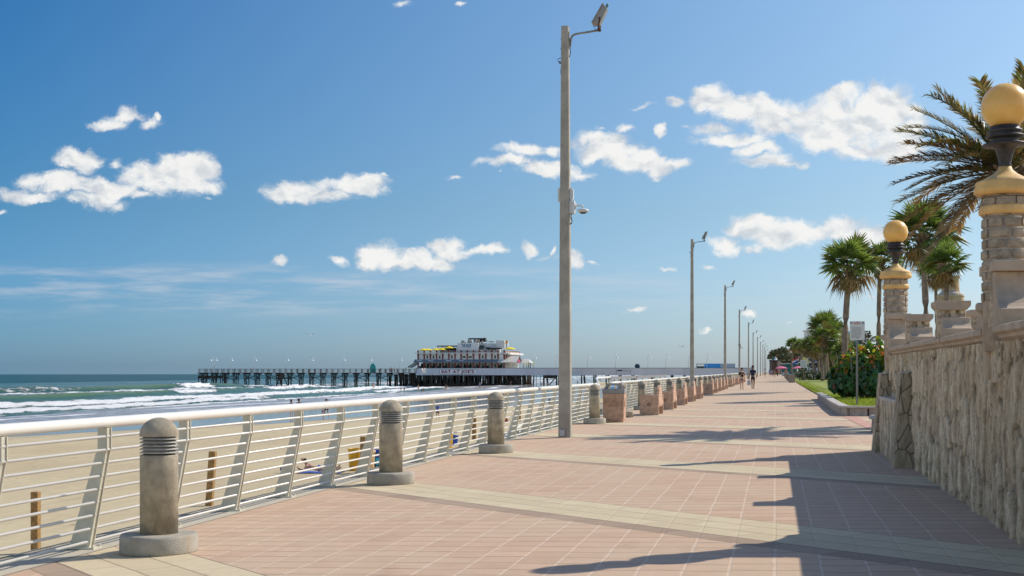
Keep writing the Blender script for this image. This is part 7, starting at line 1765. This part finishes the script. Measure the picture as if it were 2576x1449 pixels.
def yellow_stand():
    Z = 290; c = at(2027, HY, Z); k = Z / FPX; t = thing('shop_sign', 'cream and yellow slanted shop sign above the green kiosk', 'sign', (c.x, c.y, 0), YAW)
    MB().prism([(-6 * k, EYE + 16 * k), (7 * k, EYE + 16 * k), (7 * k, EYE + 26 * k), (-1 * k, EYE + 33 * k), (-8 * k, EYE + 34 * k)], 'y', -.1, .1).build('panel', mat('pale yellow', (0.72, 0.62, 0.2), 0.7), t)
    MB().box(-5 * k, -5 * k + .12, 0, .12, 0, EYE + 17 * k).box(6 * k, 6 * k + .12, 0, .12, 0, EYE + 17 * k).build('post', steel, t)
yellow_stand()
def dark_pavilion():
    Z = 420; c = at(1965, HY, Z); k = Z / FPX; t = thing('pavilion', 'dark flat roofed pavilion with grey block wall at the end of the walk', 'building', (c.x, c.y, 0), YAW); X = lambda xd: (xd - 1965) * k; zz = lambda yd: EYE + (HY - yd) * k
    MB().box(X(1944), X(1960), 0, 6, zz(909), zz(905)).build('flat_roof', dark_in, t); MB().box(X(1945), X(1957), 2, 6, 0, zz(909)).build('wall', mat('brown wall', (0.14, 0.10, 0.07), 0.8), t); MB().box(X(1957), X(1963), 0, 3, 0, zz(907)).build('pier_block', mat('stone block', (0.34, 0.29, 0.24), 0.85), t)
    MB().box(X(1960), X(1984), 1, 2, 0, zz(916)).build('block_wall', mat('grey blocks', (0.16, 0.15, 0.155), 0.9, .3, .4), t); MB().box(X(1960), X(1984), .9, 2.1, zz(916), zz(914)).build('wall_cap', offwhite_m, t)
    MB().box(X(1949), X(1955), 2, 4, zz(905), zz(897)).build('roof_tank', mat('teal tank', (0.02, 0.2, 0.17), 0.6), t)
dark_pavilion()
pinkp = mat('pink parasol cloth', (0.80, 0.17, 0.28), 0.7, 0.08)
for i, (xd, ds) in enumerate(((1965.5, 'left'), (2008, 'right'))):
    p = at(xd, 922, 285); parasol('pink parasol with pale fringe on the far terrace, the %s one of two' % ds, (p.x, p.y, .2), pinkp, EYE + (HY - 925) * 285 / FPX + .15, 1.35, .42, group='pink parasols on the far terrace')
def fence_far():
    p = at(1965, HY, 282); t = thing('low_fence', 'low white fence around the parasol terrace', 'fence', (p.x, p.y, .1), YAW); k = 282 / FPX
    MB().box(3 * k, 50 * k, 0, .06, .15, .95).build('panel', mat('white fence', (0.6, 0.62, 0.66), 0.7, .3, 2.0), t)
    for i in range(6): MB().box((3 + i * 9.4) * k - .05, (3 + i * 9.4) * k + .05, -.03, .08, 0, 1.05).build('post', steel, t)
fence_far()
def flag():
    p = at(2009, HY, 300); t = thing('flag', 'red white and blue flag blowing above the right pink parasol', 'flag', (p.x, p.y, .2), YAW); k = 300 / FPX
    MB().tube([(0, 0, 0), (0, 0, EYE + 34 * k)], .04, 8).build('flagpole', steel, t)
    for j, (nm, m_) in enumerate((('red_band', red), ('white_band', white), ('blue_band', blue))):
        n = 12; vs = []
        for i in range(n + 1):
            u = i / n
            for q in (0, 1): vs.append((-.0 - 1.35 * u * 1.0, .18 * math.sin(u * 7 + q), EYE + 32 * k - (j + q) * .42 - u * .5 + .08 * math.sin(u * 6)))
        MB().add(vs + [(a, b + .02, c_) for a, b, c_ in vs], [(2 * i, 2 * i + 2, 2 * i + 3, 2 * i + 1) for i in range(n)] + [(2 * n + 2 + 2 * i, 2 * n + 3 + 2 * i, 2 * n + 5 + 2 * i, 2 * n + 4 + 2 * i) for i in range(n)], 0, True).build(nm, mat('flag ' + nm, {'red_band': (.5, .03, .04), 'white_band': (.7, .7, .7), 'blue_band': (.03, .1, .45)}[nm], .7), t)
flag()
def bell_lamp():
    p = at(1947, HY, 300); k = 300 / FPX; t = thing('street_lamp', 'tall lamp with a white bell shade at the far end of the walk', 'street lamp', (p.x, p.y, 0))
    MB().tube([(-.2, 0, 0), (-.2, 0, EYE + 30 * k), (-.1, 0, EYE + 36 * k), (.25, 0, EYE + 36 * k), (.35, 0, EYE + 33 * k)], .06, 8).build('post', iron_m, t)
    MB().lathe([(.42, 0), (.4, .06), (.15, .5), (.06, .7), (0, .7)], (.38, 0, EYE + 26 * k), 16).build('shade', plamp_w, t)
bell_lamp()
def twin_lamp():
    p = at(2040, HY, 210); k = 210 / FPX; t = thing('street_lamp', 'slim black lamp post with twin heads left of the palm trunks', 'street lamp', (p.x, p.y, 0))
    MB().tube([(0, 0, .2), (0, 0, EYE + 38 * k)], .05, 8).build('post', iron_m, t)
    for s in (-1, 1): MB().tube([(0, 0, EYE + 34 * k), (s * .25, 0, EYE + 36 * k)], .03, 6).lathe([(.1, 0), (.15, .18), (.06, .3), (0, .3)], (s * .25, 0, EYE + 36 * k), 10).build('lantern', iron_m, t)
twin_lamp()
def green_board():
    p = at(2076, 938, 165); t = thing('green_board', 'dark green notice board among the palm trunks', 'sign', (p.x, p.y, .2))
    MB().box(-.1, .1, -.05, .05, 0, 1.5).build('post', iron_m, t); MB().box(-.4, .4, -.1, -.05, 1.3, 2.1).build('panel', mat('green board', (0.03, 0.10, 0.09), 0.5), t)
green_board()
def stone_tower():
    Z = 70; c = at(2391, HY, Z); k = Z / FPX; t = thing('stone_clock_tower', 'small stepped coquina tower behind the wall, partly hidden by a palm trunk', 'tower', (c.x, c.y, 0)); zz = lambda yd: EYE + (HY - yd) * k
    MB().lathe([(34 * k, 0), (33 * k, zz(748)), (33 * k, zz(742)), (24 * k, zz(736)), (22 * k, zz(733)), (21 * k, zz(700)), (23 * k, zz(698)), (23 * k, zz(694)), (0, zz(693))], (0, 0, 0), 8).build('shaft', rock_m, t)
    MB().lathe([(34 * k, zz(746)), (34.5 * k, zz(744)), (24 * k, zz(735)), (22 * k, zz(735))], (0, 0, 0), 8).build('sloping_ledge', cap_m, t)
    MB().box(-1.6 * k, 1.6 * k, -23 * k, -20 * k, zz(722), zz(716)).build('slot_window', cable_m, t)
stone_tower()
# ------------------------------------------------------------------ birds
bw_ = mat('gull white', (0.75, 0.74, 0.72), 0.8); bgm = mat('gull grey', (0.28, 0.28, 0.30), 0.8)
def gull(label, xd, yd, Z, span, rz, dih, m_=None):
    p = wp(xd, yd, Z); t = thing('seagull', label, 'bird', p, rz, 'gulls in flight'); t.scale = (span, span, span); t.rotation_euler = (0.2, 0, rz)
    b = MB().tube([(0, .18, 0), (0, .12, .01), (0, 0, .01), (0, -.12, .0), (0, -.17, .0), (0, -.2, -.01)], [.008, .03, .045, .03, .022, .004], 8); b.add([(-.02, .15, 0), (.02, .15, 0), (.05, .27, 0), (-.05, .27, 0), (0, .15, .012)], [(0, 1, 2, 3), (0, 4, 1), (3, 2, 4)]); b.build('body', m_ or bw_, t)
    for s in (-1, 1):
        vs = []
        for (x, y, z) in ((.03, -.05, .02), (.22, -.07, dih * .22), (.5, .02, dih * .12), (.03, .06, .02), (.22, .03, dih * .22), (.48, .05, dih * .12)): vs.append((s * x, y, z))
        vs2 = [(a, b_, c - .008) for a, b_, c in vs]
        MB().add(vs + vs2, [(0, 1, 4, 3), (1, 2, 5, 4), (6, 9, 10, 7), (7, 10, 11, 8), (0, 6, 7, 1), (1, 7, 8, 2), (2, 8, 11, 5), (3, 4, 10, 9), (4, 5, 11, 10)], 0, True).build('wing', m_ or bgm, t)
gull('gull gliding above the left half of the pier', 781, 843, 120, 1.25, .4, .6)
gull('white gull gliding in front of the pale pier wall', 1066, 937, 110, 1.1, -.9, 1.5, bw_)
gull('dark gull flying between the first two lamp poles', 1715, 873, 150, .85, .3, .9, cable_m)
gull('small gull in front of the distant palms', 2092, 857, 90, .5, .2, .4, bw_)
print('OBJECTS', len(bpy.data.objects), 'VERTS', sum(len(m.vertices) for m in bpy.data.meshes))
